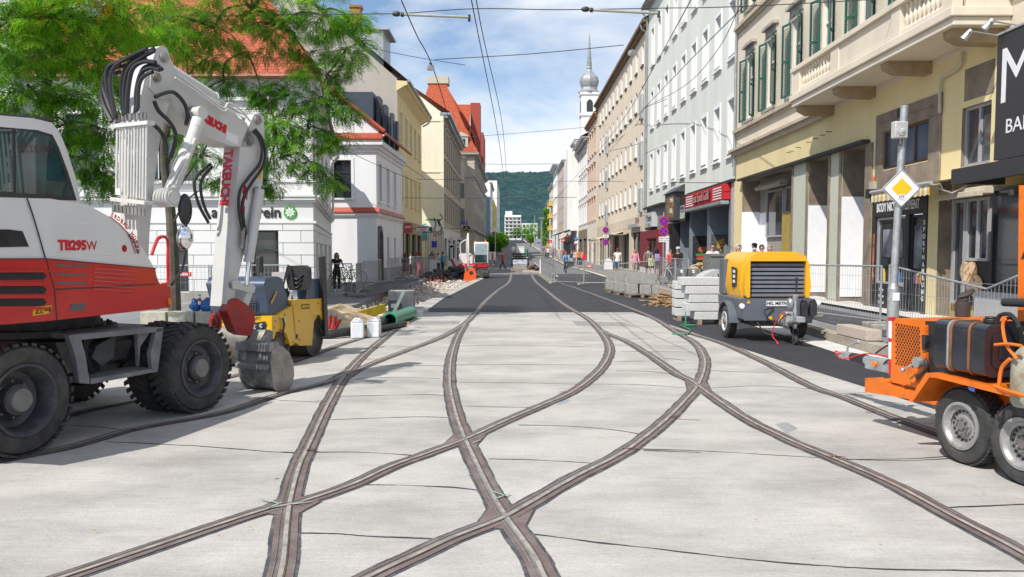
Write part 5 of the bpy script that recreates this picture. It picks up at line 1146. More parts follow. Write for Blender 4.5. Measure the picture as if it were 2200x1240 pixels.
# upper carriage on the right plane
UP=Plane((-4.125,6.75),(.196,.98))
m=MB(); UP.prism(m,[(-190,556),(0,555),(100,555),(334,576),(336,598),(345,611),(366,616),(369,642),(366,661),(240,675),(100,690),(0,698),(-190,716)],0,2.1); bw(m,'lower_body',RPNT,EX,smooth=40,bevel=.06,seg=4)
m=MB(); UP.prism(m,[(-190,423),(0,424),(110,427),(190,440),(245,470),(285,505),(312,538),(334,577),(100,556.5),(0,556.5),(-190,556.5)],-.012,1.12); bw(m,'engine_hood',WPNT,EX,smooth=40,bevel=.11,seg=5)
# recesses, seams, vents
m=MB(); 
for y0,y1 in ((584,601),(613,631),(640,657)): UP.prism(m,[(-120,y0-2),(92,y0+1),(100,y0+9),(94,y1),(-120,y1+1)],.004,.03)
bw(m,'vent',pm('vent_black',(.018,.018,.018),rough=.7,var=.6,scale=60),EX,smooth=None,each=True)
m=MB()
for y0,y1 in ((578,585),(604,614),(632,641),(658,665)): UP.prism(m,[(-120,y0),(98,y0+2),(106,(y0+y1)/2+1),(98,y1),(-120,y1+1)],.022,.03)
bw(m,'vent_lip',RPNT,EX,smooth=40,bevel=.012,each=True)
m=MB()
for y in (568,587,605): UP.prism(m,[(117,y),(189,y+2),(188,y+6),(120,y+5)],.004,.02)
UP.prism(m,[(152,654),(183,651),(182,667),(150,669)],.004,.02)
bw(m,'louvre',pm('louvre_grey',(.12,.11,.11),rough=.7,var=.2),EX,smooth=None,each=True)
m=MB()
for y in (572,590,608): UP.line(m,[(200,y+5),(285,y+11),(292,y+16),(286,y+19),(200,y+13)],.006,.002)
bw(m,'rib',RPNT,EX,each=True)
m=MB(); UP.line(m,[(58,426),(70,460),(82,500),(98,556)],.006,.0); UP.line(m,[(99,556),(108,590),(117,622)],.006,.001); UP.line(m,[(117,622),(240,616),(336,610)],.007,.001,smooth=False); UP.line(m,[(117,622),(120,660),(122,688)],.006,.001,smooth=False); UP.line(m,[(-190,557),(100,556),(335,577)],.005,.002,smooth=False)
bw(m,'panel_gap',BLKP,EX)
m=MB(); UP.line(m,[(98,479),(200,482),(222,496),(245,540),(240,548),(118,541),(98,479)],.010,-.018,smooth=False); bw(m,'hood_crease',WPNT,EX)
m=MB(); UP.prism(m,[(-60,494),(20,493),(50,497),(64,530),(20,531),(-60,533)],-.006,.02); bw(m,'hood_window',pm('smoked_plastic',(.03,.03,.035),rough=.25,var=.3),EX,smooth=None,bevel=.006)
# stickers and lettering
ud=UP.d; zv=Vector((0,0,1))
m=MB(); UP.prism(m,[(71,660),(110,656),(109,673),(70,679)],.003,.004); bw(m,'warning_sticker',YELS,EX,smooth=None)
m=MB(); UP.line(m,[(76,674),(83,661),(90,672),(76,674)],.005,.006,smooth=False); UP.line(m,[(95,667),(104,666)],.005,.006); UP.line(m,[(106,659),(106,672)],.008,.006); bw(m,'warning_symbol',BLKP,EX)
def ptxt(m,P,body,px,py,px2,py2,hpx,off,mi=0,bold=0.,sq=1.,**k):
    """text between two photo points on plane P"""
    a=P.p(px,py,off); b=P.p(px2,py2,off); d=(b-a); L=d.length; d.normalize(); up=P.n.cross(d); up=up if up.z>=0 or abs(up.z)<.3 else -up
    me=text_mesh(body,1,.004,'LEFT',0); wdt=max(v[0] for v in me[0])-min(v[0] for v in me[0])
    size=hpx*((a+b)/2).y/F/.70
    m.text(body,a,d,up,size,mi,.003,'LEFT',bold,L/(wdt*size)); return m
m=MB(); ptxt(m,UP,'TB295',127,528,186,528,20,-.008,bold=.006); bw(m,'lettering',REDS,EX,smooth=None)
m=MB(); ptxt(m,UP,'W',188,529,210,529,20,-.008); bw(m,'lettering',REDS,EX,smooth=None)
def arc_text(P,body,path,hpx,off,mat):
    m=MB(); pts=crom([P.p(*q,off) for q in path],20); L=[0]
    for a,b in zip(pts,pts[1:]): L.append(L[-1]+(b-a).length)
    n=len(body)
    for i,ch in enumerate(body):
        if ch==' ': continue
        s=L[-1]*(i+.5)/n; j=max(k for k in range(len(L)) if L[k]<=s); j=min(j,len(pts)-2); d=(pts[j+1]-pts[j]).normalized(); o=pts[j]+d*(s-L[j])
        m.text(ch,o,d,P.n.cross(d),hpx*o.y/F/.7,0,.003,'CENTER',.002)
    return bw(m,'lettering',mat,EX,smooth=None)
arc_text(UP,'ERDBAU HÜTTL',[(238,460),(262,476),(284,502),(301,545)],9,-.002,REDS)
arc_text(UP,'0664 23 20 643',[(276,504),(288,520),(298,545)],4.5,-.002,BLKP)
m=MB(); UP.line(m,[(236,465),(258,482),(278,506),(292,545)],.004,-.004); bw(m,'red_stripe',REDS,EX)
c=UP.p(269,534,-.009); m=MB(); m.lathe([(.034,-.002),(.034,.004),(.029,.004),(.029,-.002)],c,UP.n,24); m.text('E',c+UP.n*.004,ud,zv,.05,0,.003,bold=.004); bw(m,'emblem',REDS,EX,smooth=None)
m=MB(); UP.line(m,[(332,547),(338,528),(346,512),(358,509),(366,518),(366,560),(366,606),(354,611)],.019,-.03); bw(m,'handrail',RPNT,EX)
m=MB(); m.ell(UP.p(363,648,.004),(.02,.03,.045),10,6); bw(m,'marker_lamp',pm('amber_lamp',(.7,.2,.02),rough=.2,var=.05),EX)
# cab
CB=Plane((-4.948,8.47),(.196,.98))
m=MB(); CB.prism(m,[(-220,249),(0,248),(70,254),(112,264),(130,288),(146,328),(162,380),(175,440),(-220,440)],0,.95); bw(m,'cab',WPNT,EX,smooth=40,bevel=.05,seg=3)
m=MB(); CB.prism(m,[(-210,272),(0,273),(80,280),(112,290),(126,318),(146,372),(164,431),(-210,421)],.006,.012); bw(m,'window_seal',BLKP,EX,smooth=None,bevel=.004)
m=MB(); CB.prism(m,[(-210,277),(24,278),(26,412),(-210,410)],.010,.006); CB.prism(m,[(31,278),(78,285),(107,295),(120,320),(138,370),(156,424),(33,414)],.010,.006); bw(m,'window_pane',BGLS,EX,smooth=None,each=True)
m=MB(); ptxt(m,CB,'IHCUEKAT',36,320,112,322,16,.0105); bw(m,'lettering',pm('ghost_red',(.10,.03,.03),rough=.2),EX,smooth=None)
m=MB(); CB.prism(m,[(-220,240),(0,243),(80,250),(128,276),(128,284),(70,256),(0,249.5),(-220,250)],-.1,.75); bw(m,'roof_guard',BLKP,EX,smooth=None,bevel=.01)
m=MB()
for k in range(7): CB.line(m,[(-30+22*k,247-1),(-18+22*k,243+k*1.6),(-6+22*k,249+k*1.5)],.012,-.06)
bw(m,'roof_cable',HOSE,EX,each=True)
# mirrors
m=MB(); c=UP.p(394,450,.02); m.ell(c,(.075,.05,.175),14,10,0,Matrix.Rotation(.35,3,'Z')); bw(m,'mirror_back',BLKP,EX)
m=MB(); c=UP.p(393,511,.02); m.ell(c,(.085,.05,.135),18,12,0,Matrix.Rotation(.35,3,'Z')); bw(m,'mirror_glass',CHRM,EX)
m=MB(); UP.line(m,[(396,425),(403,470),(403,530),(396,575),(372,612)],.014,-.02); bw(m,'mirror_arm',BLKP,EX)
# boom, plane on its right cheek
BR=Plane((-3.916,9.233),(.447,.894)); wv_=BR.d
m=MB(); BR.prism(m,[(298,640),(297,330),(304,215),(318,148),(345,128),(376,205),(356,250),(342,330),(331,420),(324,500),(318,640)],-.02,.26); bw(m,'lower_boom',GPNT,EX,smooth=40,bevel=.018)
m=MB(); BR.prism(m,[(322,190),(326,135),(336,104),(346,98),(358,103),(366,124),(376,152),(480,230),(530,264),(545,300),(538,317),(497,314),(468,303),(419,281),(388,252),(366,212),(345,214)],0,.30); bw(m,'upper_boom',GPNT,EX,smooth=40,bevel=.018)
m=MB(); BR.prism(m,[(516,316),(530,280),(546,246),(558,243),(567,252),(568,300),(564,395),(549,432),(529,520),(509,610),(501,652),(486,661),(494,560),(503,453),(511,370)],.0,.27); bw(m,'stick_arm',GPNT,EX,smooth=40,bevel=.016)
def pin(m,P,px,py,r,off=.03,l=.06): c=P.p(px,py,off); m.cyl(c-P.n*l,c,r,n=20); m.cyl(c,c+P.n*.012,r*.72,n=16)
m=MB()
for px,py,r in ((351,124,.055),(335,167,.05),(552,258,.055),(535,302,.06),(548,410,.05),(411,243,.075),(498,612,.05),(537,620,.045)): pin(m,BR,px,py,r)
bw(m,'pivot_pin',STEL,EX,each=True)
m=MB(); a=BR.p(368,139,-.15); b=BR.p(478,209,-.15); m.cyl(a,b,.078,n=20); m.cyl(b,b+(b-a).normalized()*.05,.085,.06,20); bw(m,'arm_cylinder',GPNT,EX)
m=MB(); m.cyl(b,BR.p(547,252,-.15),.032,n=16); bw(m,'arm_rod',CHRM,EX)
m=MB(); a=BR.p(344,415,.16); b=BR.p(398,276,.16); m.cyl(a,b,.075,n=20); m.cyl(b,b+(b-a).normalized()*.10,.078,n=20); e=BR.p(410,245,.16); m.cyl(e-BR.n*.10,e+BR.n*.03,.075,n=20); e=BR.p(339,425,.16); m.cyl(e-BR.n*.12,e+BR.n*.08,.105,n=22); m.cyl(e+BR.n*.08,e+BR.n*.1,.075,n=20); bw(m,'boom_cylinder',PIPW,EX)
m=MB(); BR.line(m,[(330,400),(352,360),(372,330),(385,300)],.016,.25); BR.line(m,[(340,398),(362,352),(380,318)],.016,.26); bw(m,'cylinder_pipe',PIPW,EX,each=True)
m=MB(); a=BR.p(549,408,.07); b=BR.p(526,556,.07); m.cyl(a,b,.06,n=18); m.cyl(b,b+(b-a).normalized()*.04,.066,n=18); bw(m,'bucket_cylinder',GPNT,EX)
m=MB(); m.cyl(b,BR.p(521,612,.07),.03,n=14); bw(m,'bucket_rod',CHRM,EX)
m=MB(); BR.prism(m,[(492,604),(503,602),(520,612),(534,609),(543,617),(540,629),(528,628),(508,622),(494,620)],.05,.04); BR.prism(m,[(492,604),(503,602),(520,612),(534,609),(543,617),(540,629),(528,628),(508,622),(494,620)],-.26,.04); BR.prism(m,[(530,622),(541,626),(526,668),(512,664)],.03,.28); bw(m,'bucket_link',GPNT,EX,smooth=None,bevel=.008)
m=MB(); BR.prism(m,[(490,646),(500,640),(520,652),(538,668),(541,690),(532,722),(512,720),(498,712),(488,690),(480,668)],.06,.14); bw(m,'quick_coupler',REDC,EX,smooth=40,bevel=.02)
m=MB(); c=BR.p(479,692,-.10); dv=(-BR.d*.8-BR.n*.2).normalized(); m.cyl(c,c+dv*.06,.085,n=20)
u,v=m.frame(dv)
for k in range(14): a=2*PI*k/14; q=c+u*.10*math.cos(a)+v*.10*math.sin(a); m.cyl(q,q+dv*.03,.026,n=8)
m.cyl(c+dv*.06,c+dv*.09,.045,n=12); bw(m,'rotator_disc',REDC,EX)
# bucket
B0=Vector((-3.40,10.42,0)); rr=Vector((.894,-.447,0)); dd=Vector((.447,.894,0))
def bq(r,w_,z): return B0+rr*r+dd*w_+Vector((0,0,z))
m=MB(); prof=[(.0,.60),(-.02,.42),(.0,.22),(.07,.09),(.15,.03),(.25,.015),(.36,.03)]; ins=[(p+.025*(1 if i<4 else .3),z+(.0 if i<3 else .02)) for i,(p,z) in enumerate(prof)]
W=.50; poly=prof+ins[::-1]
m.prism(poly,bq(0,0,0),dd,(0,0,1),rr*W); bw(m,'bucket_shell',BUCK,EX,smooth=40)
D=[(.0,.58),(-.03,.40),(.0,.18),(.06,.05),(.14,.0),(.26,.0),(.34,.05),(.39,.18),(.38,.34),(.31,.48),(.20,.56),(.10,.60)]
m=MB(); m.prism(D,bq(-.025,0,0),dd,(0,0,1),rr*.024); bw(m,'bucket_cheek',BUCK,EX,smooth=None,bevel=.004)
m=MB(); m.prism(D,bq(W+.001,0,0),dd,(0,0,1),rr*.024); bw(m,'bucket_cheek',STEL,EX,smooth=None,bevel=.004)
m=MB()
for r_ in (.08,.32): m.prism([(-.05,.40),(.0,.62),(.12,.78),(.2,.74),(.12,.58),(.04,.42)],bq(r_,0,0),dd,(0,0,1),rr*.05)
m.prism([(-.06,.52),(.10,.56),(.12,.64),(-.05,.62)],bq(-.02,0,0),dd,(0,0,1),rr*(W+.05)); m.prism([(-.09,.30),(-.02,.32),(-.02,.38),(-.09,.36)],bq(0,0,0),dd,(0,0,1),rr*W); bw(m,'bucket_bracket',BUCK,EX,smooth=None,bevel=.01,each=True)
# hydraulic pipes on the rear of the boom
_q=BR.p(292,400,0)-BR.d*.10
QP=Plane((_q.x,_q.y),(.894,-.447))
m=MB()
for k in range(11): QP.line(m,[(250+6.3*k,417+k*1.2),(252+6.3*k,276-k*.9)],.0105+.003*(k%3==0),.0,smooth=False,n=8)
bw(m,'steel_pipe',PIPW,EX,each=True)
m=MB(); QP.prism(m,[(245,268),(322,260),(322,268),(245,276)],.035,.10); QP.prism(m,[(242,424),(316,432),(316,440),(242,432)],.035,.10); bw(m,'pipe_clamp',PIPW,EX,smooth=None,bevel=.006,each=True)
m=MB()
for k in range(9): c=QP.p(250+8*k,262-.8*k,.01); m.cyl(c,c+Vector((0,0,.07)),.02,n=8); c=QP.p(246+8*k,440+k,.01); m.cyl(c,c-Vector((0,0,.08)),.02,n=8)
bw(m,'pipe_fitting',STEL,EX,each=True)
m=MB(); QP.prism(m,[(256,405),(266,406),(266,420),(256,419)],.045,.01); bw(m,'white_tag',WHS,EX,smooth=None)
m=MB()
hs=[[(250,256),(232,214),(225,180),(238,152),(282,140),(318,128)],[(257,256),(240,196),(240,150),(268,134),(318,118)],[(262,250),(252,190),(258,150),(292,126),(330,108)],[(270,248),(264,190),(274,148),(306,122),(335,106)],[(277,247),(276,186),(288,146),(314,126),(340,112)],[(286,246),(290,190),(300,150),(324,136),(348,138)],[(294,244),(300,190),(310,150),(335,140),(352,150)],[(303,240),(302,200),(312,160),(332,148),(352,152)],[(310,236),(312,190),(322,168),(342,158)],[(244,262),(226,225),(222,190),(236,165),(262,155)]]
for k,h in enumerate(hs): QP.line(m,h,.021+.003*(k%2),.02+.03*(k%3))
bw(m,'hose',HOSE,EX,each=True)
m=MB()
for h in ([(322,210),(338,203),(362,200),(384,222),(392,248),(388,270)],[(320,218),(330,240),(352,262),(366,288),(362,320),(354,342)],[(318,268),(335,285),(344,305),(346,330)]): BR.line(m,h,.022,.08)
for h in ([(534,282),(548,296),(555,322),(550,352),(528,380),(508,410),(505,450),(512,490),(517,515)],[(540,278),(556,300),(562,330),(556,360),(534,392),(516,425),(514,460),(520,500),(524,520)],[(486,350),(458,376),(452,400),(462,440),(482,478)],[(490,356),(468,384),(466,412),(474,445),(486,470)]): BR.line(m,h,.019,.06 if h[0][0]>500 else -.26)
bw(m,'hose',HOSE,EX,each=True)
m=MB()
for p in ((515,522),(523,535)): a=BR.p(p[0],p[1]-32,.06); b=BR.p(p[0]-4,p[1]+12,.06); m.cyl(a,b,.026,n=10)
bw(m,'hose_coupling',STEL,EX,each=True)
m=MB(); BR.line(m,[(372,160),(420,196),(470,232),(484,222),(512,240),(530,262)],.012,.06); BR.line(m,[(366,168),(420,204),(466,238),(478,236)],.012,.075); BR.line(m,[(352,150),(420,190),(475,222)],.012,-.02); bw(m,'boom_pipe',PIPW,EX,each=True)
m=MB()
for k in range(5): BR.line(m,[(318+3*k,520+4*k),(312+5*k,560),(318+6*k,640)],.02,-.05-.05*k)
bw(m,'base_hose',HOSE,EX,each=True)
m=MB(); ptxt(m,BR,'TAKEUCHI',421,244,484,279,15,.003,bold=.012); bw(m,'lettering',REDS,EX,smooth=None)
# arm inner face lettering (face turned to the camera)
m=MB(); AF=Plane((0,0),(.894,-.447)); 
a=BR.p(507,322,-.135); b=BR.p(497,440,-.135); d=(b-a).normalized(); nrm=-wv_; up=nrm.cross(d)
me=text_mesh('TAKEUCHI',1,.004,'LEFT',0); wd=max(v[0] for v in me[0]); L_=(b-a).length; sz_=.19
m.text('TAKEUCHI',a-wv_*.030+BR.n*.04,d,up,sz_,0,.003,'LEFT',.012,L_/(wd*sz_)); bw(m,'lettering',REDS,EX,smooth=None)
m=MB(); BR.prism(m,[(524,392),(534,404),(538,432),(528,470),(516,480),(514,440)],.002,.003,0); BR.prism(m,[(525,394),(533,408),(530,432),(520,414)],.004,.003,1); BR.prism(m,[(517,430),(526,445),(524,480),(515,458)],.004,.003,1); BR.prism(m,[(556,354),(563,356),(561,384),(553,382)],.003,.003,2); BR.prism(m,[(487,282),(512,292),(510,312),(485,300)],.003,.003,0); bw(m,'sticker',[WHS,REDS,YELS],EX,smooth=None,each=True)
YPNT=pm('yellow_machine_paint',(.70,.40,.006),rough=.35,var=.06,scale=3,coat=.3,dirt=.15,dcol=(.42,.25,.03),dscale=5)
BLUG=pm('blue_grey_cowl',(.045,.072,.125),rough=.35,var=.08,scale=3,coat=.25,dirt=.12,dcol=(.12,.12,.12),dscale=3)
DRUM=pm('drum_steel',(.15,.14,.125),rough=.5,metal=.5,var=.3,scale=4,dirt=.5,dcol=(.07,.06,.05),dscale=3)
# =====================================================================
# tandem roller
# =====================================================================
RL=thing('tandem_roller','yellow and blue grey tandem roller with black seat behind the excavator bucket','road roller',(-4.0,13.4,0),0)
RP=Plane((-3.5,12.8),(.23,1.2))
def drum(px,py):
    c=RP.p(px,py,0.); c.z=.36; m=MB(); m.lathe([(.36,-.98),(.36,0.),(.345,.006),(.325,.004),(.32,-.05),(.10,-.06),(.09,-.02),(0,-.02)],c,RP.n,40,caps=False)
    o=bw(m,'drum',DRUM,RL,smooth=30)
    return c
c1=drum(600,737); c2=drum(676,720)
m=MB(); RP.prism(m,[(583,683),(606,668),(627,655),(632,700),(633,736),(622,744),(612,716),(598,706),(590,712),(586,730),(583,725)],.02,.10); RP.prism(m,[(583,690),(627,672),(629,700),(598,704),(583,712)],-.1,.82); bw(m,'front_frame',YPNT,RL,smooth=40,bevel=.015)
m=MB(); RP.prism(m,[(624,645),(691,641),(694,670),(692,690),(684,676),(672,690),(668,742),(641,743),(633,736),(627,690)],.02,.12); RP.prism(m,[(624,645),(691,641),(693,668),(668,690),(640,735),(628,700)],-.1,.82); bw(m,'rear_frame',YPNT,RL,smooth=40,bevel=.015)
FD=RP.p(583,690,0); FPl=Plane((FD.x,FD.y),(RP.n.x,RP.n.y))
m=MB(); RP.prism(m,[(576,597),(600,594),(611,599),(617,624),(626,655),(631,688),(624,690),(613,664),(584,680),(579,676),(578,648),(570,612)],-.03,.92); bw(m,'engine_cowl',BLUG,RL,smooth=45,bevel=.07,seg=4)
m=MB(); 
for k in range(6): FPl.line(m,[(526,646+5*k),(557,644+5*k)],.006,.10)
for k in range(7): FPl.line(m,[(527+5*k,644),(527+5*k,674)],.006,.105)
bw(m,'grille',BLKP,RL)
m=MB(); ptxt(m,FPl,'BOMAG',526,666,548,665,5.5,.13,bold=.004); ptxt(m,RP,'BOMAG',585,652,596,628,5,-.015,bold=.004); bw(m,'lettering',YELS,RL,smooth=None)
m=MB(); FPl.prism(m,[(500,679),(586,678),(586,716),(500,716)],.03,.25); bw(m,'front_panel',YPNT,RL,smooth=40,bevel=.02)
m=MB(); FPl.prism(m,[(541,694),(572,690),(576,697),(573,709),(548,712),(541,706)],.036,.02); bw(m,'lamp_housing',BLKP,RL,smooth=None,bevel=.006)
m=MB()
for px,py in ((551,702),(565,699)): c=FPl.p(px,py,.05); m.lathe([(.034,-.01),(.034,.006),(.02,.012),(0,.014)],c,FPl.n,16)
bw(m,'headlight',CHRM,RL,each=True)
m=MB(); FPl.prism(m,[(495,719),(581,717),(581,727),(495,727)],.02,.12); bw(m,'scraper_bar',STEL,RL,smooth=None,bevel=.006)
# seat and console
m=MB(); RP.prism(m,[(622,622),(655,620),(660,630),(655,644),(625,646),(618,634)],-.3,.5); bw(m,'seat',BLKP,RL,smooth=45,bevel=.05,seg=3)
FS=RP.p(650,620,-.3); SPn=Plane((FS.x,FS.y),(RP.n.x,RP.n.y))
m=MB(); SPn.prism(m,[(617,577),(622,571),(655,570),(664,576),(665,600),(660,622),(624,624),(618,604)],.05,.14); bw(m,'seat_back',BLKP,RL,smooth=45,bevel=.045,seg=3)
m=MB()
for k in range(3): SPn.line(m,[(628+2*k,590+9*k),(641,600+9*k),(655-2*k,590+9*k)],.012,.065)
bw(m,'seat_seam',HOSE,RL,each=True)
m=MB(); SPn.line(m,[(614,618),(620,590),(626,570),(632,590),(636,616)],.016,.10); bw(m,'seat_armrest',BLKP,RL)
m=MB(); RP.prism(m,[(663,606),(672,600),(692,598),(696,604),(695,642),(668,652),(658,646),(662,624)],-.02,.25); bw(m,'side_console',BLUG,RL,smooth=40,bevel=.03)
m=MB(); RP.prism(m,[(684,551),(692,551),(694,600),(699,722),(692,722),(686,600)],.06,.06); RP.prism(m,[(656,552),(663,551),(664,586),(655,586)],-.8,.06); bw(m,'roll_bar',BLKP,RL,smooth=None,bevel=.008,each=True)
m=MB(); SPn.prism(m,[(565,586),(617,585),(617,598),(565,599)],-.3,.3); bw(m,'dashboard',pm('dash_grey',(.40,.40,.40),rough=.6,var=.1),RL,smooth=None,bevel=.02)
m=MB(); RP.prism(m,[(645,654),(663,653),(663,663),(645,664)],.024,.004); bw(m,'service_plate',BLKP,RL,smooth=None)
m=MB(); ptxt(m,RP,'SERVICE',646,659,662,658,5,.027,bold=.003); bw(m,'lettering',YELS,RL,smooth=None)
m=MB(); RP.prism(m,[(624,655),(634,655),(634,682),(627,682)],.005,.04); bw(m,'hatch',BLKP,RL,smooth=None)
m=MB()
for px,py in ((588,690),(596,684),(608,676),(586,704),(640,690),(688,650),(688,664),(640,730),(627,735),(680,652)): c=RP.p(px,py,.02); m.cyl(c,c+RP.n*.014,.016,n=6)
bw(m,'bolt',STEL,RL,each=True)
m=MB(); c=RP.p(635,723,.022); m.cyl(c,c+RP.n*.003,.04,n=16); bw(m,'round_hatch',BLKP,RL,smooth=None)
m=MB(); RP.line(m,[(601,684),(604,698),(601,716),(606,730)],.016,.05); RP.line(m,[(677,678),(682,690),(680,704),(686,716)],.016,.05); bw(m,'hose',HOSE,RL,each=True)
m=MB(); c=RP.p(609,687,.024); m.cyl(c,c+RP.n*.002,.035,n=18); bw(m,'round_sticker',pm('sticker_mint',(.3,.6,.45),rough=.4),RL,smooth=None)
# =====================================================================
# mobile compressor
# =====================================================================
CO=(5.12,17.0,0)
CM=thing('mobile_compressor','yellow mobile compressor with grey louvred front and jockey wheel','compressor',CO,0)
YHOD=pm('yellow_hood',(.80,.40,.006),rough=.38,var=.04,scale=2,coat=.25,dirt=.08,dcol=(.55,.30,.03))
GCMP=pm('compressor_grey',(.105,.115,.14),rough=.45,var=.08,scale=4,dirt=.15,dcol=(.18,.18,.18),dscale=4)
for sg in (-1,1):
    wheel(CM,Vector(CO)+Vector((sg*.80,0,.33)),(sg,0,0),.325,.19,.19,tread='road',dish=.06,mats=(RUBB,pm('white_rim',(.55,.55,.54),rough=.5,var=.1),HUBG),nlug=40)
m=MB(); m.prism([(-.60,.86),(-.64,1.05),(-.60,1.50),(-.52,1.66),(-.40,1.72),(.40,1.72),(.52,1.66),(.60,1.50),(.64,1.05),(.60,.86),(.535,.86),(.535,1.56),(-.535,1.56),(-.535,.86)],(CO[0],16.12,0),(1,0,0),(0,0,1),(0,.28,0)); 
m.prism([(-.60,.80),(-.66,1.05),(-.62,1.52),(-.53,1.68),(-.40,1.74),(.40,1.74),(.53,1.68),(.62,1.52),(.66,1.05),(.60,.80)],(CO[0],16.4,0),(1,0,0),(0,0,1),(0,1.55,0)); bw(m,'hood',YHOD,CM,smooth=40,bevel=.035,seg=3)
m=MB(); m.prism([(-.52,.88),(.52,.88),(.52,1.54),(-.52,1.54)],(CO[0],16.34,0),(1,0,0),(0,0,1),(0,.05,0)); bw(m,'grille_back',BLKP,CM,smooth=None)
m=MB()
for k in range(8): m.box((CO[0],16.26,.93+k*.083),(1.06,.11,.014),rx=rad(28)); m.bx(CO[0]-.53,CO[0]+.53,16.195,16.215,.90+k*.083-.022,.90+k*.083+.03)
bw(m,'louvre',pm('louvre_steel',(.16,.17,.20),rough=.4,var=.1),CM,smooth=None,each=True)
m=MB(); m.prism([(-.66,.42),(.66,.42),(.70,.84),(-.70,.84)],(CO[0],16.06,0),(1,0,0),(0,0,1),(0,1.9,0)); bw(m,'lower_body',GCMP,CM,smooth=40,bevel=.025)
m=MB(); m.bx(CO[0]-.45,CO[0]+.45,16.2,17.9,.30,.419); bw(m,'underframe',DKST,CM,smooth=None)
m=MB()
for sg in (-1,1):
    arc=[(.47*math.cos(t),.33+.43*math.sin(t)) for t in [PI*k/10 for k in range(11)]]; arc2=[(.43*math.cos(t),.33+.39*math.sin(t)) for t in [PI*k/10 for k in range(10,-1,-1)]]
    m.prism([(-.47,.33)]+arc[::-1][1:]+[(.43,.33)]+arc2[::-1][1:][::1] if False else arc+arc2,(CO[0]+sg*.82,17.0,0),(0,1,0),(0,0,1),(-sg*.24,0,0))
bw(m,'mudguard',GCMP,CM,smooth=40,bevel=.008,each=True)
LP=Plane((CO[0]-.662,17.9),(0,-1))
m=MB(); m.prism([(16.62,1.05),(16.95,1.02),(17.02,1.44),(16.66,1.42)],(CO[0]-.655,0,0),(0,1,0),(0,0,1),(-.012,0,0)); bw(m,'control_panel',BLKP,CM,smooth=None,bevel=.004)
m=MB()
for z in (1.12,1.22,1.32): m.bx(CO[0]-.672,CO[0]-.668,16.72,16.88,z,z+.06)
bw(m,'gauge_plate',WHS,CM,smooth=None,each=True)
m=MB(); m.bx(CO[0]-.69,CO[0]-.60,17.5,17.93,.85,1.6); bw(m,'rear_corner',GCMP,CM,smooth=None,bevel=.03)
m=MB(); m.bx(CO[0]-.235,CO[0]+.27,16.042,16.055,.70,.80); bw(m,'name_plate',WHS,CM,smooth=None)
m=MB(); m.text('HKL MIETPARK',(CO[0]+.02,16.041,.75),(1,0,0),(0,0,1),.085,0,.003,bold=.003,squeeze=.88); bw(m,'lettering',BLKP,CM,smooth=None)
m=MB()
for a,b,c,d in ((-.19,-.12,.44,.50),(.03,.27,.45,.55),): m.bx(CO[0]+a,CO[0]+b,16.044,16.056,c,d)
m.add([(CO[0]-.62,16.05,.75),(CO[0]-.54,16.05,.75),(CO[0]-.58,16.05,.82)],[(0,1,2)]); bw(m,'sticker',YELS,CM,smooth=None,each=True)
m=MB()
for x,z in ((-.70,.70),(.76,.77)): m.cyl((CO[0]+x,16.05,z),(CO[0]+x,16.10,z),.05,n=18)
bw(m,'reflector',WHS,CM,each=True)
m=MB()
for x in (.46,.63): m.bx(CO[0]+x-.06,CO[0]+x+.07,15.93,16.055,.52,.76); m.prism([(-.05,.76),(.06,.76),(.04,.82),(-.03,.82)],(CO[0]+x,15.94,0),(1,0,0),(0,0,1),(0,.1,0))
bw(m,'wheel_chock',BLKP,CM,smooth=40,bevel=.015)
GALV=pm('galvanised_steel',(.47,.48,.49),rough=.38,metal=.6,var=.2,scale=10,dirt=.2,dcol=(.3,.3,.3))
m=MB(); m.tube([(CO[0]+.05,16.2,.38),(CO[0]+.05,15.6,.42),(CO[0]+.08,15.15,.50)],.06,10); m.bx(CO[0]-.02,CO[0]+.12,15.55,15.75,.36,.62); m.bx(CO[0]+.0,CO[0]+.16,15.02,15.22,.47,.57); bw(m,'drawbar',GALV,CM,smooth=40,bevel=.01)
m=MB(); m.cyl((CO[0]+.17,15.62,.30),(CO[0]+.17,15.62,.88),.035,n=12); m.cyl((CO[0]+.17,15.62,.88),(CO[0]+.17,15.60,.93),.05,n=12); m.cyl((CO[0]+.17,15.62,.75),(CO[0]+.17,15.8,.75),.03,n=8); m.lathe([(.09,0),(.1,.02),(.1,.05),(.09,.07)],(CO[0]+.05,15.66,.78),(1,0,0),16); bw(m,'jockey_stand',GALV,CM)
m=MB(); m.tube([(CO[0]+.19,15.7,.8),(CO[0]+.22,15.72,1.0),(CO[0]+.22,15.72,1.22)],.014,8); m.cyl((CO[0]+.22,15.72,1.1),(CO[0]+.22,15.72,1.26),.024,n=8); bw(m,'brake_lever',BLKP,CM)
m=MB(); m.lathe([(.04,-.03),(.10,-.03),(.11,-.015),(.11,.015),(.10,.03),(.04,.03)],(CO[0]+.17,15.58,.112),(1,0,0),22); m.bx(CO[0]+.12,CO[0]+.135,15.54,15.62,.1,.32); m.bx(CO[0]+.205,CO[0]+.22,15.54,15.62,.1,.32); bw(m,'jockey_wheel',RUBB,CM)
m=MB(); m.tube(crom([(CO[0]-.1,16.04,.66),(CO[0]-.3,15.95,.62),(CO[0]-.22,15.9,.45),(CO[0]+.05,15.8,.34),(CO[0]+.12,15.6,.5),(CO[0]+.0,15.55,.58),(CO[0]-.12,15.6,.42),(CO[0]+.03,15.5,.34)],6),.014); m.tube(crom([(CO[0]-.4,16.1,.4),(CO[0]-.3,15.9,.2),(CO[0]-.1,15.8,.16)],6),.014); bw(m,'cable',HOSE,CM,each=True)
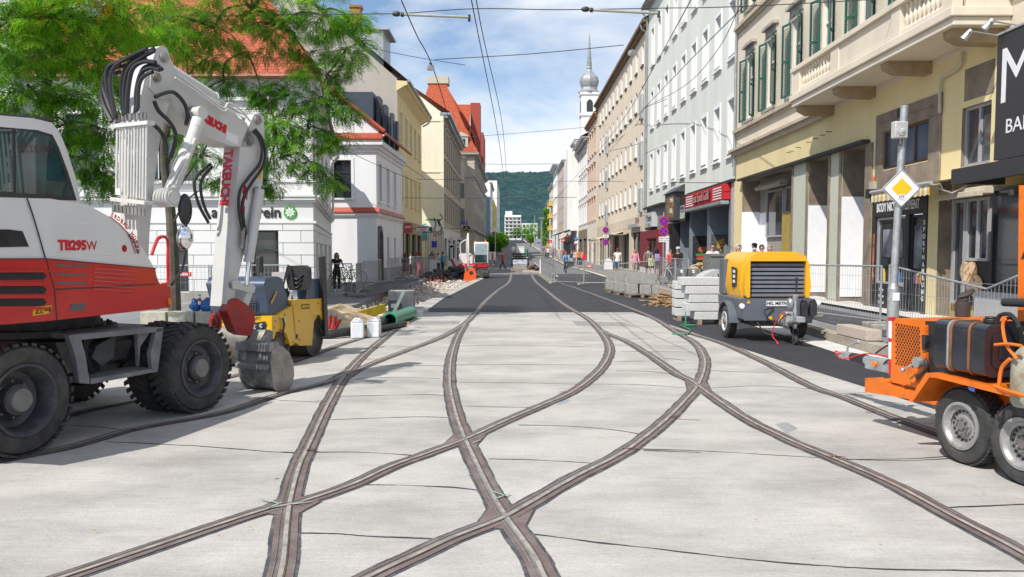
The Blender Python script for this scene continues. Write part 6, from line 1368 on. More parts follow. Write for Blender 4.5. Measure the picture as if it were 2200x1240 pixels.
m=MB(); m.tube(crom([(CO[0]+.0,15.6,.62),(CO[0]-.12,15.7,.5),(CO[0]-.22,15.72,.2),(CO[0]-.16,15.6,.06)],6),.010); m.cyl((CO[0]-.16,15.6,.06),(CO[0]-.15,15.58,.01),.02,n=8); bw(m,'safety_cable',REDS,CM)
# =====================================================================
# orange tandem trailer
# =====================================================================
ORNG=pm('orange_machine_paint',(.72,.155,.006),rough=.42,var=.07,scale=3,coat=.15,dirt=.28,dcol=(.36,.085,.02),dscale=7,dsharp=.1)
TO=(4.3,6.9,0)
TR=thing('site_trailer','orange twin axle site trailer with meshed hood and black fuel tank','trailer',TO,0)
TP=Plane((3.87,6.88),(.217,-.976)); WP=Plane((3.575,6.88),(.217,-.976))
for px,py in ((2060,998),(2190,1045),):
    c=G(px,py); c.z=.32; wheel(TR,c,WP.n,.318,.20,.185,tread='road',dish=.045,mats=(RUBB,pm('silver_rim',(.36,.355,.345),rough=.45,metal=.35,var=.2,scale=9,dirt=.3,dcol=(.12,.09,.07),dscale=9),HUBG),nlug=44,holes=18,lug_h=.012)
Hh=[(1917,681),(1949,687),(1981,693),(2230,699),(2230,860),(1990,835),(1917,808)]
m=MB(); a=TP; q=[(s_,z) for s_,z in [TP.sz(1917,681),TP.sz(1981,693)]]
s0=q[0][0]; m.prism([(s0,.50),(s0,1.06),(s0+.05,1.12),(s0+3.0,1.16),(s0+3.0,.50)],TP.P0,TP.d,(0,0,1),-TP.n*1.25); bw(m,'hood',ORNG,TR,smooth=40,bevel=.03)
m=MB()
for j in range(15):
    for i in range(9):
        px=1926+(i+.5*(j%2))*5.9; py=697+j*6.0+(px-1926)*.17
        if px>1977 or not(0<=j<15): continue
        c=TP.p(px,py,.004); m.add([c+TP.d*(.0125*math.cos(t))+Vector((0,0,.0125*math.sin(t))) for t in [2*PI*k/6+.5 for k in range(6)]],[(0,1,2,3,4,5)])
bw(m,'grille_hole',pm('radiator_dark',(.05,.022,.016),rough=.8,var=.6,scale=25),TR,smooth=None)
m=MB(); TP.prism(m,[(1988,640+50),(2240,690),(2240,835),(1990,810)],.002,.02); bw(m,'side_recess',BLKP,TR,smooth=None)
m=MB(); TP.prism(m,[(1983,697),(1995,699),(1995,820),(1984,818)],.03,.06); bw(m,'hood_post',ORNG,TR,smooth=None,bevel=.01)
m=MB(); TP.prism(m,[(1904,682),(1914,681),(1914,808),(1905,806)],-.02,.05); bw(m,'marker_board',REDS,TR,smooth=None,bevel=.006)
m=MB(); 
for y in (690,735): TP.prism(m,[(1905.5,y),(1912.5,y),(1912.5,y+38),(1905.5,y+36)],-.017,.004)
bw(m,'marker_stripe',WHS,TR,smooth=None,each=True)
m=MB(); TP.prism(m,[(1862,812),(1890,811),(1897,822),(1975,843),(1990,838),(2240,905),(2240,925),(1962,858),(1862,842)],.02,.06); bw(m,'chassis_rail',ORNG,TR,smooth=None,bevel=.01)
m=MB(); c=TP.p(1866,827,0); e=c-TP.n*1.1; m.prism([(-.0,-.06),(.05,-.06),(.05,.06),(0,.06)],c,TP.d,(0,0,1),-TP.n*1.15)
for px in (1895,1935): c=TP.p(px,823,-.02); m.cyl(c,c-TP.n*.9,.035,n=10)
bw(m,'cross_member',ORNG,TR,smooth=None,bevel=.008,each=True)
m=MB(); FW=[(1957,862),(1996,801),(2018,800),(2240,856),(2240,868),(2018,812),(2003,811),(1966,864)]
q=[WP.sz(*p) for p in FW]; m.prism(q,WP.P0+WP.n*.03,WP.d,(0,0,1),-WP.n*.42); bw(m,'mudguard',ORNG,TR,smooth=40,bevel=.006)
m=MB(); WP.prism(m,[(2088,831),(2102,835),(2101,842),(2090,838)],.034,.004); bw(m,'blue_sticker',pm('sticker_blue',(.05,.12,.45),rough=.4),TR,smooth=None)
m=MB(); WP.prism(m,[(2148,845),(2160,848),(2200,858),(2200,900),(2110,870)],-.25,.1); m.cyl(WP.p(2055,915,-.2),WP.p(2055,915,-1.6),.05,n=12); m.cyl(WP.p(2180,960,-.2),WP.p(2180,960,-1.6),.05,n=12); bw(m,'axle',DKST,TR,smooth=None)
# fuel tank
TKP=Plane((TP.P0.x+TP.n.x*.32,TP.P0.y+TP.n.y*.32),(TP.d.x,TP.d.y))
sa,_=TKP.sz(2006,740); sb_,_=TKP.sz(2116,750); z0_=.60; z1_=1.10
def rrect(x0,x1,y0,y1,r,n=6):
    o=[]
    for cx_,cy_,a in ((x1-r,y0+r,-PI/2),(x1-r,y1-r,0),(x0+r,y1-r,PI/2),(x0+r,y0+r,PI)):
        o+=[(cx_+r*math.cos(a+PI/2*k/n),cy_+r*math.sin(a+PI/2*k/n)) for k in range(n+1)]
    return o
TKM=pm('tank_black',(.016,.018,.026),rough=.22,var=.4,scale=3,coat=.3,dirt=.25,dcol=(.05,.035,.028),dscale=4)
zt0=TKP.sz(2113,812)[1]; zt1=TKP.sz(2115,697)[1]
m=MB(); m.prism(rrect(0,.30,zt0,zt1,.07),TKP.P0+TKP.d*sa,-TKP.n,(0,0,1),TKP.d*(sb_-sa)); bw(m,'fuel_tank',TKM,TR,smooth=45,bevel=.02,seg=3)
m=MB(); m.prism(rrect(.06,.24,zt0+.07,zt1-.07,.05),TKP.P0+TKP.d*(sb_+.001),-TKP.n,(0,0,1),TKP.d*.010); m.prism(rrect(.115,.185,zt0+.14,zt1-.14,.01),TKP.P0+TKP.d*(sb_+.010),-TKP.n,(0,0,1),TKP.d*.008); bw(m,'tank_end',TKM,TR,smooth=45,bevel=.006)
for px,mt in ((2035,GALV),(2041,pm('rusty_strap',(.22,.085,.035),rough=.8,var=.3)),(2080,MATS['rusty_strap'])):
    s_,_=TKP.sz(px,740); m=MB(); m.prism(rrect(-.006,.306,zt0-.006,zt1+.006,.072),TKP.P0+TKP.d*s_,-TKP.n,(0,0,1),TKP.d*.022); bw(m,'tank_strap',mt,TR,smooth=45)
c=TKP.p(2094,690,-.15); c.z=zt1; m=MB(); m.cyl(c,c+Vector((0,0,.035)),.055,n=20); m.cyl(c+Vector((0,0,.035)),c+Vector((0,0,.05)),.045,n=16); bw(m,'tank_cap',BLKP,TR,bevel=.006)
m=MB(); TKP.line(m,[(2112,696),(2120,678),(2140,676),(2155,690),(2160,705)],.016,-.12); TKP.line(m,[(2116,694),(2130,684),(2150,694)],.012,-.16); bw(m,'fuel_hose',HOSE,TR,each=True)
m=MB(); TP.line(m,[(2000,770),(2003,790),(1990,806),(1982,812)],.016,.06); bw(m,'lever_hose',HOSE,TR)
m=MB(); c=TP.p(1990,778,.06); m.cyl(c,c+TP.n*.05,.05,n=18); m.tube([c+TP.n*.04,TP.p(1975,788,.12),TP.p(1964,793,.12)],.010); m.ell(TP.p(1964,794,.12),(.022,.022,.022),8,6); bw(m,'crank_lever',GALV,TR)
m=MB(); TP.prism(m,[(1990,719),(1999,720),(1999,735),(1996,750),(1998,752),(1991,752)],.05,.05); bw(m,'rubber_latch',BLKP,TR,smooth=None,bevel=.008)
m=MB(); c=TP.p(1969,812,.02); m.cyl(c,c+TP.n*.02,.042,n=18); bw(m,'reflector',pm('amber_lamp',(.7,.2,.02)),TR)
# exhaust with flap
c=Vector((4.34,8.05,1.12)); m=MB(); m.cyl(c,c+Vector((0,0,.15)),.066,n=18); m.cyl(c+Vector((0,0,.15)),c+Vector((0,0,.17)),.05,n=16); bw(m,'exhaust',pm('sooty_steel',(.035,.03,.028),rough=.7,var=.3),TR,bevel=.008)
m=MB(); m.ell(c+Vector((.02,0,.21)),(.085,.05,.03),12,6,0,Matrix.Rotation(-.35,3,'Y')); m.tube([c+Vector((-.04,0,.16)),c+Vector((.0,0,.22)),c+Vector((.10,0,.26))],.02,8); bw(m,'exhaust_flap',MATS['sooty_steel'],TR)
# mast with guard at the right edge
m=MB(); TP.prism(m,[(2189,398),(2240,398),(2240,700),(2186,700)],.0,.5); bw(m,'mast',ORNG,TR,smooth=None,bevel=.012)
m=MB(); m.cyl(TP.p(2176,649,.08),TP.p(2260,652,.08),.034,n=14); bw(m,'mast_roller',BLKP,TR)
m=MB(); ptxt(m,TP,'A',2197,545,2215,545,22,.004,bold=.006); bw(m,'lettering',BLKP,TR,smooth=None)
m=MB(); TKP.line(m,[(2190,684),(2184,700),(2192,740),(2215,770)],.012,.12); TKP.line(m,[(2172,740),(2200,738),(2230,742)],.012,.14); TKP.line(m,[(2176,826),(2182,790),(2200,770)],.014,.12); TKP.line(m,[(2172,828),(2200,838),(2240,850)],.014,.14); TKP.line(m,[(2160,826),(2175,840),(2215,850)],.012,.10); bw(m,'guard_rail',ORNG,TR,each=True)
GB_=thing('gas_bottle','grey green gas bottle held in the orange trailer guard','gas bottle',tuple(TKP.p(2205,800,-.02)[:2])+(.62,),0)
m=MB(); m.lathe([(.0,0),(.09,.0),(.11,.03),(.115,.1),(.115,.30),(.10,.38),(.06,.43),(.03,.45),(.03,.47),(0,.47)],(0,0,0),(0,0,1),24); m.build('bottle',pm('bottle_paint',(.30,.31,.24),rough=.5,var=.25,scale=6,dirt=.4,dcol=(.22,.12,.06),dscale=8),GB_)
m=MB(); m.cyl((0,0,.47),(0,0,.53),.02,n=10); m.cyl((0,0,.53),(0,0,.545),.045,n=12); m.build('valve',STEL,GB_)
# drawbar
p0=Vector((4.25,8.35,.50)); p1=Vector((3.92,9.75,.53)); dv=(p1-p0).normalized()
m=MB(); m.tube([p0,p0+dv*.5,p1-dv*.35],[.07,.07,.055],10); m.box((p0+p1)/2-Vector((0,0,.01)),(.14,.6,.13),math.atan2(-dv.x,dv.y)); bw(m,'drawbar',GALV,TR,bevel=.01)
m=MB(); m.tube([p1-dv*.36,p1-dv*.1],[.062,.05],12); bw(m,'rubber_boot',HOSE,TR)
m=MB(); m.box(p1,(.09,.2,.08),math.atan2(-dv.x,dv.y)); m.tube([p1+Vector((0,0,.03)),p1+Vector((0,-.02,.12)),p1+dv*-.12+Vector((.02,0,.17))],.014,8); m.cyl(p1-dv*.12+Vector((.02,0,.17)),p1-dv*.2+Vector((.02,0,.19)),.022,n=8); bw(m,'coupling',GALV,TR,bevel=.01)
m=MB(); q=p0+dv*.55; m.cyl(q,q+Vector((0,0,.14)),.03,n=10); m.cyl(q+Vector((0,0,.14)),q+Vector((.0,0,.30)),.035,n=10); bw(m,'brake_lever',BLKP,TR)
m=MB(); m.tube(crom([p1,p1+Vector((-.12,.05,.05)),p1+Vector((-.1,-.15,-.02)),p1-dv*.4+Vector((0,0,.08)),p0+dv*.4+Vector((0,0,.09))],6),.008); bw(m,'red_cable',REDS,TR)
m=MB(); m.tube(crom([p0+Vector((0,0,.1)),p0+dv*.5+Vector((-.03,0,.16)),p0+dv*.7+Vector((0,0,.22)),p0+dv*.95+Vector((.02,0,.1))],6),.010); m.tube(crom([p0+dv*.2+Vector((-.09,0,.0)),p0+dv*.55+Vector((-.1,0,.08)),p0+dv*.8+Vector((-.02,0,-.08))],6),.010); bw(m,'cable',HOSE,TR,each=True)
m=MB()
for t in (.42,.78): q=p0+dv*t*1.05+Vector((-.085,-.02,.0)); m.cyl(q,q+Vector((-.015,-.004,0)),.034,n=14)
bw(m,'amber_reflector',pm('amber_lamp',(.7,.2,.02)),TR,each=True)
# ---------------- fences ----------------
FENM=pm('galvanised_tube',(.40,.41,.42),rough=.45,metal=.4,var=.15,scale=9); FOOTM=pm('fence_foot',(.30,.285,.25),rough=.9,var=.25,scale=9,bump=.3)
REDP=pm('red_plate',(.55,.02,.02),rough=.45)
def fence(A,B,h,label,group,feet=True,plate=None,top=None,gap=.11):
    A=Vector(A);B=Vector(B); d=B-A; L=math.hypot(d.x,d.y); t=thing('site_fence',label,'fence panel',A,math.atan2(d.y,d.x),group); dz=d.z
    T=top or [(0,h),(L,h+dz)]
    def zt(x):
        for (a,za),(b,zb) in zip(T,T[1:]):
            if a<=x<=b+1e-6: return za+(zb-za)*(x-a)/(b-a)
        return T[-1][1]
    m=MB(); m.cyl((0,0,.02),(0,0,T[0][1]+.02),.022,n=8); m.cyl((L,0,.02+dz),(L,0,T[-1][1]+.02),.022,n=8); m.tube([(x,0,z) for x,z in T],.019,8); m.cyl((0,0,.14),(L,0,.14+dz),.016,n=8); m.build('frame',FENM,t)
    m=MB(); n=int(L/gap)
    for k in range(1,n):
        x=L*k/n; m.tube([(x,0,.14+dz*x/L),(x+.02*math.sin(k*1.7),.01*math.sin(k),.6*zt(x)),(x,0,zt(x))],.0035,4,caps=False)
    for z in (.36,.60,.84): m.tube([(0,0,z*h),(L/2,.01,z*h*.99+dz/2),(L,0,z*h+dz)],.003,4,caps=False)
    m.build('wire_mesh',FENM,t)
    if feet:
        for x in (0.02,L-.02): m=MB(); m.bx(x-.11,x+.11,-.33,.33,.0,.12); m.build('foot',FOOTM,t,bevel=.02,smooth=35).location.z=(dz if x>1 else 0)
    if plate:
        m=MB(); m.bx(plate-.18,plate+.18,-.03,-.02,h*.74,h*.74+.13); m.build('plate',REDP,t,smooth=None)
        m=MB(); m.text('HERI !',(plate,-.032,h*.74+.065),(1,0,0),(0,0,1),.11,bold=.003); m.build('lettering',WHT,t,smooth=None)
    return t
GR='site fence panels along the dug pavement'
g=lambda px,py,z=0: tuple(G(px,py,z))
fence((-10.9,25.4,.02),(-9.3,25.7,.02),1.3,'low wire fence panel before the white house plinth, left of the excavator arm',GR,plate=.95)
fence((-9.2,25.6,.02),(-7.0,26.1,.02),1.3,'low wire fence panel before the white house, behind the roller',GR,plate=2.0)
fence((-8.6,31.2,0),(-6.25,32.6,0),1.27,'bare fence panel right in front of the woman in black',GR)
fence((-6.0,32.3,0),(-6.55,36.6,0),1.27,'first fence panel to the right of the woman in black',GR)
fence((-6.8,38.5,0),(-7.1,45.4,0),1.3,'fence panel before the stone door portal',GR)
fence((-6.9,46.5,0),(-7.2,53.5,0),1.35,'fence panel before the narrow lower windows of the white house',GR)
fence((-7.1,53.9,0),(-6.15,51.6,0),1.25,'skewed short fence panel beside the woman with the black bag',GR)
fence((-6.05,51.2,0),(-6.0,62.5,0),1.4,'long fence panel before the woman in the pink skirt',GR)
fence((-6.0,63.0,0),(-5.5,72.0,0),1.4,'far left fence panel ending near the heap of broken asphalt',GR)
G2='fence panels on the right side of the street'
fence((7.0,19.75,.19),(7.45,16.9,.21),1.24,'straight wire fence panel between the compressor and the signpost',G2,gap=.10)
A=SX(1908,708,7.40); 
tp=[(0,1.27)]+[(A.y-SX(px,py,7.40).y,SX(px,py,7.40).z-.2) for px,py in ((2120,621),(2186,593),(2300,560))]
fence((7.40,A.y,.2),(7.40,A.y-tp[-1][0],.2),1.25,'sagging wire fence panel behind the orange trailer',G2,top=tp,gap=.10)
fence((6.9,22.7,.17),(7.0,19.85,.18),1.24,'wire fence panel half hidden behind the compressor',G2)
for i,((x0,y0),(x1,y1)) in enumerate((((7.2,34.2),(7.2,36.9)),((7.2,37),(7.25,39.9)),((7.25,40),(7.3,42.9)))):
    fence((x0,y0,.18),(x1,y1,.18),1.24,('fence panel beside the steel drums','fence panel beside the white bicycle','fence panel beside the woman with the purple backpack')[i],G2)
G3='fence panels closing off the tram tracks'
fence((2.3,45.2,0),(3.7,43.3,0),1.24,'cross fence panel left of the red plate',G3); fence((3.72,43.2,0),(5.45,43.0,0),1.24,'cross fence panel with the red plate',G3,plate=.28,feet=False); fence((5.47,43.0,0),(7.1,43.0,.16),1.1,'cross fence panel ending at the kerb behind the concrete elements',G3,feet=False)
lab=('nearest','second','third','fourth','fifth','sixth')
for i in range(6): fence((2.3-.02*i,45.4+2.9*i,0),(2.28-.02*i,48.2+2.9*i,0),1.24,lab[i]+' fence panel in the row running up the middle of the street',G3,gap=.2)
# ---------------- signpost and traffic signs ----------------
SPX=Vector((6.61,14.5,.18)); ST=thing('sign_post','galvanised post with yellow priority road diamond and grey box','signpost',SPX,0)
m=MB(); m.cyl((0,0,0),(0,0,.92),.098,n=20); m.cyl((0,0,.92),(0,0,1.02),.098,.068,20); m.tube([(0,0,1.0),(.05,0,2.6),(.10,0,4.02)],.064,16); m.cyl((.1,0,4.02),(.1,0,4.05),.07,n=16); m.build('pole',GALV,ST)
def rsq(s,r,n=5): return rrect(-s,s,-s,s,r,n)
def rot45(p): c=math.sqrt(.5); return [((x-y)*c,(x+y)*c) for x,y in p]
zc_=WY(1935,405,14.4).z-.18; xo=.05
for nm,s_,r_,y,mt in (('sign_plate',.236,.03,-.085,WHS),('black_rim',.229,.026,-.089,BLKP),('white_field',.217,.022,-.092,WHS),('yellow_field',.125,.006,-.095,pm('sign_yellow',(.78,.52,.02),rough=.4,var=.06,scale=3,dirt=.2,dcol=(.6,.42,.1)))):
    m=MB(); m.prism(rot45(rsq(s_,r_)),(xo,y,zc_),(1,0,0),(0,0,1),(0,.002 if nm!='sign_plate' else .012,0)); m.build(nm,mt,ST,smooth=None)
m=MB(); m.prism([(-.06,-.02),(.05,-.05),(.06,.04),(-.04,.05)],(xo+.0,-.0985,zc_-.145),(1,0,0),(0,0,1),(0,.002,0),0); 
for k in range(3): m.prism([(-.04+.03*k,-.02),(-.03+.03*k,-.02),(-.02+.03*k,.03),(-.035+.03*k,.02)],(xo,-.101,zc_-.14),(1,0,0),(0,0,1),(0,.001,0),1)
m.build('paste_sticker',[WHS,BLKP],ST,smooth=None)
zb_=WY(1925,280,14.4).z-.18
m=MB(); m.box((-.02,-.10,zb_),(.24,.14,.29),.15); m.build('sensor_box',pm('grey_box',(.46,.46,.45),rough=.5,var=.05),ST,bevel=.02,smooth=40)
m=MB(); m.cyl((-.015,-.165,zb_-.02),(-.012,-.182,zb_-.02),.075,n=20); m.cyl((-.01,-.18,zb_-.02),(-.01,-.195,zb_-.02),.055,.03,16); m.build('sensor_dome',MATS['grey_box'],ST)
m=MB(); m.tube(crom([(-.03,-.1,zb_-.14),(-.02,-.1,zb_-.24),(.05,-.06,zb_-.25)],5),.008); m.tube(crom([(.03,-.1,zb_-.14),(.03,-.1,zb_-.2),(.06,-.06,zb_-.22)],5),.008); m.build('cable',HOSE,ST,each=True)
m=MB(); m.bx(-.06,.06,-.102,-.098,.72,.86); m.build('sticker',WHS,ST,smooth=None)
BLUS=pm('traffic_blue',(.02,.035,.42),rough=.4,var=.03); REDT=pm('traffic_red',(.6,.015,.03),rough=.4,var=.03)
def nostop(t,y,z,r):
    m=MB(); m.cyl((0,y,z),(0,y+.012,z),r,n=28); m.build('sign_disc',REDT,t,smooth=None)
    m=MB(); m.cyl((0,y-.004,z),(0,y,z),r*.80,n=28); m.build('blue_field',BLUS,t,smooth=None)
    m=MB()
    for a in (PI/4,-PI/4): m.box((0,y-.007-.002*(a>0),z),(r*1.62,.003,r*.17),0,ry=a)
    m.build('red_cross',REDT,t,smooth=None)
def post(loc,h,label,name='traffic_sign'):
    t=thing(name,label,'traffic sign',loc,0); m=MB(); m.cyl((0,0,0),(0,0,h),.03,n=10); m.build('pole',GALV,t); return t
def zrel(px,py,Y,z0): return WY(px,py,Y).z-z0
Y=38; p=Vector((WY(1425,540,Y).x,Y,.2)); t=post(p,3.3,'two round no stopping signs stacked above a white plate, nearer pole')
nostop(t,-.05,zrel(1425,475.5,Y,.2),.215); nostop(t,-.05,zrel(1425,497.5,Y,.2),.215)
def plate(t,z,w,h,rows,y=-.05):
    m=MB(); m.bx(-w,w,y,y+.01,z-h,z+h); m.build('white_plate',WHS,t,smooth=None)
    m=MB()
    for k,s in enumerate(rows): m.text(s,(0,y-.003,z+h*.45-k*h*.9),(1,0,0),(0,0,1),h*.75)
    m.build('lettering',BLKP,t,smooth=None)
plate(t,zrel(1425,514.5,Y,.2),.22,.12,['ausgen. Lade-','Mo-Fr 8-12 h'])
Y=58; p=Vector((WY(1301,540,Y).x,Y,.2)); t=post(p,3.4,'two round no stopping signs with a plate between, further pole by the beige house')
nostop(t,-.05,zrel(1302,494.5,Y,.2),.215); nostop(t,-.05,zrel(1301,520.5,Y,.2),.215); plate(t,zrel(1302,508,Y,.2),.21,.10,['Anfang','8-18 h'])
Y=88; z0=zp(Y)+.2
p=Vector((WY(1238,540,Y).x,Y,z0)); t=post(p,3.2,'round blue arrow sign over a white plate by the far crossing'); z=zrel(1238,513.5,Y,z0)
m=MB(); m.cyl((0,-.05,z),(0,-.04,z),.21,n=24); m.build('sign_disc',pm('sign_sky_blue',(.02,.15,.55),rough=.4),t,smooth=None)
m=MB(); m.tube([(-.1,-.058,z-.06),(-.06,-.058,z+.04),(.06,-.058,z+.05)],.022,6); m.add([(.04,-.06,z+.12),(.14,-.06,z+.05),(.04,-.06,z-.02)],[(0,1,2)]); m.build('white_arrow',WHS,t,smooth=None); plate(t,zrel(1238,521,Y,z0),.19,.14,['','Zufahrt'])
p=Vector((WY(1233.5,540,Y+1).x,Y+1,z0)); t=post(p,2.6,'round no stopping sign leaning by the far crossing'); nostop(t,-.06,zrel(1233,524.5,Y+1,z0),.22); t.rotation_euler=(0,.06,0)
p=Vector((WY(1219,540,Y).x,Y,z0)); t=thing('traffic_light','black traffic light showing red with priority diamond beside it','traffic light',p,0)
m=MB(); m.cyl((0,0,0),(0,0,3.4),.05,n=10); m.build('pole',BLKP,t)
m=MB(); m.bx(-.13,.13,-.2,-.06,2.35,3.25); m.build('housing',BLKP,t,smooth=None,bevel=.02)
for k,mt in enumerate((pm('lamp_dark_green',(.01,.05,.02),rough=.3),pm('lamp_dark_amber',(.06,.04,.01),rough=.3),pm('lamp_red',(.8,.03,.02),rough=.3))): m=MB(); m.cyl((0,-.205,2.5+.3*k),(0,-.215,2.5+.3*k),.09,n=16); m.build('lamp',mt,t,smooth=None)
m=MB(); m.prism(rot45(rsq(.2,.02,2)),(-.45,-.08,3.25),(1,0,0),(0,0,1),(0,.01,0),0); m.prism(rot45(rsq(.11,.01,2)),(-.45,-.084,3.25),(1,0,0),(0,0,1),(0,.003,0),1); m.build('diamond',[WHS,MATS['sign_yellow']],t,smooth=None)
m=MB(); m.cyl((-.45,-.08,2.7),(-.45,-.07,2.7),.2,n=20); m.build('no_entry',REDT,t,smooth=None); m=MB(); m.bx(-.58,-.32,-.084,-.081,2.66,2.74); m.build('white_bar',WHS,t,smooth=None); m=MB(); m.tube([(0,-.05,3.25),(-.45,-.06,3.25)],.02); m.tube([(0,-.05,2.7),(-.45,-.06,2.7)],.02); m.build('arm',BLKP,t)
# left shop signs
def signbox(px,py,Y,w,h,label,mat,texts=(),z0=None,oval=False,rim=None,tm=None,arm=0):
    c=WY(px,py,Y); t=thing('shop_sign',label,'sign',c,0)
    m=MB()
    if oval: m.prism([(w/2*math.cos(2*PI*k/28),h/2*math.sin(2*PI*k/28)) for k in range(28)],(0,0,0),(1,0,0),(0,0,1),(0,.12,0))
    else: m.bx(-w/2,w/2,0,.15,-h/2,h/2)
    m.build('board',mat,t,smooth=None)
    if rim:
        m=MB(); pts=[(w/2*math.cos(2*PI*k/28),-.01,h/2*math.sin(2*PI*k/28)) for k in range(29)]; m.tube(pts,.04,6); m.build('rim',rim,t)
    for s,z,sz_,b in texts: m=MB(); m.text(s,(0,-.012,z),(1,0,0),(0,0,1),sz_,bold=b); m.build('lettering',tm or WHS,t,smooth=None)
    m=MB(); m.tube([(-w/2,.08,0),(-w/2-.6-arm,.08,0)],.03); m.build('bracket',BLKP,t)
    return t
signbox(877,490,61,.62,.72,'red and white shop sign on the butter yellow house',pm('pink_red_board',(.50,.07,.08),rough=.5,var=.2,scale=5),[('EXIT',.05,.22,.01)])
signbox(907.5,491,66,.95,.42,'white bicycle shop sign with red writing',WHS,[('FAHRRAD',.09,.19,.01),('SERVICE',-.11,.12,.003)],tm=pm('letter_red',(.45,.03,.03),rough=.5))
signbox(919.5,494,70,.72,.46,'green beer sign with a white oval',pm('beer_green',(.0,.10,.07),rough=.4),[('Puntigamer',-.13,.11,.004),('O',.06,.2,.02)],arm=.3)
signbox(1002,491,84,.85,.62,'black oval sign with yellow writing and pale rim',BLKP,[('THE PALMERS',-.08,.10,.004),('O',.1,.16,.015)],oval=True,rim=STEL,tm=pm('letter_yellow',(.7,.55,.03),rough=.4),arm=.6)
signbox(1062,501,150,.9,.5,'small red oval sign further up the left side',REDT,(),oval=True,arm=.3)
signbox(1057,516,140,.55,.6,'bright green shop sign over a yellow one on the left',pm('lime_sign',(.10,.55,.06),rough=.5),()); signbox(1056,525,140,.4,.45,'small yellow shop sign under the green one on the left',YELS,())
signbox(1182,519,150,.65,.5,'red box sign with a white bar over the far right pavement',REDT,[('-',.02,.7,.02)]); signbox(1176.5,527,140,.4,.5,'yellow box sign over the far right pavement',YELS,())
signbox(1157.5,522,170,.4,.35,'blue square sign far up the right pavement',BLUS,()); signbox(1132.5,515,230,.9,.45,'pink red sign far up the street',REDT,())
# two round white signs seen from behind
Y=78
for px,ys,lb in ((987,(514,521),'pair of round signs seen from behind, right post'),(970,(513,527),'round sign and plate seen from behind, left post')):
    p=Vector((WY(px,540,Y).x,Y,0)); t=post(p,3.1,lb)
    for yy in ys: m=MB(); z=zrel(px,yy,Y,0); m.cyl((0,-.05,z),(0,-.035,z),.24,n=24); m.build('sign_disc',pm('sign_back_grey',(.55,.56,.57),rough=.5),t,smooth=None)
    m=MB(); z=zrel(px,529,Y,0)-.05; m.bx(-.22,.22,-.05,-.04,z-.1,z+.1); m.build('sign_plate',MATS['sign_back_grey'],t,smooth=None)
# tall bar gate in the gap before the cream house
t=thing('bar_gate','tall grey metal bar gate below the graffiti wall','gate',(-8.1,78.2,0),0)
m=MB(); m.bx(0,1.75,0,.08,3.5,3.62); m.bx(0,1.75,0,.08,.1,.2); m.build('rail',STEL,t,smooth=None,each=True)
m=MB()
for k in range(12): m.bx(.02+.15*k,.09+.15*k,0.01,.07,.2,3.5)
m.build('bar',STEL,t,smooth=None,each=True)
m=MB(); m.bx(.6,1.1,-.03,0,2.1,2.7); m.build('blue_plate',BLUS,t,smooth=None)
t=thing('canopy','dark street canopy below the white corner house on the right','canopy',(XR-3.0,126,zp(126)),0); m=MB(); m.prism([(0,3.6),(2.98,4.6),(2.98,4.3),(0,3.45)],(0,-6,0),(1,0,0),(0,0,1),(0,11,0)); m.build('deck',BLKP,t,smooth=None); m=MB(); m.cyl((.3,-5,0),(.3,-5,3.5),.06,n=8); m.cyl((.3,4,0),(.3,4,3.5),.06,n=8); m.build('post',GALV,t,each=True)
c=WY(1242,451,121); t=thing('shop_sign','bright green letter shaped sign on the white corner house','sign',(c.x,c.y,c.z),0); m=MB(); m.prism([(-.35,-.9),(-.12,-.9),(.06,-.35),(.25,-.9),(.45,-.9),(.18,.0),(.16,.95),(-.08,.95),(-.04,0)],(0,0,0),(1,0,0),(0,0,1),(0,.15,0)); m.build('letter',pm('lime_sign',(.2,.6,.02)),t,smooth=None)
# fabric awning on the beige house
t=thing('awning','cream fabric awning over the pavement at the beige house','awning',(XR,79,0),-PI/2); m=MB(); m.quad((0,-2.2,2.75),(8,-2.2,2.75),(8,0,3.4),(0,0,3.4)); m.quad((0,-2.2,2.55),(8,-2.2,2.55),(8,-2.2,2.75),(0,-2.2,2.75)); m.build('fabric',MATS['cream_fabric'],t,smooth=None); m=MB(); m.cyl((0,-2.2,2.75),(8,-2.2,2.75),.04,n=8); m.build('roller',GALV,t)
t=thing('menu_board','white pavement board in a steel frame','menu board',(6.55,57,.2),0); m=MB(); m.bx(-.4,-.36,0,.04,0,1.15); m.bx(.36,.4,0,.04,0,1.15); m.bx(-.4,.4,0,.04,1.11,1.15); m.bx(-.36,.36,0,.04,.25,.29); m.build('frame',GALV,t,smooth=None,each=True); m=MB(); m.bx(-.3,.3,.01,.03,.32,.75); m.disc((0,.008,.8),(0,-1,0),.27,20); m.build('board',WHS,t,smooth=None)
# ---------------- material stores ----------------
GRAN=pm('pale_granite',(.56,.56,.56),rough=.85,var=.2,scale=60,bump=.2,bscale=120,dirt=.15,dcol=(.42,.41,.40),dscale=3); CBLK=pm('concrete_block',(.33,.325,.31),rough=.9,var=.15,scale=5,bump=.3,dirt=.25,dcol=(.22,.21,.2),dscale=3); WOOD=pm('raw_timber',(.42,.27,.14),rough=.85,var=.3,scale=3,stretch=(1,1,6)); WOODG=pm('grey_timber',(.30,.23,.165),rough=.9,var=.3,scale=6)
def slab(c,s,label,group,mat=None,rz=0,name='granite_slab',cat='slab',bev=.012):
    o=MB(); o.bx(-s[0]/2,s[0]/2,-s[1]/2,s[1]/2,0,s[2]); q=o.build(name,mat or GRAN,None,smooth=None,bevel=bev); q.location=c; q.rotation_euler=(0,0,rz); return tag(q,label,cat,group)
xs=(4.76,4.62,4.68,4.60,4.50); pos=('bottom','second from bottom','middle','second from top','topmost')
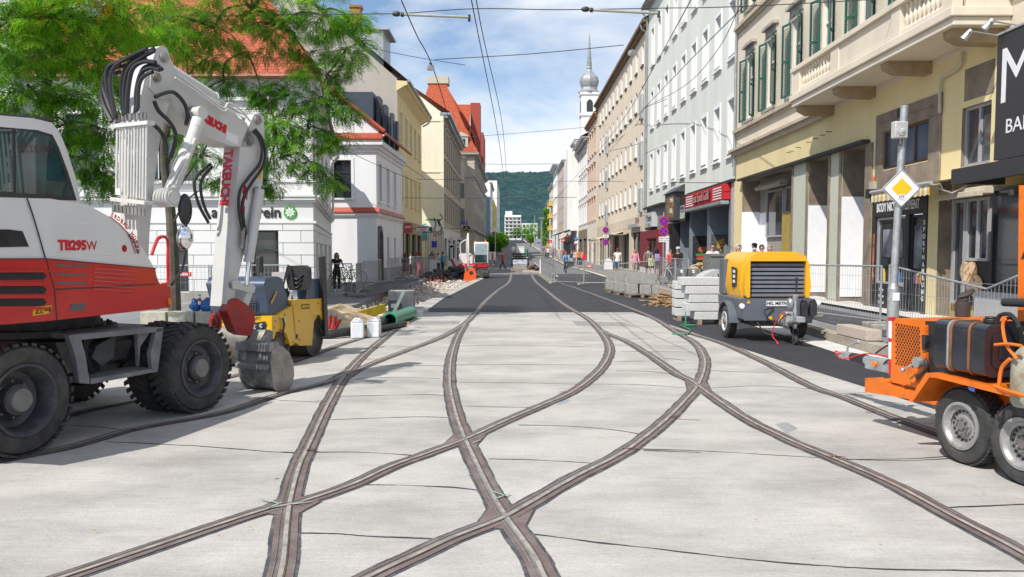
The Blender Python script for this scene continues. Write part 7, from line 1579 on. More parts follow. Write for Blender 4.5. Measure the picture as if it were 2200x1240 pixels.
for k in range(5): slab((xs[k],20.2,.12+.205*k),(.92 if k else .80,.55,.19),pos[k]+' granite slab of the front stack left of the compressor','stacked granite slabs',rz=.01*(k%3))
for k in range(4): slab((4.48,21.3,.12+.225*k),(.72,.5,.2),pos[(0,1,3,4)[k]]+' granite slab of the rear stack left of the compressor','stacked granite slabs',rz=-.02*(k%2))
for k,(x,y) in enumerate(((4.75,20.2),(4.48,21.3))):
    t=thing('timber_bearer',('timber bearers under the front granite stack','timber bearers under the rear granite stack')[k],'bearer',(x,y,0),0); m=MB(); m.bx(-.32,-.22,-.3,.3,0,.115); m.bx(.2,.3,-.3,.3,0,.115); m.build('beam',WOODG,t,smooth=None,each=True)
# loose wooden stakes
sm_=MB(); sm_.bx(-.5,.5,-.016,.016,-.012,.012); stk_=[sm_.mesh('wood_stake',mm) for mm in (WOOD,WOODG,pm('brown_timber',(.30,.17,.08),rough=.85,var=.3))]
for k in range(110):
    r=RND.random(); a=RND.random()*2*PI; rr_=.85*math.sqrt(r); z=.03+.52*(1-math.sqrt(r))*RND.random()**.6; o=bpy.data.objects.new('wood_stake',stk_[k%3]); COL.objects.link(o)
    o.location=(5.35+rr_*.95*math.cos(a),27.3+rr_*.8*math.sin(a),z+.02); o.rotation_euler=(RND.random(),RND.uniform(-.35,.35),RND.gauss(.25,.65)); o.scale=(RND.uniform(.6,1.15),1.2,1.2); tag(o,'rough wooden stake in the loose pile beside the granite slabs','stake','wooden stakes in a loose pile')
# concrete channel elements on pallets
CH=[(4.95,32.2,0),(4.75,34.1,0),(4.62,36.0,0)]
for i,(x,y,z) in enumerate(CH):
    lb=('nearest','middle','farthest')[i]; t=thing('pallet','%s weathered pallet under the concrete elements'%lb,'pallet',(x,y,0),0); m=MB()
    for q in (-.5,0,.5): m.bx(q-.06,q+.06,-.5,.5,0,.10)
    for q in (-.45,-.15,.15,.45): m.bx(-.6,.6,q-.06,q+.06,.101,.13)
    m.build('board',WOODG,t,smooth=None,each=True)
    for j,q in enumerate((-.38,.12,.5)): slab((x+q,y-.1,.132),(.44 if j<2 else .28,.7,.40-.04*j),'%s concrete block on the %s pallet'%(('left','middle','right')[j],lb),'concrete blocks on the pallets',CBLK,0,'concrete_block','block',.02)
    m=MB(); m.prism([(-.52,0),(.46,0),(.56,.36),(-.62,.36)],(0,-.45,0),(1,0,0),(0,0,1),(0,.1,0)); m.prism([(-.52,0),(.46,0),(.56,.36),(-.62,.36)],(0,.35,0),(1,0,0),(0,0,1),(0,.1,0)); m.bx(-.5,.45,-.35,.35,0,.06)
    o=m.build('concrete_channel',CBLK,None,smooth=None,bevel=.012); o.location=(x,y,.535); tag(o,'grey concrete channel element on the %s pallet'%lb,'concrete element','concrete channel elements')
# steel drums, tipping skip and grey cover
for k,(x,y) in enumerate(((6.35,31.2),(6.75,31.0))):
    t=thing('steel_drum',('bright steel drum with white label, left of the pair','bright steel drum filled with coiled material, right of the pair')[k],'drum',(x,y,.17),0,'steel drums'); m=MB(); m.lathe([(.21,0),(.215,.02),(.215,.88),(.225,.90),(.225,.93),(.20,.94),(.20,.88)],(0,0,0),(0,0,1),28,caps=False)
    for z in (.8,.86): m.lathe([(.216,z),(.222,z+.01),(.216,z+.02)],(0,0,0),(0,0,1),28,caps=False)
    m.build('shell',pm('bright_steel',(.52,.52,.53),rough=.3,metal=.85,var=.1,scale=2,stretch=(8,8,.5)),t,smooth=50)
    m=MB()
    if k==0: m.bx(-.17,-.09,-.205,-.20,.25,.55); m.build('label',WHS,t,smooth=None)
    else: m.ell((0,0,.9),(.19,.19,.14),14,8); m.build('filling',WOOD,t); m=MB(); m.tube(crom([(-.2,0,.94),(-.1,-.1,1.06),(.1,-.12,1.07),(.2,-.02,.96)],6),.012); m.build('handle',WHS,t)
SKG=pm('skip_grey',(.17,.185,.175),rough=.6,var=.15,scale=4,dirt=.35,dcol=(.10,.095,.085),dscale=4)
t=thing('tipping_skip','grey green steel container with riveted posts behind the slabs','container',(6.75,27.2,.17),0); m=MB(); m.bx(-.42,.42,-.4,.5,.25,1.42); m.prism([(-.42,1.42),(.42,1.42),(.42,1.5),(-.42,1.5)],(0,-.44,0),(1,0,0),(0,0,1),(0,.98,0)); m.build('body',SKG,t,smooth=None,bevel=.012)
m=MB(); m.bx(-.0,.14,-.46,-.40,.2,1.72); m.prism([(0,1.72),(.14,1.72),(.07,1.8)],(0,-.46,0),(1,0,0),(0,0,1),(0,.06,0)); m.bx(-.42,.42,-.445,-.401,.85,.9); m.bx(-.5,-.42,-.35,.3,.5,1.3); m.build('post',SKG,t,smooth=None,each=True,bevel=.006)
m=MB()
for z in (.5,.9,1.3,1.6): m.cyl((.07,-.47,z),(.07,-.46,z),.02,n=8)
m.build('rivet',STEL,t,each=True)
t=thing('grey_cover','rounded grey cover with black graffiti before the container','cover',(5.75,24.2,0),0); m=MB(); n=14; prof=[(-.55,.35),(-.5,.6),(-.38,.86),(-.2,1.06),(0.0,1.17),(.25,1.22),(.42,1.2),(.42,.35)]; m.prism(prof,(0,0,0),(1,0,0),(0,0,1),(0,.9,0)); m.build('shell',pm('cover_grey',(.42,.43,.43),rough=.6,var=.12,scale=3),t,smooth=40,bevel=.02)
m=MB()
for pts in ([(-.02,.78),(.06,1.05),(.14,.8)],[(.0,.88),(.14,.88)],[(.2,1.1),(.22,.8),(.36,.95),(.38,.7)],[(-.2,.7),(-.1,.85),(-.02,.62)],[(.24,.92),(.36,.92)]): m.tube([(a,-.004,z) for a,z in pts],.016,5)
m.build('graffiti',BLKP,t)
t=thing('timber_crate','broken orange brown timber crate beside the stake pile','crate',(5.55,25.6,.22),.1); m=MB()
for z in (.16,.28): m.bx(-.3,.3,-.25,-.22,z,z+.09); m.bx(-.3,.3,.22,.25,z,z+.09)
for x in (-.28,0,.26): m.bx(x,x+.04,-.22,.22,0,.38)
m.build('board',pm('orange_timber',(.42,.17,.05),rough=.8,var=.25,scale=6),t,smooth=None,each=True)
m=MB(); m.tube(crom([(4.15,20.0,.30),(4.1,19.7,.12),(4.05,19.55,.02),(4.2,19.4,.03),(4.0,19.3,.03),(4.3,19.45,.03),(3.95,19.5,.03),(3.9,18.3,.03),(3.6,17.3,.03),(3.35,17.45,.03)],6),.014); o=m.build('green_strap',pm('strap_green',(.02,.22,.11),rough=.8),None); tag(o,'loose green strap lying at the edge of the slab','strap')
t=thing('granite_kerb','loose pinkish granite kerb stone lying on the right kerb','kerb stone',(6.35,15.3,.175),.02); m=MB(); m.bx(-.14,.14,-.65,.65,0,.19); m.build('stone',pm('pink_granite',(.44,.37,.31),rough=.85,var=.15,scale=30),t,smooth=None,bevel=.012)
# trench side: pit block, pipes, canisters, plank, sand
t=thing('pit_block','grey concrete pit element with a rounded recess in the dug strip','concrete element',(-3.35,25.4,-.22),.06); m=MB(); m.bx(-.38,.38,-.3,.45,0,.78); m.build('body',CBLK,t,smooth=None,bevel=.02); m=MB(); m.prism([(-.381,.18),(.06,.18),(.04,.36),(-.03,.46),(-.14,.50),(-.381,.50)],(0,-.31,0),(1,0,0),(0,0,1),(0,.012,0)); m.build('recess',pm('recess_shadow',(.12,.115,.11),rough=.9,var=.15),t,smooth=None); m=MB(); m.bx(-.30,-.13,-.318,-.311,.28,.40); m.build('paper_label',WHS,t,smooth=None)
gp0=Vector((-2.80,19.15,.17)); gp1=Vector((-2.62,21.7,.17)); t=thing('drain_pipe','bright green plastic drain pipe beside the left rail','pipe',gp0,0); dv=(gp1-gp0).normalized(); L_=(gp1-gp0).length
GPIP=pm('pipe_green',(.02,.26,.13),rough=.35,var=.05,dirt=.1,dcol=(.2,.3,.2),dscale=8); m=MB(); m.lathe([(.14,.25),(.142,0),(.176,0),(.178,.16),(.160,.2),(.155,L_),(.14,L_),(.14,.4)],(0,0,0),dv,32,caps=False); m.build('tube',GPIP,t,smooth=50); m=MB(); m.disc(dv*.5,-dv,.139,24); m.build('dark_bore',BLKP,t,smooth=None)
for k,(x,y) in enumerate(((-3.10,16.75),(-2.80,16.95))):
    t=thing('canister',('white plastic canister, left of the pair by the trench','white plastic canister with dark smudge, right of the pair')[k],'canister',(x,y,.006),.12-.2*k,'white canisters'); m=MB(); m.bx(-.13,.13,-.10,.10,0,.33); m.prism([(-.13,.331),(.13,.331),(.09,.375),(-.09,.375)],(0,-.10,0),(1,0,0),(0,0,1),(0,.2,0)); m.build('body',pm('canister_white',(.68,.70,.73),rough=.4,var=.05),t,smooth=50,bevel=.03,seg=3); m=MB(); m.cyl((.05,0,.37),(.05,0,.41),.03,n=14); m.build('cap',WHS,t); m=MB(); m.tube([(-.07,0,.37),(-.05,0,.40),(.01,0,.40),(.02,0,.37)],.012); m.build('handle',WHS,t)
pl0=WY(768,678,20.3); pl1=WY(828,661,20.9); dv=(pl1-pl0); o=MB(); o.bx(0,dv.length,-.02,.02,-.12,.10); q=o.build('formwork_board',pm('worn_yellow_board',(.50,.36,.02),rough=.7,var=.2,scale=6,dirt=.35,dcol=(.25,.2,.06),dscale=5),None,smooth=None,bevel=.004); q.location=pl0; q.rotation_euler=(0,-math.asin(dv.z/dv.length),math.atan2(dv.y,dv.x)); tag(q,'worn yellow formwork board above the canisters','board')
m=MB(); n=26
hz_=MB(); c=Vector((-4.25,20.6,-.15))
for i in range(n+1):
    for j in range(n+1):
        x=(i/n-.5)*3.2; y=(j/n-.5)*3.6; r=math.hypot(x/1.6,y/1.8); h=.62*max(0,1-r)**.8+.08*noise.noise(Vector((x*3,y*3,4)))-.06*r; hz_.v.append((x,y,h))
for i in range(n):
    for j in range(n): hz_.f.append((i*(n+1)+j,(i+1)*(n+1)+j,(i+1)*(n+1)+j+1,i*(n+1)+j+1)); hz_.m.append(0)
q=hz_.build('sand_heap',SAND,None,smooth=60); q.location=c; tag(q,'heap of yellow sand in the dug strip','sand heap',None)
t=thing('conduit_bundle','red flexible conduits rising from the trench by the canisters','conduits',(-3.78,17.4,0),0); 
for k,pts in enumerate(([(-.08,0,-.1),(-.06,0,.1),(-.02,.02,.25),(.0,0,.42)],[(0,.02,-.1),(.02,.02,.1),(.08,0,.22),(.10,0,.40)],[(.05,0,-.1),(.07,0,.1),(.13,0,.2),(.20,0,.34)])):
    m=MB(); P_=crom(pts,8); m.tube(P_,[.035+.004*(i%2) for i in range(len(P_))],10); m.build('conduit',pm('conduit_red',(.55,.03,.03),rough=.5),t)
    m=MB(); m.cyl(P_[-1],P_[-1]+(P_[-1]-P_[-2]).normalized()*.04,.036,n=10); m.build('grey_end',ZINC,t)
m=MB(); m.tube(crom([(-3.4,17.3,-.05),(-3.0,18.2,.12),(-2.95,19.6,.14),(-2.9,21.0,.1)],8),.11,14); tag(m.build('black_pipe',HOSE,None),'thick black corrugated pipe behind the canisters','pipe')
m=MB(); m.cyl((-2.88,17.9,.07),(-2.5,19.4,.07),.07,n=16); m.disc((-2.882,17.895,.07),(-.25,-.97,0),.055,14); tag(m.build('black_pipe',HOSE,None),'short black pipe end below the green pipe','pipe')
m=MB(); m.bx(-.55,.55,-.02,.02,-.05,.09); q=m.build('timber_board',WOOD,None,smooth=None); q.location=(-3.55,17.2,.06); q.rotation_euler=(0,-.02,.1); tag(q,'pale timber board lying before the red conduits','board')
m=MB(); m.bx(-.25,.25,-.05,.05,0,.06); q=m.build('timber_wedge',WOOD,None,smooth=None); q.location=(-2.7,19.9,.006); q.rotation_euler=(0,0,.3); tag(q,'small timber wedge under the green pipe','wedge')
m=MB(); m.tube(crom([(-4.6,16.68,.0),(-4.1,16.66,.02),(-3.6,16.7,.1),(-3.3,17.0,.12)],8),[.09]*25,10); tag(m.build('trench_sheet',HOSE,None),'crumpled dark sheet along the trench edge','sheet')
slab((-2.62,22.6,.0),(.42,.35,.14),'small white block at the end of the green pipe',None,GRAN,.1,'white_block','block')
m=MB(); m.bx(-.04,.04,-.02,.02,0,.75); q=m.build('grey_strip',ZINC,None,smooth=None); q.location=(-3.05,21.2,.1); q.rotation_euler=(0,.45,.1); tag(q,'pale grey strip leaning by the yellow board','strip')
sk=MB(); sk.cyl((0,0,-.3),(0,0,.35),.012,n=6); skm=sk.mesh('stake',pm('rust_rod',(.28,.09,.04),rough=.9)); cp=MB(); cp.ell((0,0,.37),(.03,.03,.035),8,6); cpm=cp.mesh('cap',REDT)
for k,(px,py) in enumerate(((807,655),(818,652),(906,627),(916,624),(922,622),(927,618),(933,616),(941,612),(949,610),(957,612),(945,617),(935,622),(912,612),(925,610))):
    c=G(px,py,-.15); t=thing('marker_stake','thin rusty rod with red cap standing in the dug strip','marker stake',(c.x,c.y,-.1),0,'marker stakes with red caps'); put('rod',skm,t,Matrix.Identity(4)); put('cap',cpm,t,Matrix.Identity(4))
BROK=pm('broken_asphalt',(.07,.068,.065),rough=.95,var=.5,scale=4,bump=.8,bscale=20)
m=MB()
for k in range(160):
    r=RND.random(); a=RND.random()*6.28; x=-4.3+2.0*math.sqrt(r)*math.cos(a); y=58+4*math.sqrt(r)*math.sin(a); z=.9*(1-math.sqrt(r))*RND.random(); s=RND.uniform(.15,.42); m.ell((x,y,z),(s,s*.8,s*.45),6,4,0,Matrix.Rotation(RND.random()*6,3,'Z')@Matrix.Rotation(RND.uniform(-.5,.5),3,'X'))
tag(m.build('broken_asphalt',BROK,None,smooth=None),'heap of broken asphalt lumps by the far digger','rubble',None,'stuff')
# boxes, blue bags and spray can
for k in range(3): slab((-8.35+.62*k,19.6+.05*k,.0),(.58,.4,.34),('left','middle','right')[k]+' strapped beige stone stack behind the front excavator wheel','strapped stone stacks',pm('beige_stone',(.46,.43,.35),rough=.85,var=.12,scale=9),.03,'stone_stack','stone stack')
for k,(x,y,r) in enumerate(((-7.48,19.8,.15),(-7.2,19.75,.18))): 
    m=MB(); m.ell((0,0,.12),(r,r*.8,.15),14,10); 
    for i,v in enumerate(m.v): v=Vector(v); w_=1+.35*noise.noise(v*9+Vector((k*5,0,0))); m.v[i]=(v.x*w_,v.y*w_,max(0,v.z*w_))
    q=m.build('blue_bag',pm('bag_blue',(.01,.10,.33),rough=.3,var=.3,scale=5),None,smooth=60); q.location=(x,y,.345); tag(q,('left blue plastic bag on the stone stacks','right blue plastic bag on the stone stacks')[k],'bag')
t=thing('spray_can','white spray can with green cap between the blue bags','spray can',(-7.36,19.7,.50),0); m=MB(); m.cyl((0,0,0),(0,0,.20),.034,n=16); m.build('can',WHS,t); m=MB(); m.cyl((0,0,.20),(0,0,.245),.036,.03,16); m.build('cap',pm('cap_green',(.08,.5,.18),rough=.4),t); m=MB(); m.cyl((0,0,.08),(0,0,.155),.0352,n=16); m.build('label_band',REDT,t)
# ---------------- distant machines ----------------
D0=Vector((-2.28,55,0)); t=thing('mini_digger','small red and white tracked digger with upright boom up the street','digger',D0,0)
for x in (-.75,.35): m=MB(); m.prism([(-1.1,.12),(-.95,0),(.95,0),(1.1,.12),(1.1,.42),(.9,.55),(-.9,.55),(-1.1,.42)],(x,0,0),(0,1,0),(0,0,1),(.42,0,0)); m.build('track',RUBB,t,smooth=None,bevel=.04)
m=MB(); m.bx(-1.15,.75,-.7,1.2,.66,.92); m.build('lower_body',RPNT,t,smooth=40,bevel=.06); m=MB(); m.prism([(-1.2,.95),(-.30,.95),(-.30,1.45),(-.5,1.62),(-1.1,1.62),(-1.2,1.5)],(0,-.2,0),(1,0,0),(0,0,1),(0,1.3,0)); m.build('engine_hood',WPNT,t,smooth=40,bevel=.06)
m=MB(); m.bx(-.18,.76,-.75,.7,.95,2.35); m.build('cab',WPNT,t,smooth=40,bevel=.06); m=MB(); m.bx(-.10,.66,-.765,-.751,1.52,2.22); m.build('windscreen',pm('pale_windscreen',(.30,.38,.42),rough=.1,var=.2,scale=2),t,smooth=None); m=MB(); m.bx(-.10,.66,-.766,-.752,1.03,1.515); m.build('lower_pane',BGLS,t,smooth=None); m=MB(); m.cyl((.55,0,2.36),(.55,0,2.5),.06,n=10); m.cyl((-.1,-.5,2.36),(-.1,-.5,2.44),.05,n=8); m.build('beacon',MATS['amber_lamp'],t,each=True)
m=MB(); m.tube([(-.5,-.7,.9),(-.62,-.85,1.6),(-.62,-.9,2.4),(-.55,-.8,2.9)],[.08,.075,.065,.055],8); m.build('boom',PIPW,t); m=MB(); m.tube([(-.55,-.82,2.9),(-.5,-1.3,2.0),(-.5,-1.4,1.2),(-.5,-1.3,.8)],[.055,.05,.045,.05],8); m.build('stick_arm',PIPW,t); m=MB(); m.tube(crom([(-.7,-.8,2.5),(-1.05,-.8,2.2),(-1.0,-.8,1.6),(-.75,-.8,1.3)],6),.03); m.build('hose',WHS,t); m=MB(); m.bx(-.75,-.2,-1.5,-1.1,.45,.85); m.build('bucket',STEL,t,smooth=None,bevel=.03)
t=thing('plate_compactor','orange plate compactor standing on the crushed stone','compactor',(-2.55,51.8,-.12),0); m=MB(); m.prism([(-.42,.05),(.32,.05),(.36,.45),(.25,.80),(-.2,.80),(-.38,.5)],(0,-.45,0),(1,0,0),(0,0,1),(0,.9,0)); m.build('hood',pm('compactor_orange',(.75,.10,.01),rough=.4,var=.08),t,smooth=40,bevel=.06); m=MB(); m.bx(-.45,.40,-.6,.5,-.02,.06); m.build('plate',STEL,t,smooth=None,bevel=.015); m=MB(); m.tube([(-.1,-.3,.4),(-.25,-.55,.95),(-.27,-.6,1.05)],.05); m.ell((-.27,-.6,1.08),(.09,.07,.06),10,6); m.build('handle_bar',REDT,t); m=MB(); m.cyl((.05,-.47,.55),(.05,-.455,.55),.12,n=14); m.build('filter_cap',BLKP,t)
P0_=Vector((.95,96,zp(96))); t=thing('road_paver','dark road paver with white tank seen from behind','road paver',P0_,0); m=MB(); m.bx(-.85,.85,-.2,2.8,.35,1.5); m.build('body',BLKP,t,smooth=None,bevel=.05); m=MB(); m.bx(-.45,.45,-.15,.8,1.5,2.3); m.ell((-.8,.4,1.75),(.35,.5,.5),12,8); m.build('water_tank',WHS,t,smooth=45,each=True,bevel=.0); m=MB(); m.bx(.5,.95,-.1,.7,1.5,1.95); m.build('teal_box',pm('teal_paint',(.02,.25,.2),rough=.5),t,smooth=None)
for x in (-1.0,.82): m=MB(); m.cyl((x,.2,.42),(x+.2,.2,.42),.42,n=20); m.build('wheel',RUBB,t)
m=MB()
for z in (.7,.95,1.2): m.bx(-.7,.7,-.26,-.21,z,z+.08)
for x in (-.72,.66): m.bx(x,x+.06,-.27,-.2,.4,2.0)
m.build('grab_bar',STEL,t,smooth=None,each=True)
for x in (-.85,.8): m=MB(); m.cyl((x,-.24,.98),(x,-.21,.98),.06,n=10); m.build('lamp',WHS,t)
t=thing('stone_pallet','pallet of foil wrapped paving stones between the tracks','pallet',(.75,75,0),0); m=MB(); m.bx(-.7,.65,-.5,.5,0,.14); m.build('pallet_base',WOODG,t,smooth=None); m=MB(); m.bx(-.66,.6,-.5,.5,.142,.6); m.build('stones',CBLK,t,smooth=None,bevel=.02); m=MB(); m.bx(-.68,.62,-.52,.52,.602,.98); m.build('wrapped_stones',pm('foil_wrap',(.55,.57,.68),rough=.3,var=.35,scale=5),t,smooth=None,bevel=.03)
t=thing('plank_stack','pale planks lying across the tracks behind the fence','planks',(1.55,71,0),0); m=MB(); m.bx(-.6,1.1,-.4,.0,.1,.18); m.bx(-.7,.9,-1.5,-1.1,0,.08); m.bx(.0,1.2,.3,.6,.05,.2); m.build('plank',pm('pale_plank',(.5,.46,.4),rough=.9,var=.15),t,smooth=None,each=True)
m=MB(); 
for k in range(14): m.ell((1.75+.4*RND.uniform(-1,1),70.5+.3*RND.random(),.2+.35*RND.random()),(.2,.15,.14),6,4,k%2)
tag(m.build('debris_bag',[BLKP,pm('brown_debris',(.2,.08,.05),rough=.9)],None,smooth=None),'dark bag of rubble behind the cross fence','bag')
t=thing('barrier_post','white barrier post at the end of the middle fence','barrier post',(2.15,62.8,0),0); m=MB(); m.bx(-.08,.08,-.05,.05,0,1.15); m.build('post',WHS,t,smooth=None,bevel=.02); m=MB(); m.bx(-.2,.2,-.3,.3,-.0,.1); m.build('foot',FOOTM,t,smooth=None)
t=thing('white_barrier','white slotted barrier board standing before the waiting people','barrier',(-5.75,61.5,0),0); m=MB()
for x in (-.35,-.15,.05): m.bx(x,x+.17,0,.05,.15,1.15)
m.build('slat',WHS,t,smooth=None,each=True); m=MB(); m.bx(-.4,.3,.05,.1,.0,.15); m.build('foot',FOOTM,t,smooth=None)
t=thing('round_barrier','round red and white barrier sign near the digger','barrier',(-4.9,70,0),0); m=MB(); m.cyl((0,0,.75),(0,.03,.75),.42,n=24); m.build('disc',WHS,t,smooth=None); m=MB(); m.box((0,-.006,.75),(.8,.008,.2),ry=1.1); m.build('stripe',REDT,t,smooth=None); m=MB(); m.bx(-.04,.04,.03,.06,0,.7); m.build('stand',GALV,t,smooth=None)
t=thing('striped_board','white board with red stripe beside the worker in red','barrier',(-1.95,82,0),0); m=MB(); m.bx(-.4,.4,0,.04,.9,1.7); m.build('board',WHS,t,smooth=None); m=MB(); m.bx(-.05,.12,-.01,0,.92,1.6); m.build('stripe',REDT,t,smooth=None); m=MB(); m.bx(-.03,.03,.0,.03,0,.9); m.build('stand',GALV,t,smooth=None)
# ---------------- lamps, wires and poles ----------------
WIRE=pm('overhead_wire',(.05,.05,.055),rough=.6,var=.1)
def wire(pts,r,label,n=5,name='overhead_wire',sm=True,mat=None): m=MB(); m.tube(crom(pts,10) if sm and len(pts)>2 else pts,r,n); return tag(m.build(name,mat or WIRE,None),label,'wire','overhead wires')
YW=18.5
def wp(px,py,Y=YW): return WY(px,py,Y)
wire([wp(-200,44,26),wp(330,36,22),wp(700,31),wp(850,30)],.011,'span wire from the left roof to the left tube arm')
wire([wp(858,30),wp(1020,19),wp(1200,21),wp(1400,18),wp(1640,12),wp(2200,-20)],.011,'long span wire between the two tube arms')
for k,(a,b,lb) in enumerate((((852,31),(1008,37),'left grey tube arm on the span wire'),((1258,21),(1415,29),'right grey tube arm on the span wire'))):
    t=thing('tube_arm',lb,'tram arm',wp(*a),0); d=wp(*b)-wp(*a); m=MB(); m.cyl((0,0,0),d,.028,n=10); m.build('tube',pm('pale_tube',(.34,.33,.27),rough=.5,var=.1),t); m=MB(); m.ell((0,0,.01),(.10,.05,.06),10,6); m.cyl(d*.06,d*.10,.05,n=10); m.build('insulator',BLKP,t); m=MB(); m.cyl(d+Vector((0,0,.05)),d-Vector((0,0,.09)),.03,n=8); m.build('clamp',BLKP,t)
wire([(-.88,9,6.55),(-.80,YW,6.78),(-.55,40,6.5),(-.55,75,6.3),(-.6,130,6.6)],.012,'tram contact wire over the left track, outer strand'); wire([(-.62,9,7.3),(-.76,YW,7.1),(-.42,40,7.4),(-.42,75,6.9),(-.5,130,7.2)],.012,'tram carrier wire over the left track')
wire([wp(1492,-14,20),wp(1410,135,30),wp(1340,255,45),wp(1268,345,70),wp(1190,430,110)],.014,'tram contact wire over the right track'); wire([wp(1600,12,19),wp(1500,112,26),wp(1400,216,40),wp(1310,312,60)],.013,'tram carrier wire running along the right facades')
wire([wp(862,0,17),wp(895,75,19),wp(928,140,22),wp(960,240,30),wp(985,330,50),wp(1040,410,90)],.013,'sagging wire carrying the left street lamp')
wire([wp(1590,12,26),wp(1540,110,32),wp(1470,185,42),wp(1383,232,57)],.014,'curved wire hooked to the mint green house'); wire([wp(1383,232,57),wp(1360,275,66),wp(1303,316,82)],.016,'curved wire hooked to the beige house')
for a,b,Y,lb in (((640,190),(915,385),60,'thin slanting wire before the butter yellow house'),((780,100),(1000,140),40,'thin wire left of the hanging lamp'),((935,128),(1340,97),26,'thin wire between the two hanging lamps'),((715,310),(905,395),46,'thin wire at the white house'),((880,385),(1400,390),70,'low cross wire before the hill'),((830,425),(1240,424),58,'lowest cross wire before the hill'),((1000,352),(1190,352),90,'thin cross wire above the hill'),((900,302),(1300,270),80,'thin cross wire below the church'),((1385,232),(1580,150),52,'thin wire along the mint green house'),((1386,330),(1480,285),52,'short thin wire on the mint green house'),((1050,380),(1140,378),120,'small wire far up the street'),((1310,325),(1400,300),62,'thin wire on the beige house'),((1440,392),(1640,388),36,'thin cross wire over the red sign')):
    wire([wp(*a,Y),(wp(*a,Y)+wp(*b,Y))/2-Vector((0,0,.05)),wp(*b,Y)],.010+.00012*Y,lb)
for px,py,Y,lb in ((925,140,22,'grey street lamp hanging on the left wire'),(1358,108,32,'grey street lamp hanging on the right wire')):
    c=wp(px,py,Y); t=thing('hanging_lamp',lb,'street lamp',c,.4); s=Y/22*.085; m=MB(); m.prism([(-s*.7,0),(s*.7,0),(s,-s*1.3),(-s,-s*1.3)],(0,-s*.9,0),(1,0,0),(0,0,1),(0,s*1.8,0)); m.build('housing',ZINC,t,smooth=None,bevel=.01); m=MB(); m.bx(-s*.8,s*.8,-s*.75,s*.75,-s*1.55,-s*1.3); m.build('glass',WHS,t,smooth=None); m=MB(); m.cyl((0,0,0),(0,0,s*.7),s*.2,n=8); m.cyl((-s*.5,0,s*.5),(s*.5,0,s*.5),s*.14,n=8); m.build('clamp',BLKP,t)
def pole(px,Y,pyt,r,label,head=True):
    x=WY(px,540,Y).x; z0=zp(Y)+.1; h=WY(px,pyt,Y).z-z0; t=thing('street_pole',label,'pole',(x,Y,z0),0); m=MB(); m.cyl((0,0,0),(0,0,h),r,r*.7,10); m.build('shaft',GALV,t)
    if head: m=MB(); m.box((0,0,h+.1),(.9,.5,.22)); m.build('lamp_head',ZINC,t,smooth=None)
pole(1163,150,470,.16,'tall pale pole with flat lamp head on the right pavement'); pole(1148.5,190,462,.12,'thin far pole before the green ivy wall',False); pole(1064,100,495,.09,'dark pole left of the street trees',False); pole(1188,105,520,.07,'short pole at the far crossing',False)
# ---------------- people ----------------
SKIN=pm('skin',(.50,.30,.215),rough=.55,var=.06,scale=5); SKIND=pm('tanned_skin',(.36,.20,.13),rough=.55,var=.06,scale=5)
EYE=pm('eye_dark',(.02,.015,.012),rough=.3); LIP=pm('lip',(.36,.13,.11),rough=.5)
_CL={}
def cloth(c):
    k=tuple(round(v,3) for v in c)
    if k not in _CL: _CL[k]=pm('cloth_%d'%len(_CL),c,rough=.9,var=.10,scale=8)
    return _CL[k]
def skel(pose):
    """joint positions in metres for a 1.72 m figure, x forward, y left"""
    P=dict(stride=.0,arm=(.1,-.1),elbow=(.3,.3),abd=(.14,.14),lean=0.); P.update(pose); J={}
    ln=P['lean']; J['pel']=Vector((0,0,.93)); 
    def up(z): return Vector((math.sin(ln)*(z-.93),0,.93+math.cos(ln)*(z-.93)))
    J['wst']=up(1.08); J['chs']=up(1.27); J['nck']=up(1.42); J['nk2']=up(1.50); J['hd0']=up(1.56)+Vector((.012,0,0)); J['hd1']=up(1.65)+Vector((.012,0,0))
    for k,s in (('l',1),('r',-1)):
        sw=P['stride']*s; th=sw*.5
        J['hip'+k]=Vector((0,.09*s,.90)); kn=P.get('knee'+k); 
        if kn: J['kne'+k]=Vector(kn); J['ank'+k]=Vector(P['ankle'+k]); J['toe'+k]=J['ank'+k]+Vector(P.get('toe'+k,(.15,0,-.05)))
        else:
            J['kne'+k]=J['hip'+k]+Vector((math.sin(th)*.43,.005*s,-math.cos(th)*.43)); b=th-(.28 if th<0 else .05)*abs(P['stride'])*1.2
            J['ank'+k]=J['kne'+k]+Vector((math.sin(b)*.40,0,-math.cos(b)*.40)); J['toe'+k]=J['ank'+k]+Vector((.15,.02*s,-.045 if th>=0 else -.06))
        i=0 if s>0 else 1; a=P['arm'][i]; e=P['elbow'][i]; ab=P['abd'][i]; sh=up(1.385)+Vector((0,.175*s,0)); J['sho'+k]=sh
        J['elb'+k]=sh+Vector((math.sin(a)*math.cos(ab)*.28,math.sin(ab)*.28*s,-math.cos(a)*math.cos(ab)*.28))
        hv=P.get('hand'+k)
        if hv: d=Vector(hv)-J['elb'+k]; J['wri'+k]=J['elb'+k]+d.normalized()*min(.25,d.length)
        else: J['wri'+k]=J['elb'+k]+Vector((math.sin(a+e)*.245,.02*s-math.sin(P.get('cross',0))*.2*s,-math.cos(a+e)*.245))
    return J
BONES=[('pel','wst','torso',(.15,.105),(.125,.09)),('wst','chs','torso',None,(.145,.10)),('chs','nck','torso',None,(.075,.06)),('nck','nk2','neck',None,(.048,.05)),('nk2','hd0','head',None,(.075,.085)),('hd0','hd1','head',None,(.072,.088))]
for k in 'lr':
    BONES+=[('pel','hip'+k,'hip',None,(.095,.095)),('hip'+k,'kne'+k,'thigh',None,(.056,.058)),('kne'+k,'ank'+k,'shin',None,(.036,.038)),('ank'+k,'toe'+k,'foot',None,(.032,.03)),('chs','sho'+k,'torso',None,(.058,.058)),('sho'+k,'elb'+k,'uarm',None,(.038,.038)),('elb'+k,'wri'+k,'farm',None,(.024,.026))]
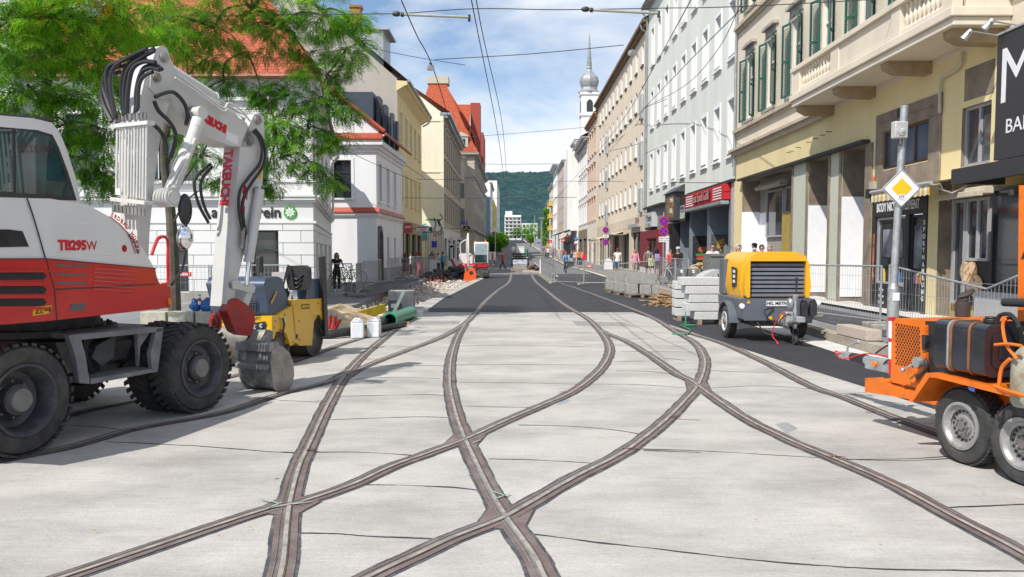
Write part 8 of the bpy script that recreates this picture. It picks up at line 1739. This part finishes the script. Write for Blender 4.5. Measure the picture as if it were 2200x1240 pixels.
def seg_dist(p,a,b):
    d=b-a; t=max(0,min(1,(p-a).dot(d)/d.length_squared)); return (p-a-d*t).length,t
def person(label,loc,face,h=1.72,top=(.3,.3,.3),bottom=(.1,.1,.12),hair=(.05,.03,.02),hairlen=0,sleeve='short',bt='trousers',shoe=(.1,.1,.1),pose={},skin=None,group=None,extras=(),female=False):
    skin=skin or SKIN; J=skel(pose); root=thing('person',label,'person',loc,face,group); k_=h/1.72
    lo=min(J['toel'].z,J['toer'].z,J['ankl'].z-.06,J['ankr'].z-.06)-.03
    if 'seat' not in pose:
        for q in J.values(): q.z-=lo
    names=[]; vid={}; me=bpy.data.meshes.new('b'); ed=[]
    for a,b,*_ in BONES:
        for q in (a,b):
            if q not in vid: vid[q]=len(names); names.append(q)
        ed.append((vid[a],vid[b]))
    me.from_pydata([J[q] for q in names],ed,[]); ob=bpy.data.objects.new('b',me); COL.objects.link(ob)
    md=ob.modifiers.new('s','SKIN'); md.use_smooth_shade=True; sb_=ob.modifiers.new('u','SUBSURF'); sb_.levels=1; sb_.render_levels=1
    R={'pel':(.145,.115) if not female else (.155,.12)}
    for a,b,_,ra,rb in BONES: R[b]=rb
    if female: R['wst']=(.108,.085); R['chs']=(.135,.10)
    for q,i in vid.items(): s_=me.skin_vertices[0].data[i]; s_.radius=R[q]; s_.use_root=(q=='pel')
    dg=bpy.context.evaluated_depsgraph_get(); dg.update(); ev=bpy.data.meshes.new_from_object(ob.evaluated_get(dg)); bpy.data.objects.remove(ob); bpy.data.meshes.remove(me)
    V=[v.co.copy() for v in ev.vertices]; NRM=[v.normal.copy() for v in ev.vertices]; FC=[tuple(p.vertices) for p in ev.polygons]; bpy.data.meshes.remove(ev)
    reg=[]
    for p in V:
        best=None
        for a,b,nm,*_ in BONES:
            d,t=seg_dist(p,J[a],J[b]); d-= .03*(nm in('torso','hip'))
            if best is None or d<best[0]: best=(d,nm,t)
        reg.append(best[1:])
    m=MB(); m.add(V,FC,0)
    hd=J['hd0']; 
    # face: nose, brow, eyes, mouth, ears, chin
    m.add([hd+Vector(v) for v in ((.088,0,.035),(.115,.0,-.015),(.092,.018,-.022),(.092,-.018,-.022))],[(0,2,1),(0,1,3),(1,2,3)],0)
    for s in (1,-1): m.ell(hd+Vector((.085,.031*s,.018)),(.012,.016,.010),8,5,1); m.ell(hd+Vector((.0,.078*s,.0)),(.02,.012,.032),8,5,0)
    m.ell(hd+Vector((.086,0,-.052)),(.010,.026,.009),8,4,2); m.ell(hd+Vector((.05,0,-.075)),(.035,.04,.03),8,5,0)
    # hands: palm, four fingers, thumb
    for k,s in (('l',1),('r',-1)):
        w_=J['wri'+k]; d=(w_-J['elb'+k]).normalized(); sd=Vector((0,0,1)).cross(d); sd=sd.normalized() if sd.length>.1 else Vector((1,0,0)); nr=d.cross(sd)
        fw=Vector((1,0,0))-d*d.x; fw=fw.normalized() if fw.length>.2 else sd; pn=d.cross(fw)
        M=Matrix((fw,pn,d)).transposed(); m.ell(w_+d*.045,(.038,.016,.05),10,6,0,M)
        for f,(o_,L_) in enumerate(((.027,.068),(.009,.078),(-.009,.072),(-.027,.055))):
            a=w_+d*.083+fw*o_; c=pn*(-.018*s); m.tube([a,a+d*L_*.5+c*.3,a+d*L_*.9+c],[.0085,.008,.006],5,0)
        a=w_+d*.035+fw*.034; m.tube([a,a+d*.03+fw*.022,a+d*.06+fw*.026],[.010,.009,.007],5,0)
    Mk=Matrix.Scale(k_,4)
    def fin(mm,name,mats,smooth=60):
        mm.v=[tuple(Vector(v)*k_) for v in mm.v]; return mm.build(name,mats,root,smooth=smooth)
    fin(m,'body',[skin,EYE,LIP])
    def shell(name,test,off,mat):
        keep=[f for f in FC if all(test(*reg[i],V[i]) for i in f)]
        if not keep: return
        ids=sorted(set(i for f in keep for i in f)); mp={i:n for n,i in enumerate(ids)}; q=MB(); q.add([V[i]+NRM[i]*off for i in ids],[tuple(mp[i] for i in f) for f in keep]); return fin(q,name,mat)
    hipz=J['pel'].z
    sl={'short':.55,'none':.02,'long':9}[sleeve]
    def t_top(r,t,p): return (r=='torso' and not (p.z>J['nck'].z+.03)) or (r=='hip' and p.z>hipz-.09) or (r=='uarm' and (t<sl or sl>1)) or (r=='farm' and sl>1 and t<.93)
    shell('shirt',t_top,.016,cloth(top))
    if bt in('trousers','shorts'):
        lim=9 if bt=='trousers' else .75
        def t_bot(r,t,p): return (r in('hip','torso') and p.z<hipz+.06) or (r=='thigh' and t<lim) or (r=='shin' and lim>1 and t<.93)
        shell('trousers' if bt=='trousers' else 'shorts',t_bot,.012,cloth(bottom))
    else:
        zl={'skirt':.42,'dress':.45,'long':.07}[bt]; q=MB(); prof=[]; n=20; z0=J['wst'].z
        ax=(J['ankl']+J['ankr'])/2; cx=J['pel']
        for i in range(9):
            t=i/8; z=z0+(zl-z0)*t; r=.125+.035*min(1,t*4)+.09*t; c=cx.lerp(Vector((ax.x,ax.y,0)),t*.35)
            for j in range(n): a=2*PI*j/n; w2=1+.06*t*math.sin(a*5+1); q.v.append((c.x+r*w2*.9*math.cos(a),c.y+r*w2*math.sin(a),z))
        for i in range(8):
            for j in range(n): q.f.append((i*n+j,(i+1)*n+j,(i+1)*n+(j+1)%n,i*n+(j+1)%n)); q.m.append(0)
        fin(q,'skirt',cloth(bottom))
    shell('shoe',lambda r,t,p:r=='foot' or (r=='shin' and t>.93),.012,cloth(shoe))
    # hair
    if hair is not None:
        q=MB(); n=14; hc=hd+Vector((-.012,0,.045)); HM=cloth(hair)
        q.ell(hc,(.098,.088,.098),16,10,0)
        q.v=[tuple(v) if not(v[0]>hc.x+.055 and v[2]<hc.z+.045) else (hc.x+.05,v[1]*.9,max(v[2],hc.z+.05)) for v in q.v]
        if hairlen: 
            L=hairlen; q.tube([hc+Vector((-.05,0,0)),hc+Vector((-.075,0,-.12)),hc+Vector((-.085,0,-.12-L*.5)),hc+Vector((-.075,0,-.12-L))],[.085,.085,.075,.03],12)
            for s in (1,-1): q.tube([hc+Vector((.0,.075*s,.02)),hc+Vector((.01,.085*s,-.10)),hc+Vector((.02,.09*s,-.12-L*.6))],[.03,.03,.012],8)
        fin(q,'hair',HM)
    for e in extras:
        q=MB(); kind=e[0]
        if kind=='cap': q.ell(hd+Vector((-.005,0,.075)),(.102,.092,.062),14,8); q.box(hd+Vector((.115,0,.068)),(.10,.13,.012)); fin(q,'cap',cloth(e[1]))
        if kind=='helmet': 
            q.ell(hd+Vector((-.01,0,.075)),(.125,.105,.085),16,10); fin(q,'helmet',cloth(e[1])); q=MB()
            for s in (-.05,0,.05): q.tube([hd+Vector((.11,s,.10)),hd+Vector((.05,s,.152)),hd+Vector((-.08,s,.145))],.010,5)
            fin(q,'helmet_vent',BLKP)
        if kind=='glasses':
            for s in (1,-1): q.ell(hd+Vector((.094,.033*s,.018)),(.008,.027,.019),10,6); q.tube([hd+Vector((.09,.055*s,.02)),hd+Vector((.0,.083*s,.02))],.004,4)
            q.tube([hd+Vector((.098,.01,.022)),hd+Vector((.098,-.01,.022))],.004,4); fin(q,'sunglasses',BLKP)
        if kind=='beard': q.ell(hd+Vector((.045,0,-.065)),(.058,.062,.045),12,8); fin(q,'beard',cloth(e[1]))
        if kind=='backpack': c=(J['chs']+J['wst'])/2+Vector((-.17,0,.03)); q.box(c,(.15,.27,.40)); o=fin(q,'backpack',cloth(e[1]),35); md=o.modifiers.new('edge','BEVEL'); md.width=.04; md.segments=3
        if kind=='strap': q.tube([J['shol']+Vector((0,-.02,.05)),J['chs']+Vector((.12,0,0)),J['wst']+Vector((.05,-.13,-.05))],.012,5); fin(q,'strap',cloth(e[1]))
    return root
def bag(label,loc,size,col,cat='handbag'):
    m=MB(); m.bx(-size[0]/2,size[0]/2,-size[1]/2,size[1]/2,0,size[2]); m.tube(crom([(-size[0]*.3,0,size[2]),(-size[0]*.2,0,size[2]*1.6),(size[0]*.2,0,size[2]*1.6),(size[0]*.3,0,size[2])],5),.010,5)
    o=m.build(cat.replace(' ','_'),cloth(col),None,bevel=.02); o.location=loc; return tag(o,label,cat)
def at(px,Y,z=0.): return (WY(px,540,Y).x,Y,z)
FC=-PI/2   # facing the camera
person('woman in black t-shirt and wide black trousers with hands on the fence',at(723,36.2),FC+.35,1.70,(.012,.012,.013),(.012,.012,.014),(.05,.025,.012),.22,'short','trousers',(.75,.75,.74),dict(arm=(.35,.35),elbow=(.75,.6),abd=(.3,.25),stride=.12),female=True)
person('woman in pink flowered blouse and dress walking with a black bag',at(871,57.5),.3,1.66,(.36,.10,.17),(.24,.07,.13),(.14,.05,.025),.12,'short','skirt',(.3,.2,.14),dict(stride=.5),female=True)
bag('black shoulder bag carried by the woman in the pink blouse',(at(867,57.2)[0],57.15,.98),(.42,.14,.28),(.02,.02,.018))
person('woman in white t-shirt and black trousers with long dark hair',at(884,58.5),FC-.9,1.70,(.60,.60,.58),(.02,.02,.022),(.035,.02,.012),.28,'short','trousers',(.5,.5,.5),dict(stride=.35),female=True)
person('young woman in blue top with curly brown hair',at(896,61),FC+.2,1.68,(.03,.10,.32),(.03,.07,.2),(.06,.03,.018),.2,'short','trousers',(.1,.1,.1),dict(),female=True)
person('woman with long red hair in orange top and pink long skirt',at(902.5,59.5),PI/2+.3,1.72,(.50,.20,.05),(.55,.11,.17),(.25,.07,.025),.36,'short','long',(.3,.2,.2),dict(),female=True)
person('bald dark skinned man in black jacket',at(928,66),FC,1.80,(.015,.015,.02),(.02,.02,.03),None,0,'long','trousers',(.02,.02,.02),dict(),pm('dark_skin',(.12,.06,.04),rough=.5))
person('woman in red top beside the man in the black jacket',at(932.5,65.2),FC+.3,1.58,(.45,.015,.02),(.05,.05,.06),(.06,.03,.02),.1,'long','trousers',(.1,.1,.1),dict(),female=True)
person('man in white shirt with camera strap holding his phone up',at(941,64),FC-.3,1.62,(.66,.67,.70),(.05,.06,.10),(.04,.025,.02),0,'short','trousers',(.1,.1,.1),dict(arm=(.5,.6),elbow=(1.5,1.6)),None,None,(('strap',(.1,.05,.03)),))
person('man in turquoise t-shirt seen from the side',at(951,64.5),PI-.4,1.72,(.01,.33,.42),(.03,.035,.05),(.03,.02,.015),0,'short','trousers',(.1,.1,.1),dict(arm=(.5,.5),elbow=(1.2,1.2)),SKIND)
person('worker in orange red jacket and dark trousers walking across the tracks',at(1080,82,0),0.2,1.78,(.72,.06,.02),(.045,.05,.045),(.05,.03,.02),0,'long','trousers',(.05,.04,.03),dict(stride=.6))
# right side
person('man in white t-shirt, blue shorts and red cap walking towards the camera',at(1327,51,.2),FC-.15,1.78,(.72,.72,.70),(.04,.10,.30),(.05,.03,.02),0,'short','shorts',(.7,.7,.7),dict(stride=.45),None,None,(('cap',(.22,.03,.06)),('glasses',)))
person('woman in pink pullover and beige trousers by the shop fronts',at(1364.5,50.5,.22),FC,1.66,(.66,.28,.36),(.36,.29,.22),(.36,.15,.07),.05,'long','trousers',(.5,.45,.4),dict(elbow=(.5,.5)),female=True)
person('man in grey t-shirt with a white and green bag walking away',at(1393,46,.2),PI/2-.2,1.80,(.13,.13,.14),(.07,.075,.05),(.08,.05,.03),0,'short','shorts',(.2,.2,.2),dict(stride=.3))
bag('white and green bag hanging at the side of the man in the grey t-shirt',(at(1399,45.7)[0],45.7,.95),(.30,.12,.42),(.5,.62,.30))
person('woman with black hair, purple backpack and grey shorts walking away',at(1411,45,.2),PI/2,1.70,(.025,.025,.03),(.07,.075,.09),(.015,.012,.012),.3,'none','shorts',(.25,.2,.18),dict(stride=.2),female=True,extras=(('backpack',(.36,.28,.58)),))
person('woman in orange red jacket behind the bicycle',at(1440,41.5,.2),FC+.5,1.68,(.75,.10,.07),(.07,.09,.05),(.20,.07,.03),0,'long','trousers',(.1,.1,.1),dict(arm=(.5,.2)),female=True,extras=(('glasses',),))
person('man with white helmet, black sweater and jeans beside a white bicycle',at(1457,39.6,.2),FC-.5,1.76,(.012,.012,.014),(.06,.10,.18),(.05,.03,.02),0,'long','trousers',(.5,.5,.5),dict(arm=(.5,.4),elbow=(.6,.6)),None,None,(('helmet',(.74,.74,.74)),('glasses',),('beard',(.25,.2,.17))))
person('man with sunglasses and pale polo shirt behind the grey container',at(1531,29.5,.27),FC-.1,1.76,(.62,.58,.57),(.1,.1,.12),(.09,.03,.02),0,'short','trousers',(.1,.1,.1),dict(elbow=(1.2,1.2),arm=(.4,.4)),None,None,(('glasses',),))
person('smiling grey haired man in navy sweater, left of the group behind the compressor',at(1586,23,.17),FC+.35,1.79,(.018,.02,.055),(.15,.14,.13),(.38,.37,.36),0,'long','trousers',(.1,.1,.1),dict())
person('man with black cap, sunglasses and white beard in pale blue shirt',at(1620.5,26.6,.27),FC,1.76,(.45,.58,.70),(.15,.15,.16),(.5,.5,.5),0,'short','trousers',(.1,.1,.1),dict(),SKIND,None,(('cap',(.02,.02,.022)),('glasses',),('beard',(.6,.6,.6))))
person('woman with short auburn hair and sunglasses behind the compressor',at(1636,26.8,.27),FC+.3,1.70,(.16,.13,.12),(.1,.1,.1),(.17,.06,.02),0,'long','trousers',(.1,.1,.1),dict(),female=True,extras=(('glasses',),))
person('grey curly haired person looking down, right of the group behind the compressor',at(1650,27.2,.27),FC+.2,1.68,(.3,.3,.32),(.1,.1,.1),(.28,.28,.28),0,'short','trousers',(.1,.1,.1),dict(lean=.15))
cr=[(1228,(.03,.04,.10),(.5,.5,.5),'man in dark blue top, first of the far group'),(1232.5,(.62,.60,.55),(.07,.10,.2),'man in pale t-shirt and blue shorts in the far group'),(1237.5,(.66,.66,.64),(.5,.48,.45),'woman in white summer clothes in the far group'),(1243.5,(.70,.18,.03),(.02,.025,.05),'person in bright orange top in the far group'),(1251,(.45,.38,.28),(.07,.13,.25),'woman in beige top and jeans in the far group'),(1247.5,(.10,.09,.09),(.1,.1,.1),'person in dark clothes at the back of the far group')]
for i,(px,t_,b_,lb) in enumerate(cr): person(lb,at(px,84+1.3*(i%3),.2+zp(85)),FC+.2*(i-2),1.66+.03*(i%4),t_,b_,(.06,.035,.02),.1*(i%2),'short','shorts' if i in(1,2) else 'trousers',(.4,.4,.4),dict(stride=.3),female=bool(i%2))
bag('bright red bag hanging beside the woman in beige',(at(1255.5,83)[0],83,.72+.2),(.34,.16,.55),(.65,.02,.06))
far=[(1177,118,(.7,.7,.7),(.03,.05,.15),'person in white top far up the right pavement'),(1173.5,119,(.35,.15,.13),(.05,.05,.05),'person in reddish top far up the right pavement'),(1201,112,(.55,.50,.42),(.55,.5,.45),'person in beige clothes far up the right pavement'),(1211,108,(.30,.07,.07),(.05,.05,.06),'person in dark red top far up the right pavement'),(1168,124,(.1,.12,.2),(.3,.28,.1),'tiny person in dark blue far up the right pavement'),(1188,122,(.6,.15,.25),(.1,.1,.12),'tiny person in pink far up the right pavement')]
for px,Y,t_,b_,lb in far: person(lb,at(px,Y,.2+zp(Y)),FC,1.72,t_,b_,(.06,.035,.02),0,'short','trousers',(.1,.1,.1),dict(stride=.3))
# ---------------- bicycles ----------------
def bicycle(label,loc,face,col,lean=0.):
    t=thing('bicycle',label,'bicycle',loc,face); t.rotation_euler=(lean,0,face)
    for x in (-.52,.52):
        m=MB(); u=[Vector((x+.33*math.cos(a),0,.34+.33*math.sin(a))) for a in [2*PI*k/24 for k in range(25)]]; m.tube(u,.018,6); o=m.build('wheel',RUBB,t); m=MB()
        for k in range(12): a=2*PI*k/12; m.tube([(x,0,.34),(x+.32*math.cos(a),0,.34+.32*math.sin(a))],.003,4)
        m.build('spoke',STEL,o)
    m=MB(); s=Vector((-.18,0,.80)); b=Vector((-.08,0,.30)); hd_=Vector((.38,0,.82)); f=Vector((.52,0,.34)); r=Vector((-.52,0,.34))
    for a,c in ((s,b),(b,hd_),(s,hd_-Vector((.02,0,.06))),(b,r),(s,r),(hd_,f)): m.tube([a,c],.017,7)
    m.tube([hd_,hd_+Vector((-.03,0,.2))],.014,6); m.build('bike_frame',cloth(col),t); m=MB(); m.tube([(.30,.27,1.03),(.36,.2,1.04),(.37,0,1.02),(.36,-.2,1.04),(.30,-.27,1.03)],.013,6); m.build('handlebar',BLKP,t); m=MB(); m.ell((-.22,0,.92),(.13,.07,.035),12,6); m.cyl((-.18,0,.78),(-.21,0,.90),.014,n=6); m.build('saddle',BLKP,t); m=MB(); m.cyl(b-Vector((0,.05,0)),b+Vector((0,.05,0)),.07,n=14); m.tube([b+Vector((0,.06,0)),b+Vector((.12,.06,-.12)),b+Vector((.12,.14,-.12))],.010,5); m.tube([b+Vector((0,-.06,0)),b+Vector((-.12,-.06,.12)),b+Vector((-.12,-.14,.12))],.010,5); m.build('crank',STEL,t); return t
CYC=at(1216,66,0.); bicycle('dark bicycle ridden by the man in the blue shirt',CYC,FC,(.02,.02,.022))
person('man in light blue shirt riding a bicycle towards the camera',(CYC[0],CYC[1],0),FC,1.76,(.16,.30,.55),(.05,.055,.05),(.20,.09,.05),0,'long','trousers',(.03,.03,.03),dict(seat=1,lean=.22,kneel=(.36,.11,.83),anklel=(.10,.13,.44),kneer=(.30,-.11,.62),ankler=(-.06,-.13,.22),arm=(.8,.8),elbow=(.3,.3),handl=(.46,.25,1.04),handr=(.46,-.25,1.04)),SKIND)
bag('dark green bag hanging on the ridden bicycle',(CYC[0]+.35,CYC[1]-.3,.55),(.55,.3,.40),(.02,.05,.045),'bicycle bag')
bicycle('white bicycle held by the man with the white helmet',at(1447,39.0,.2),2.3,(.7,.7,.7))
for i,(px,Y,c,lb) in enumerate(((703,41,(.03,.05,.09),'dark blue bicycle left of the woman in black'),(741,43,(.02,.02,.025),'black bicycle against the white house, right of the woman in black'),(757,44.5,(.05,.05,.06),'grey bicycle against the white house, behind the fence post'),(730,44,(.1,.02,.02),'dark red bicycle against the white house, behind the woman in black'))): bicycle(lb,at(px,Y,.0),.2+.25*i,c,.1)
# ---------------- trees ----------------
def leafmat(name,c,c2):
    m=bpy.data.materials.new(name); m.use_nodes=True; nt,N,L,b=nodes_of(m)
    tc=N.new('ShaderNodeTexCoord'); n=N.new('ShaderNodeTexNoise'); n.inputs['Scale'].default_value=1.6; n.inputs['Detail'].default_value=4; L.new(tc.outputs['Object'],n.inputs['Vector'])
    r=N.new('ShaderNodeValToRGB'); e=r.color_ramp.elements; e[0].position=.35; e[0].color=c+(1,); e[1].position=.65; e[1].color=c2+(1,); L.new(n.outputs['Fac'],r.inputs['Fac']); L.new(r.outputs['Color'],b.inputs['Base Color']); b.inputs['Roughness'].default_value=.55; b.inputs['Specular IOR Level'].default_value=.3
    t=N.new('ShaderNodeBsdfTranslucent'); mu=N.new('ShaderNodeMixRGB'); mu.blend_type='MULTIPLY'; mu.inputs['Fac'].default_value=1; mu.inputs['Color2'].default_value=(1.5,1.7,.6,1); L.new(r.outputs['Color'],mu.inputs['Color1']); L.new(mu.outputs['Color'],t.inputs['Color'])
    mx=N.new('ShaderNodeMixShader'); mx.inputs['Fac'].default_value=.5; L.new(b.outputs['BSDF'],mx.inputs[1]); L.new(t.outputs['BSDF'],mx.inputs[2]); L.new(mx.outputs['Shader'],N['Material Output'].inputs['Surface']); return m
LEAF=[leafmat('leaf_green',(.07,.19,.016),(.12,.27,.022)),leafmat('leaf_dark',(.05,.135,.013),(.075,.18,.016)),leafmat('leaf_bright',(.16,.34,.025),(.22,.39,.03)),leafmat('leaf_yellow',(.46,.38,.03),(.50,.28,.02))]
BARK=pm('bark',(.10,.085,.065),rough=.95,var=.3,scale=6,bump=.8,bscale=22,dirt=.3,dcol=(.05,.045,.035))
def frond(m,p,d,L,mi,rnd,n=8,wl=.030,ll=.085):
    """feathered leaf: drooping spine with leaflet pairs"""
    q=Vector(p); d=Vector(d).normalized(); sd=d.cross(Vector((0,0,1))); sd=sd.normalized() if sd.length>.05 else Vector((1,0,0)); step=L/n
    for k in range(n):
        d=(d+Vector((0,0,-.10-.03*k/n*3))).normalized(); nq=q+d*step; up=sd.cross(d); s=math.sin(PI*(k+1.2)/(n+1.5))*.75+.25
        for sg in (1,-1):
            a=q+d*step*.5; t=a+(sd*sg*.92+d*.42+up*(-.12+.2*rnd.random()))*ll*s; w=d*wl*.5*(.7+.3*s)
            m.v += [tuple(a-w*.5),tuple((a+t)/2-w),tuple(t),tuple((a+t)/2+w)]; o=len(m.v)-4; m.f.append((o,o+1,o+2,o+3)); m.m.append(mi)
        q=nq
def locust(label,base,trunk,blobs,seed):
    rnd=random.Random(seed); t=thing('locust_tree',label,'tree',base,0); B=Vector(base)
    m=MB(); P=[Vector(p)-B for p in trunk]; pts=crom(P,6); n=len(pts); m.tube(pts,[.17*(1-.55*i/n) for i in range(n)],10); m.build('trunk',BARK,t)
    m=MB(); cr=MB(); top=pts[-1]; nodes=[]; blobs=sorted(blobs,key=lambda b:(WY(b[0],b[1],b[2])-B-top).length)
    for (px,py,Y,r,dens,tone) in blobs:
        c=WY(px,py,Y)-B; tz=min(.98,max(.35,(c.z-.9)/max(.1,top.z))); o=pts[int((n-1)*min(.98,tz))]
        if nodes and (c-o).length>2.0: o=min(nodes,key=lambda q:(q-c).length+.25*(q-top).length)
        k1=o.lerp(c,.45)+Vector((rnd.uniform(-.3,.3),rnd.uniform(-.4,.4),.22)); br=crom([o,k1,c+Vector((0,0,.1))],6); m.tube(br,[.028*(1-.8*i/len(br))+.005 for i in range(len(br))],6); nodes.append(c)
        nt_=int(dens*47*r**1.5)+7
        for _ in range(nt_):
            # twig end in the blob, flattened and hanging
            while True:
                v=Vector((rnd.uniform(-1,1),rnd.uniform(-1,1),rnd.uniform(-1,1)))
                if v.length<1: break
            e=c+Vector((v.x*r,v.y*r,v.z*r*.62)); s=c.lerp(e,.25)+Vector((0,0,.08)); 
            if rnd.random()<.5: m.tube([s,(s+e)/2+Vector((0,0,.07*r)),e],[.010,.007,.004],4,caps=False)
            dirv=(e-s); dirv=dirv.normalized() if dirv.length>.01 else Vector((1,0,0)); base_mi=0
            u=rnd.random(); 
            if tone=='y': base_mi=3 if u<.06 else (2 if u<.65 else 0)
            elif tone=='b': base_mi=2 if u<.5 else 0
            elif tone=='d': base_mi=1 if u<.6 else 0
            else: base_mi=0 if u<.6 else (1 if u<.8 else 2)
            for k in range(rnd.randint(5,8)):
                a=rnd.uniform(0,2*PI); dd_=(dirv*.7+Vector((math.cos(a),math.sin(a),rnd.uniform(-.25,.45)))).normalized()
                frond(cr,e+dd_*.02-dirv*rnd.random()*.22,dd_,rnd.uniform(.24,.40)*(1 if Y<18 else 1.15),base_mi if rnd.random()<.85 else rnd.choice((0,1,2)),rnd)
    m.build('branch',BARK,t); cr.build('crown',LEAF,t,smooth=None); return t
bA=(WY(372,540,22).x,22,0)
locust('feathery green tree behind the excavator boom with trunk beside the boom',bA,[(bA[0],22,-.05),WY(372,560,22),WY(366,450,22),WY(352,330,21.8),WY(372,210,21.5)],
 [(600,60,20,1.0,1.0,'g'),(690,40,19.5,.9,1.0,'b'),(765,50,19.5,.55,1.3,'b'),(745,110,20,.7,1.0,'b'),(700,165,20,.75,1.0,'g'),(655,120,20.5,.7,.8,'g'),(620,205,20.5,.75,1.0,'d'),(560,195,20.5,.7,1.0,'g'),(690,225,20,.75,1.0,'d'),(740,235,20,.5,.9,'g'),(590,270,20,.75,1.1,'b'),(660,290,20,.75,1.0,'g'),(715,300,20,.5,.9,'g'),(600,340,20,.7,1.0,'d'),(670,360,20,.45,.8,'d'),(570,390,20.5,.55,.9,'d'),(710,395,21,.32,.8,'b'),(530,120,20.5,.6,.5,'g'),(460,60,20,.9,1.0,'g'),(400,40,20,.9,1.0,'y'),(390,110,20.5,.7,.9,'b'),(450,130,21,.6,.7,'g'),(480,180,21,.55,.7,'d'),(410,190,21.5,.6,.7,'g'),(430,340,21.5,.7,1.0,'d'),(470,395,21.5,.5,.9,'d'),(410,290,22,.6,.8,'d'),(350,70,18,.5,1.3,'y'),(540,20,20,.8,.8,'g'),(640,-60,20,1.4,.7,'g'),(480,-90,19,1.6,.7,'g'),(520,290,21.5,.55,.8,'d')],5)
bB=(WY(96,540,17).x,17,0)
locust('yellowing feathery tree behind the excavator cab at the left edge',bB,[(bB[0],17,-.05),WY(100,430,17),WY(104,300,17),WY(98,200,16.8),WY(112,130,16.6)],
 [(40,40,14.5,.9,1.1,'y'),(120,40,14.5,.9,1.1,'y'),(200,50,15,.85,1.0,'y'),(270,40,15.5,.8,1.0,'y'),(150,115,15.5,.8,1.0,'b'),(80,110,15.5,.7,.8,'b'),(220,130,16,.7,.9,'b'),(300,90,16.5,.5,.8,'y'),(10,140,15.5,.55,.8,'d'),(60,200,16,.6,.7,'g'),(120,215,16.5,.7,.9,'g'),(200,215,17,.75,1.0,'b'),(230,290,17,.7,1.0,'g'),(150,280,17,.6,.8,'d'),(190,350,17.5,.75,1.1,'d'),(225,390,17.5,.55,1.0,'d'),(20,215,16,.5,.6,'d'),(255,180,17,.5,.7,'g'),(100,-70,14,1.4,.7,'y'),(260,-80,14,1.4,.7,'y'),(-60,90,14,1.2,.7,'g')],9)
# street trees and the ivy far up
def far_tree(label,base,h,r,n,seed,mats,cy=.62):
    rnd=random.Random(seed); t=thing('street_tree',label,'tree',base,0); m=MB(); m.tube([(0,0,-.1),(.03,0,h*.4),(0,0,h*.75)],[.14,.11,.05],8); m.build('trunk',BARK,t); m=MB()
    for _ in range(n):
        while True:
            v=Vector((rnd.uniform(-1,1),rnd.uniform(-1,1),rnd.uniform(-1,1)))
            if .35<v.length<1: break
        w_=1+.3*noise.noise(v*2.2+Vector((seed,0,0))); c=Vector((v.x*r*w_,v.y*r*w_,h*cy+v.z*h*.40*w_)); a=Vector((rnd.gauss(0,1),rnd.gauss(0,1),rnd.gauss(0,1))).normalized(); b=a.orthogonal().normalized(); s=rnd.uniform(.10,.24)
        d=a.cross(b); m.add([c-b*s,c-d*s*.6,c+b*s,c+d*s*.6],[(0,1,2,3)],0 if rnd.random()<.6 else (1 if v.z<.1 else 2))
    m.build('crown',mats,t,smooth=None); return t
FM_=[LEAF[0],LEAF[1],LEAF[2]]
far_tree('nearest round street tree on the left beyond the digger',(-2.9,128,zp(128)),3.4,1.5,1500,1,FM_); far_tree('second round street tree on the left beyond the digger',(-2.6,140,zp(140)),3.8,1.7,1500,2,FM_); far_tree('third round street tree on the left beyond the digger',(-2.2,156,zp(156)),3.8,1.7,1300,3,FM_)
for i,(px,Y,h) in enumerate(((1122,300,5.5),(1136,290,5.5),(1108,310,5),(1148,240,6),(1140,215,3))): far_tree('pale green tree at the street end, %s'%('before the gap to the hill','left of the ivy wall','before the white block','beside the ivy wall','low on the right pavement')[i],(WY(px,540,Y).x,Y,zp(Y)),h,h*.42,700,20+i,FM_)
iv=thing('ivy_column','tall strip of climbing ivy at the far right house corner','ivy',(8.7,212,zp(212)),0); m=MB(); rnd=random.Random(4)
for _ in range(1200):
    c=Vector((rnd.uniform(-1.1,.9),rnd.uniform(-1.2,.3),rnd.uniform(0,9.5))); c.x*=1-.3*c.z/9.5; a=Vector((rnd.gauss(0,1),rnd.gauss(0,1),rnd.gauss(0,1))).normalized(); b=a.orthogonal().normalized(); d=a.cross(b); s=.28; m.add([c-b*s,c-d*s*.6,c+b*s,c+d*s*.6],[(0,1,2,3)],rnd.randrange(3))
m.build('foliage',FM_,iv,smooth=None)
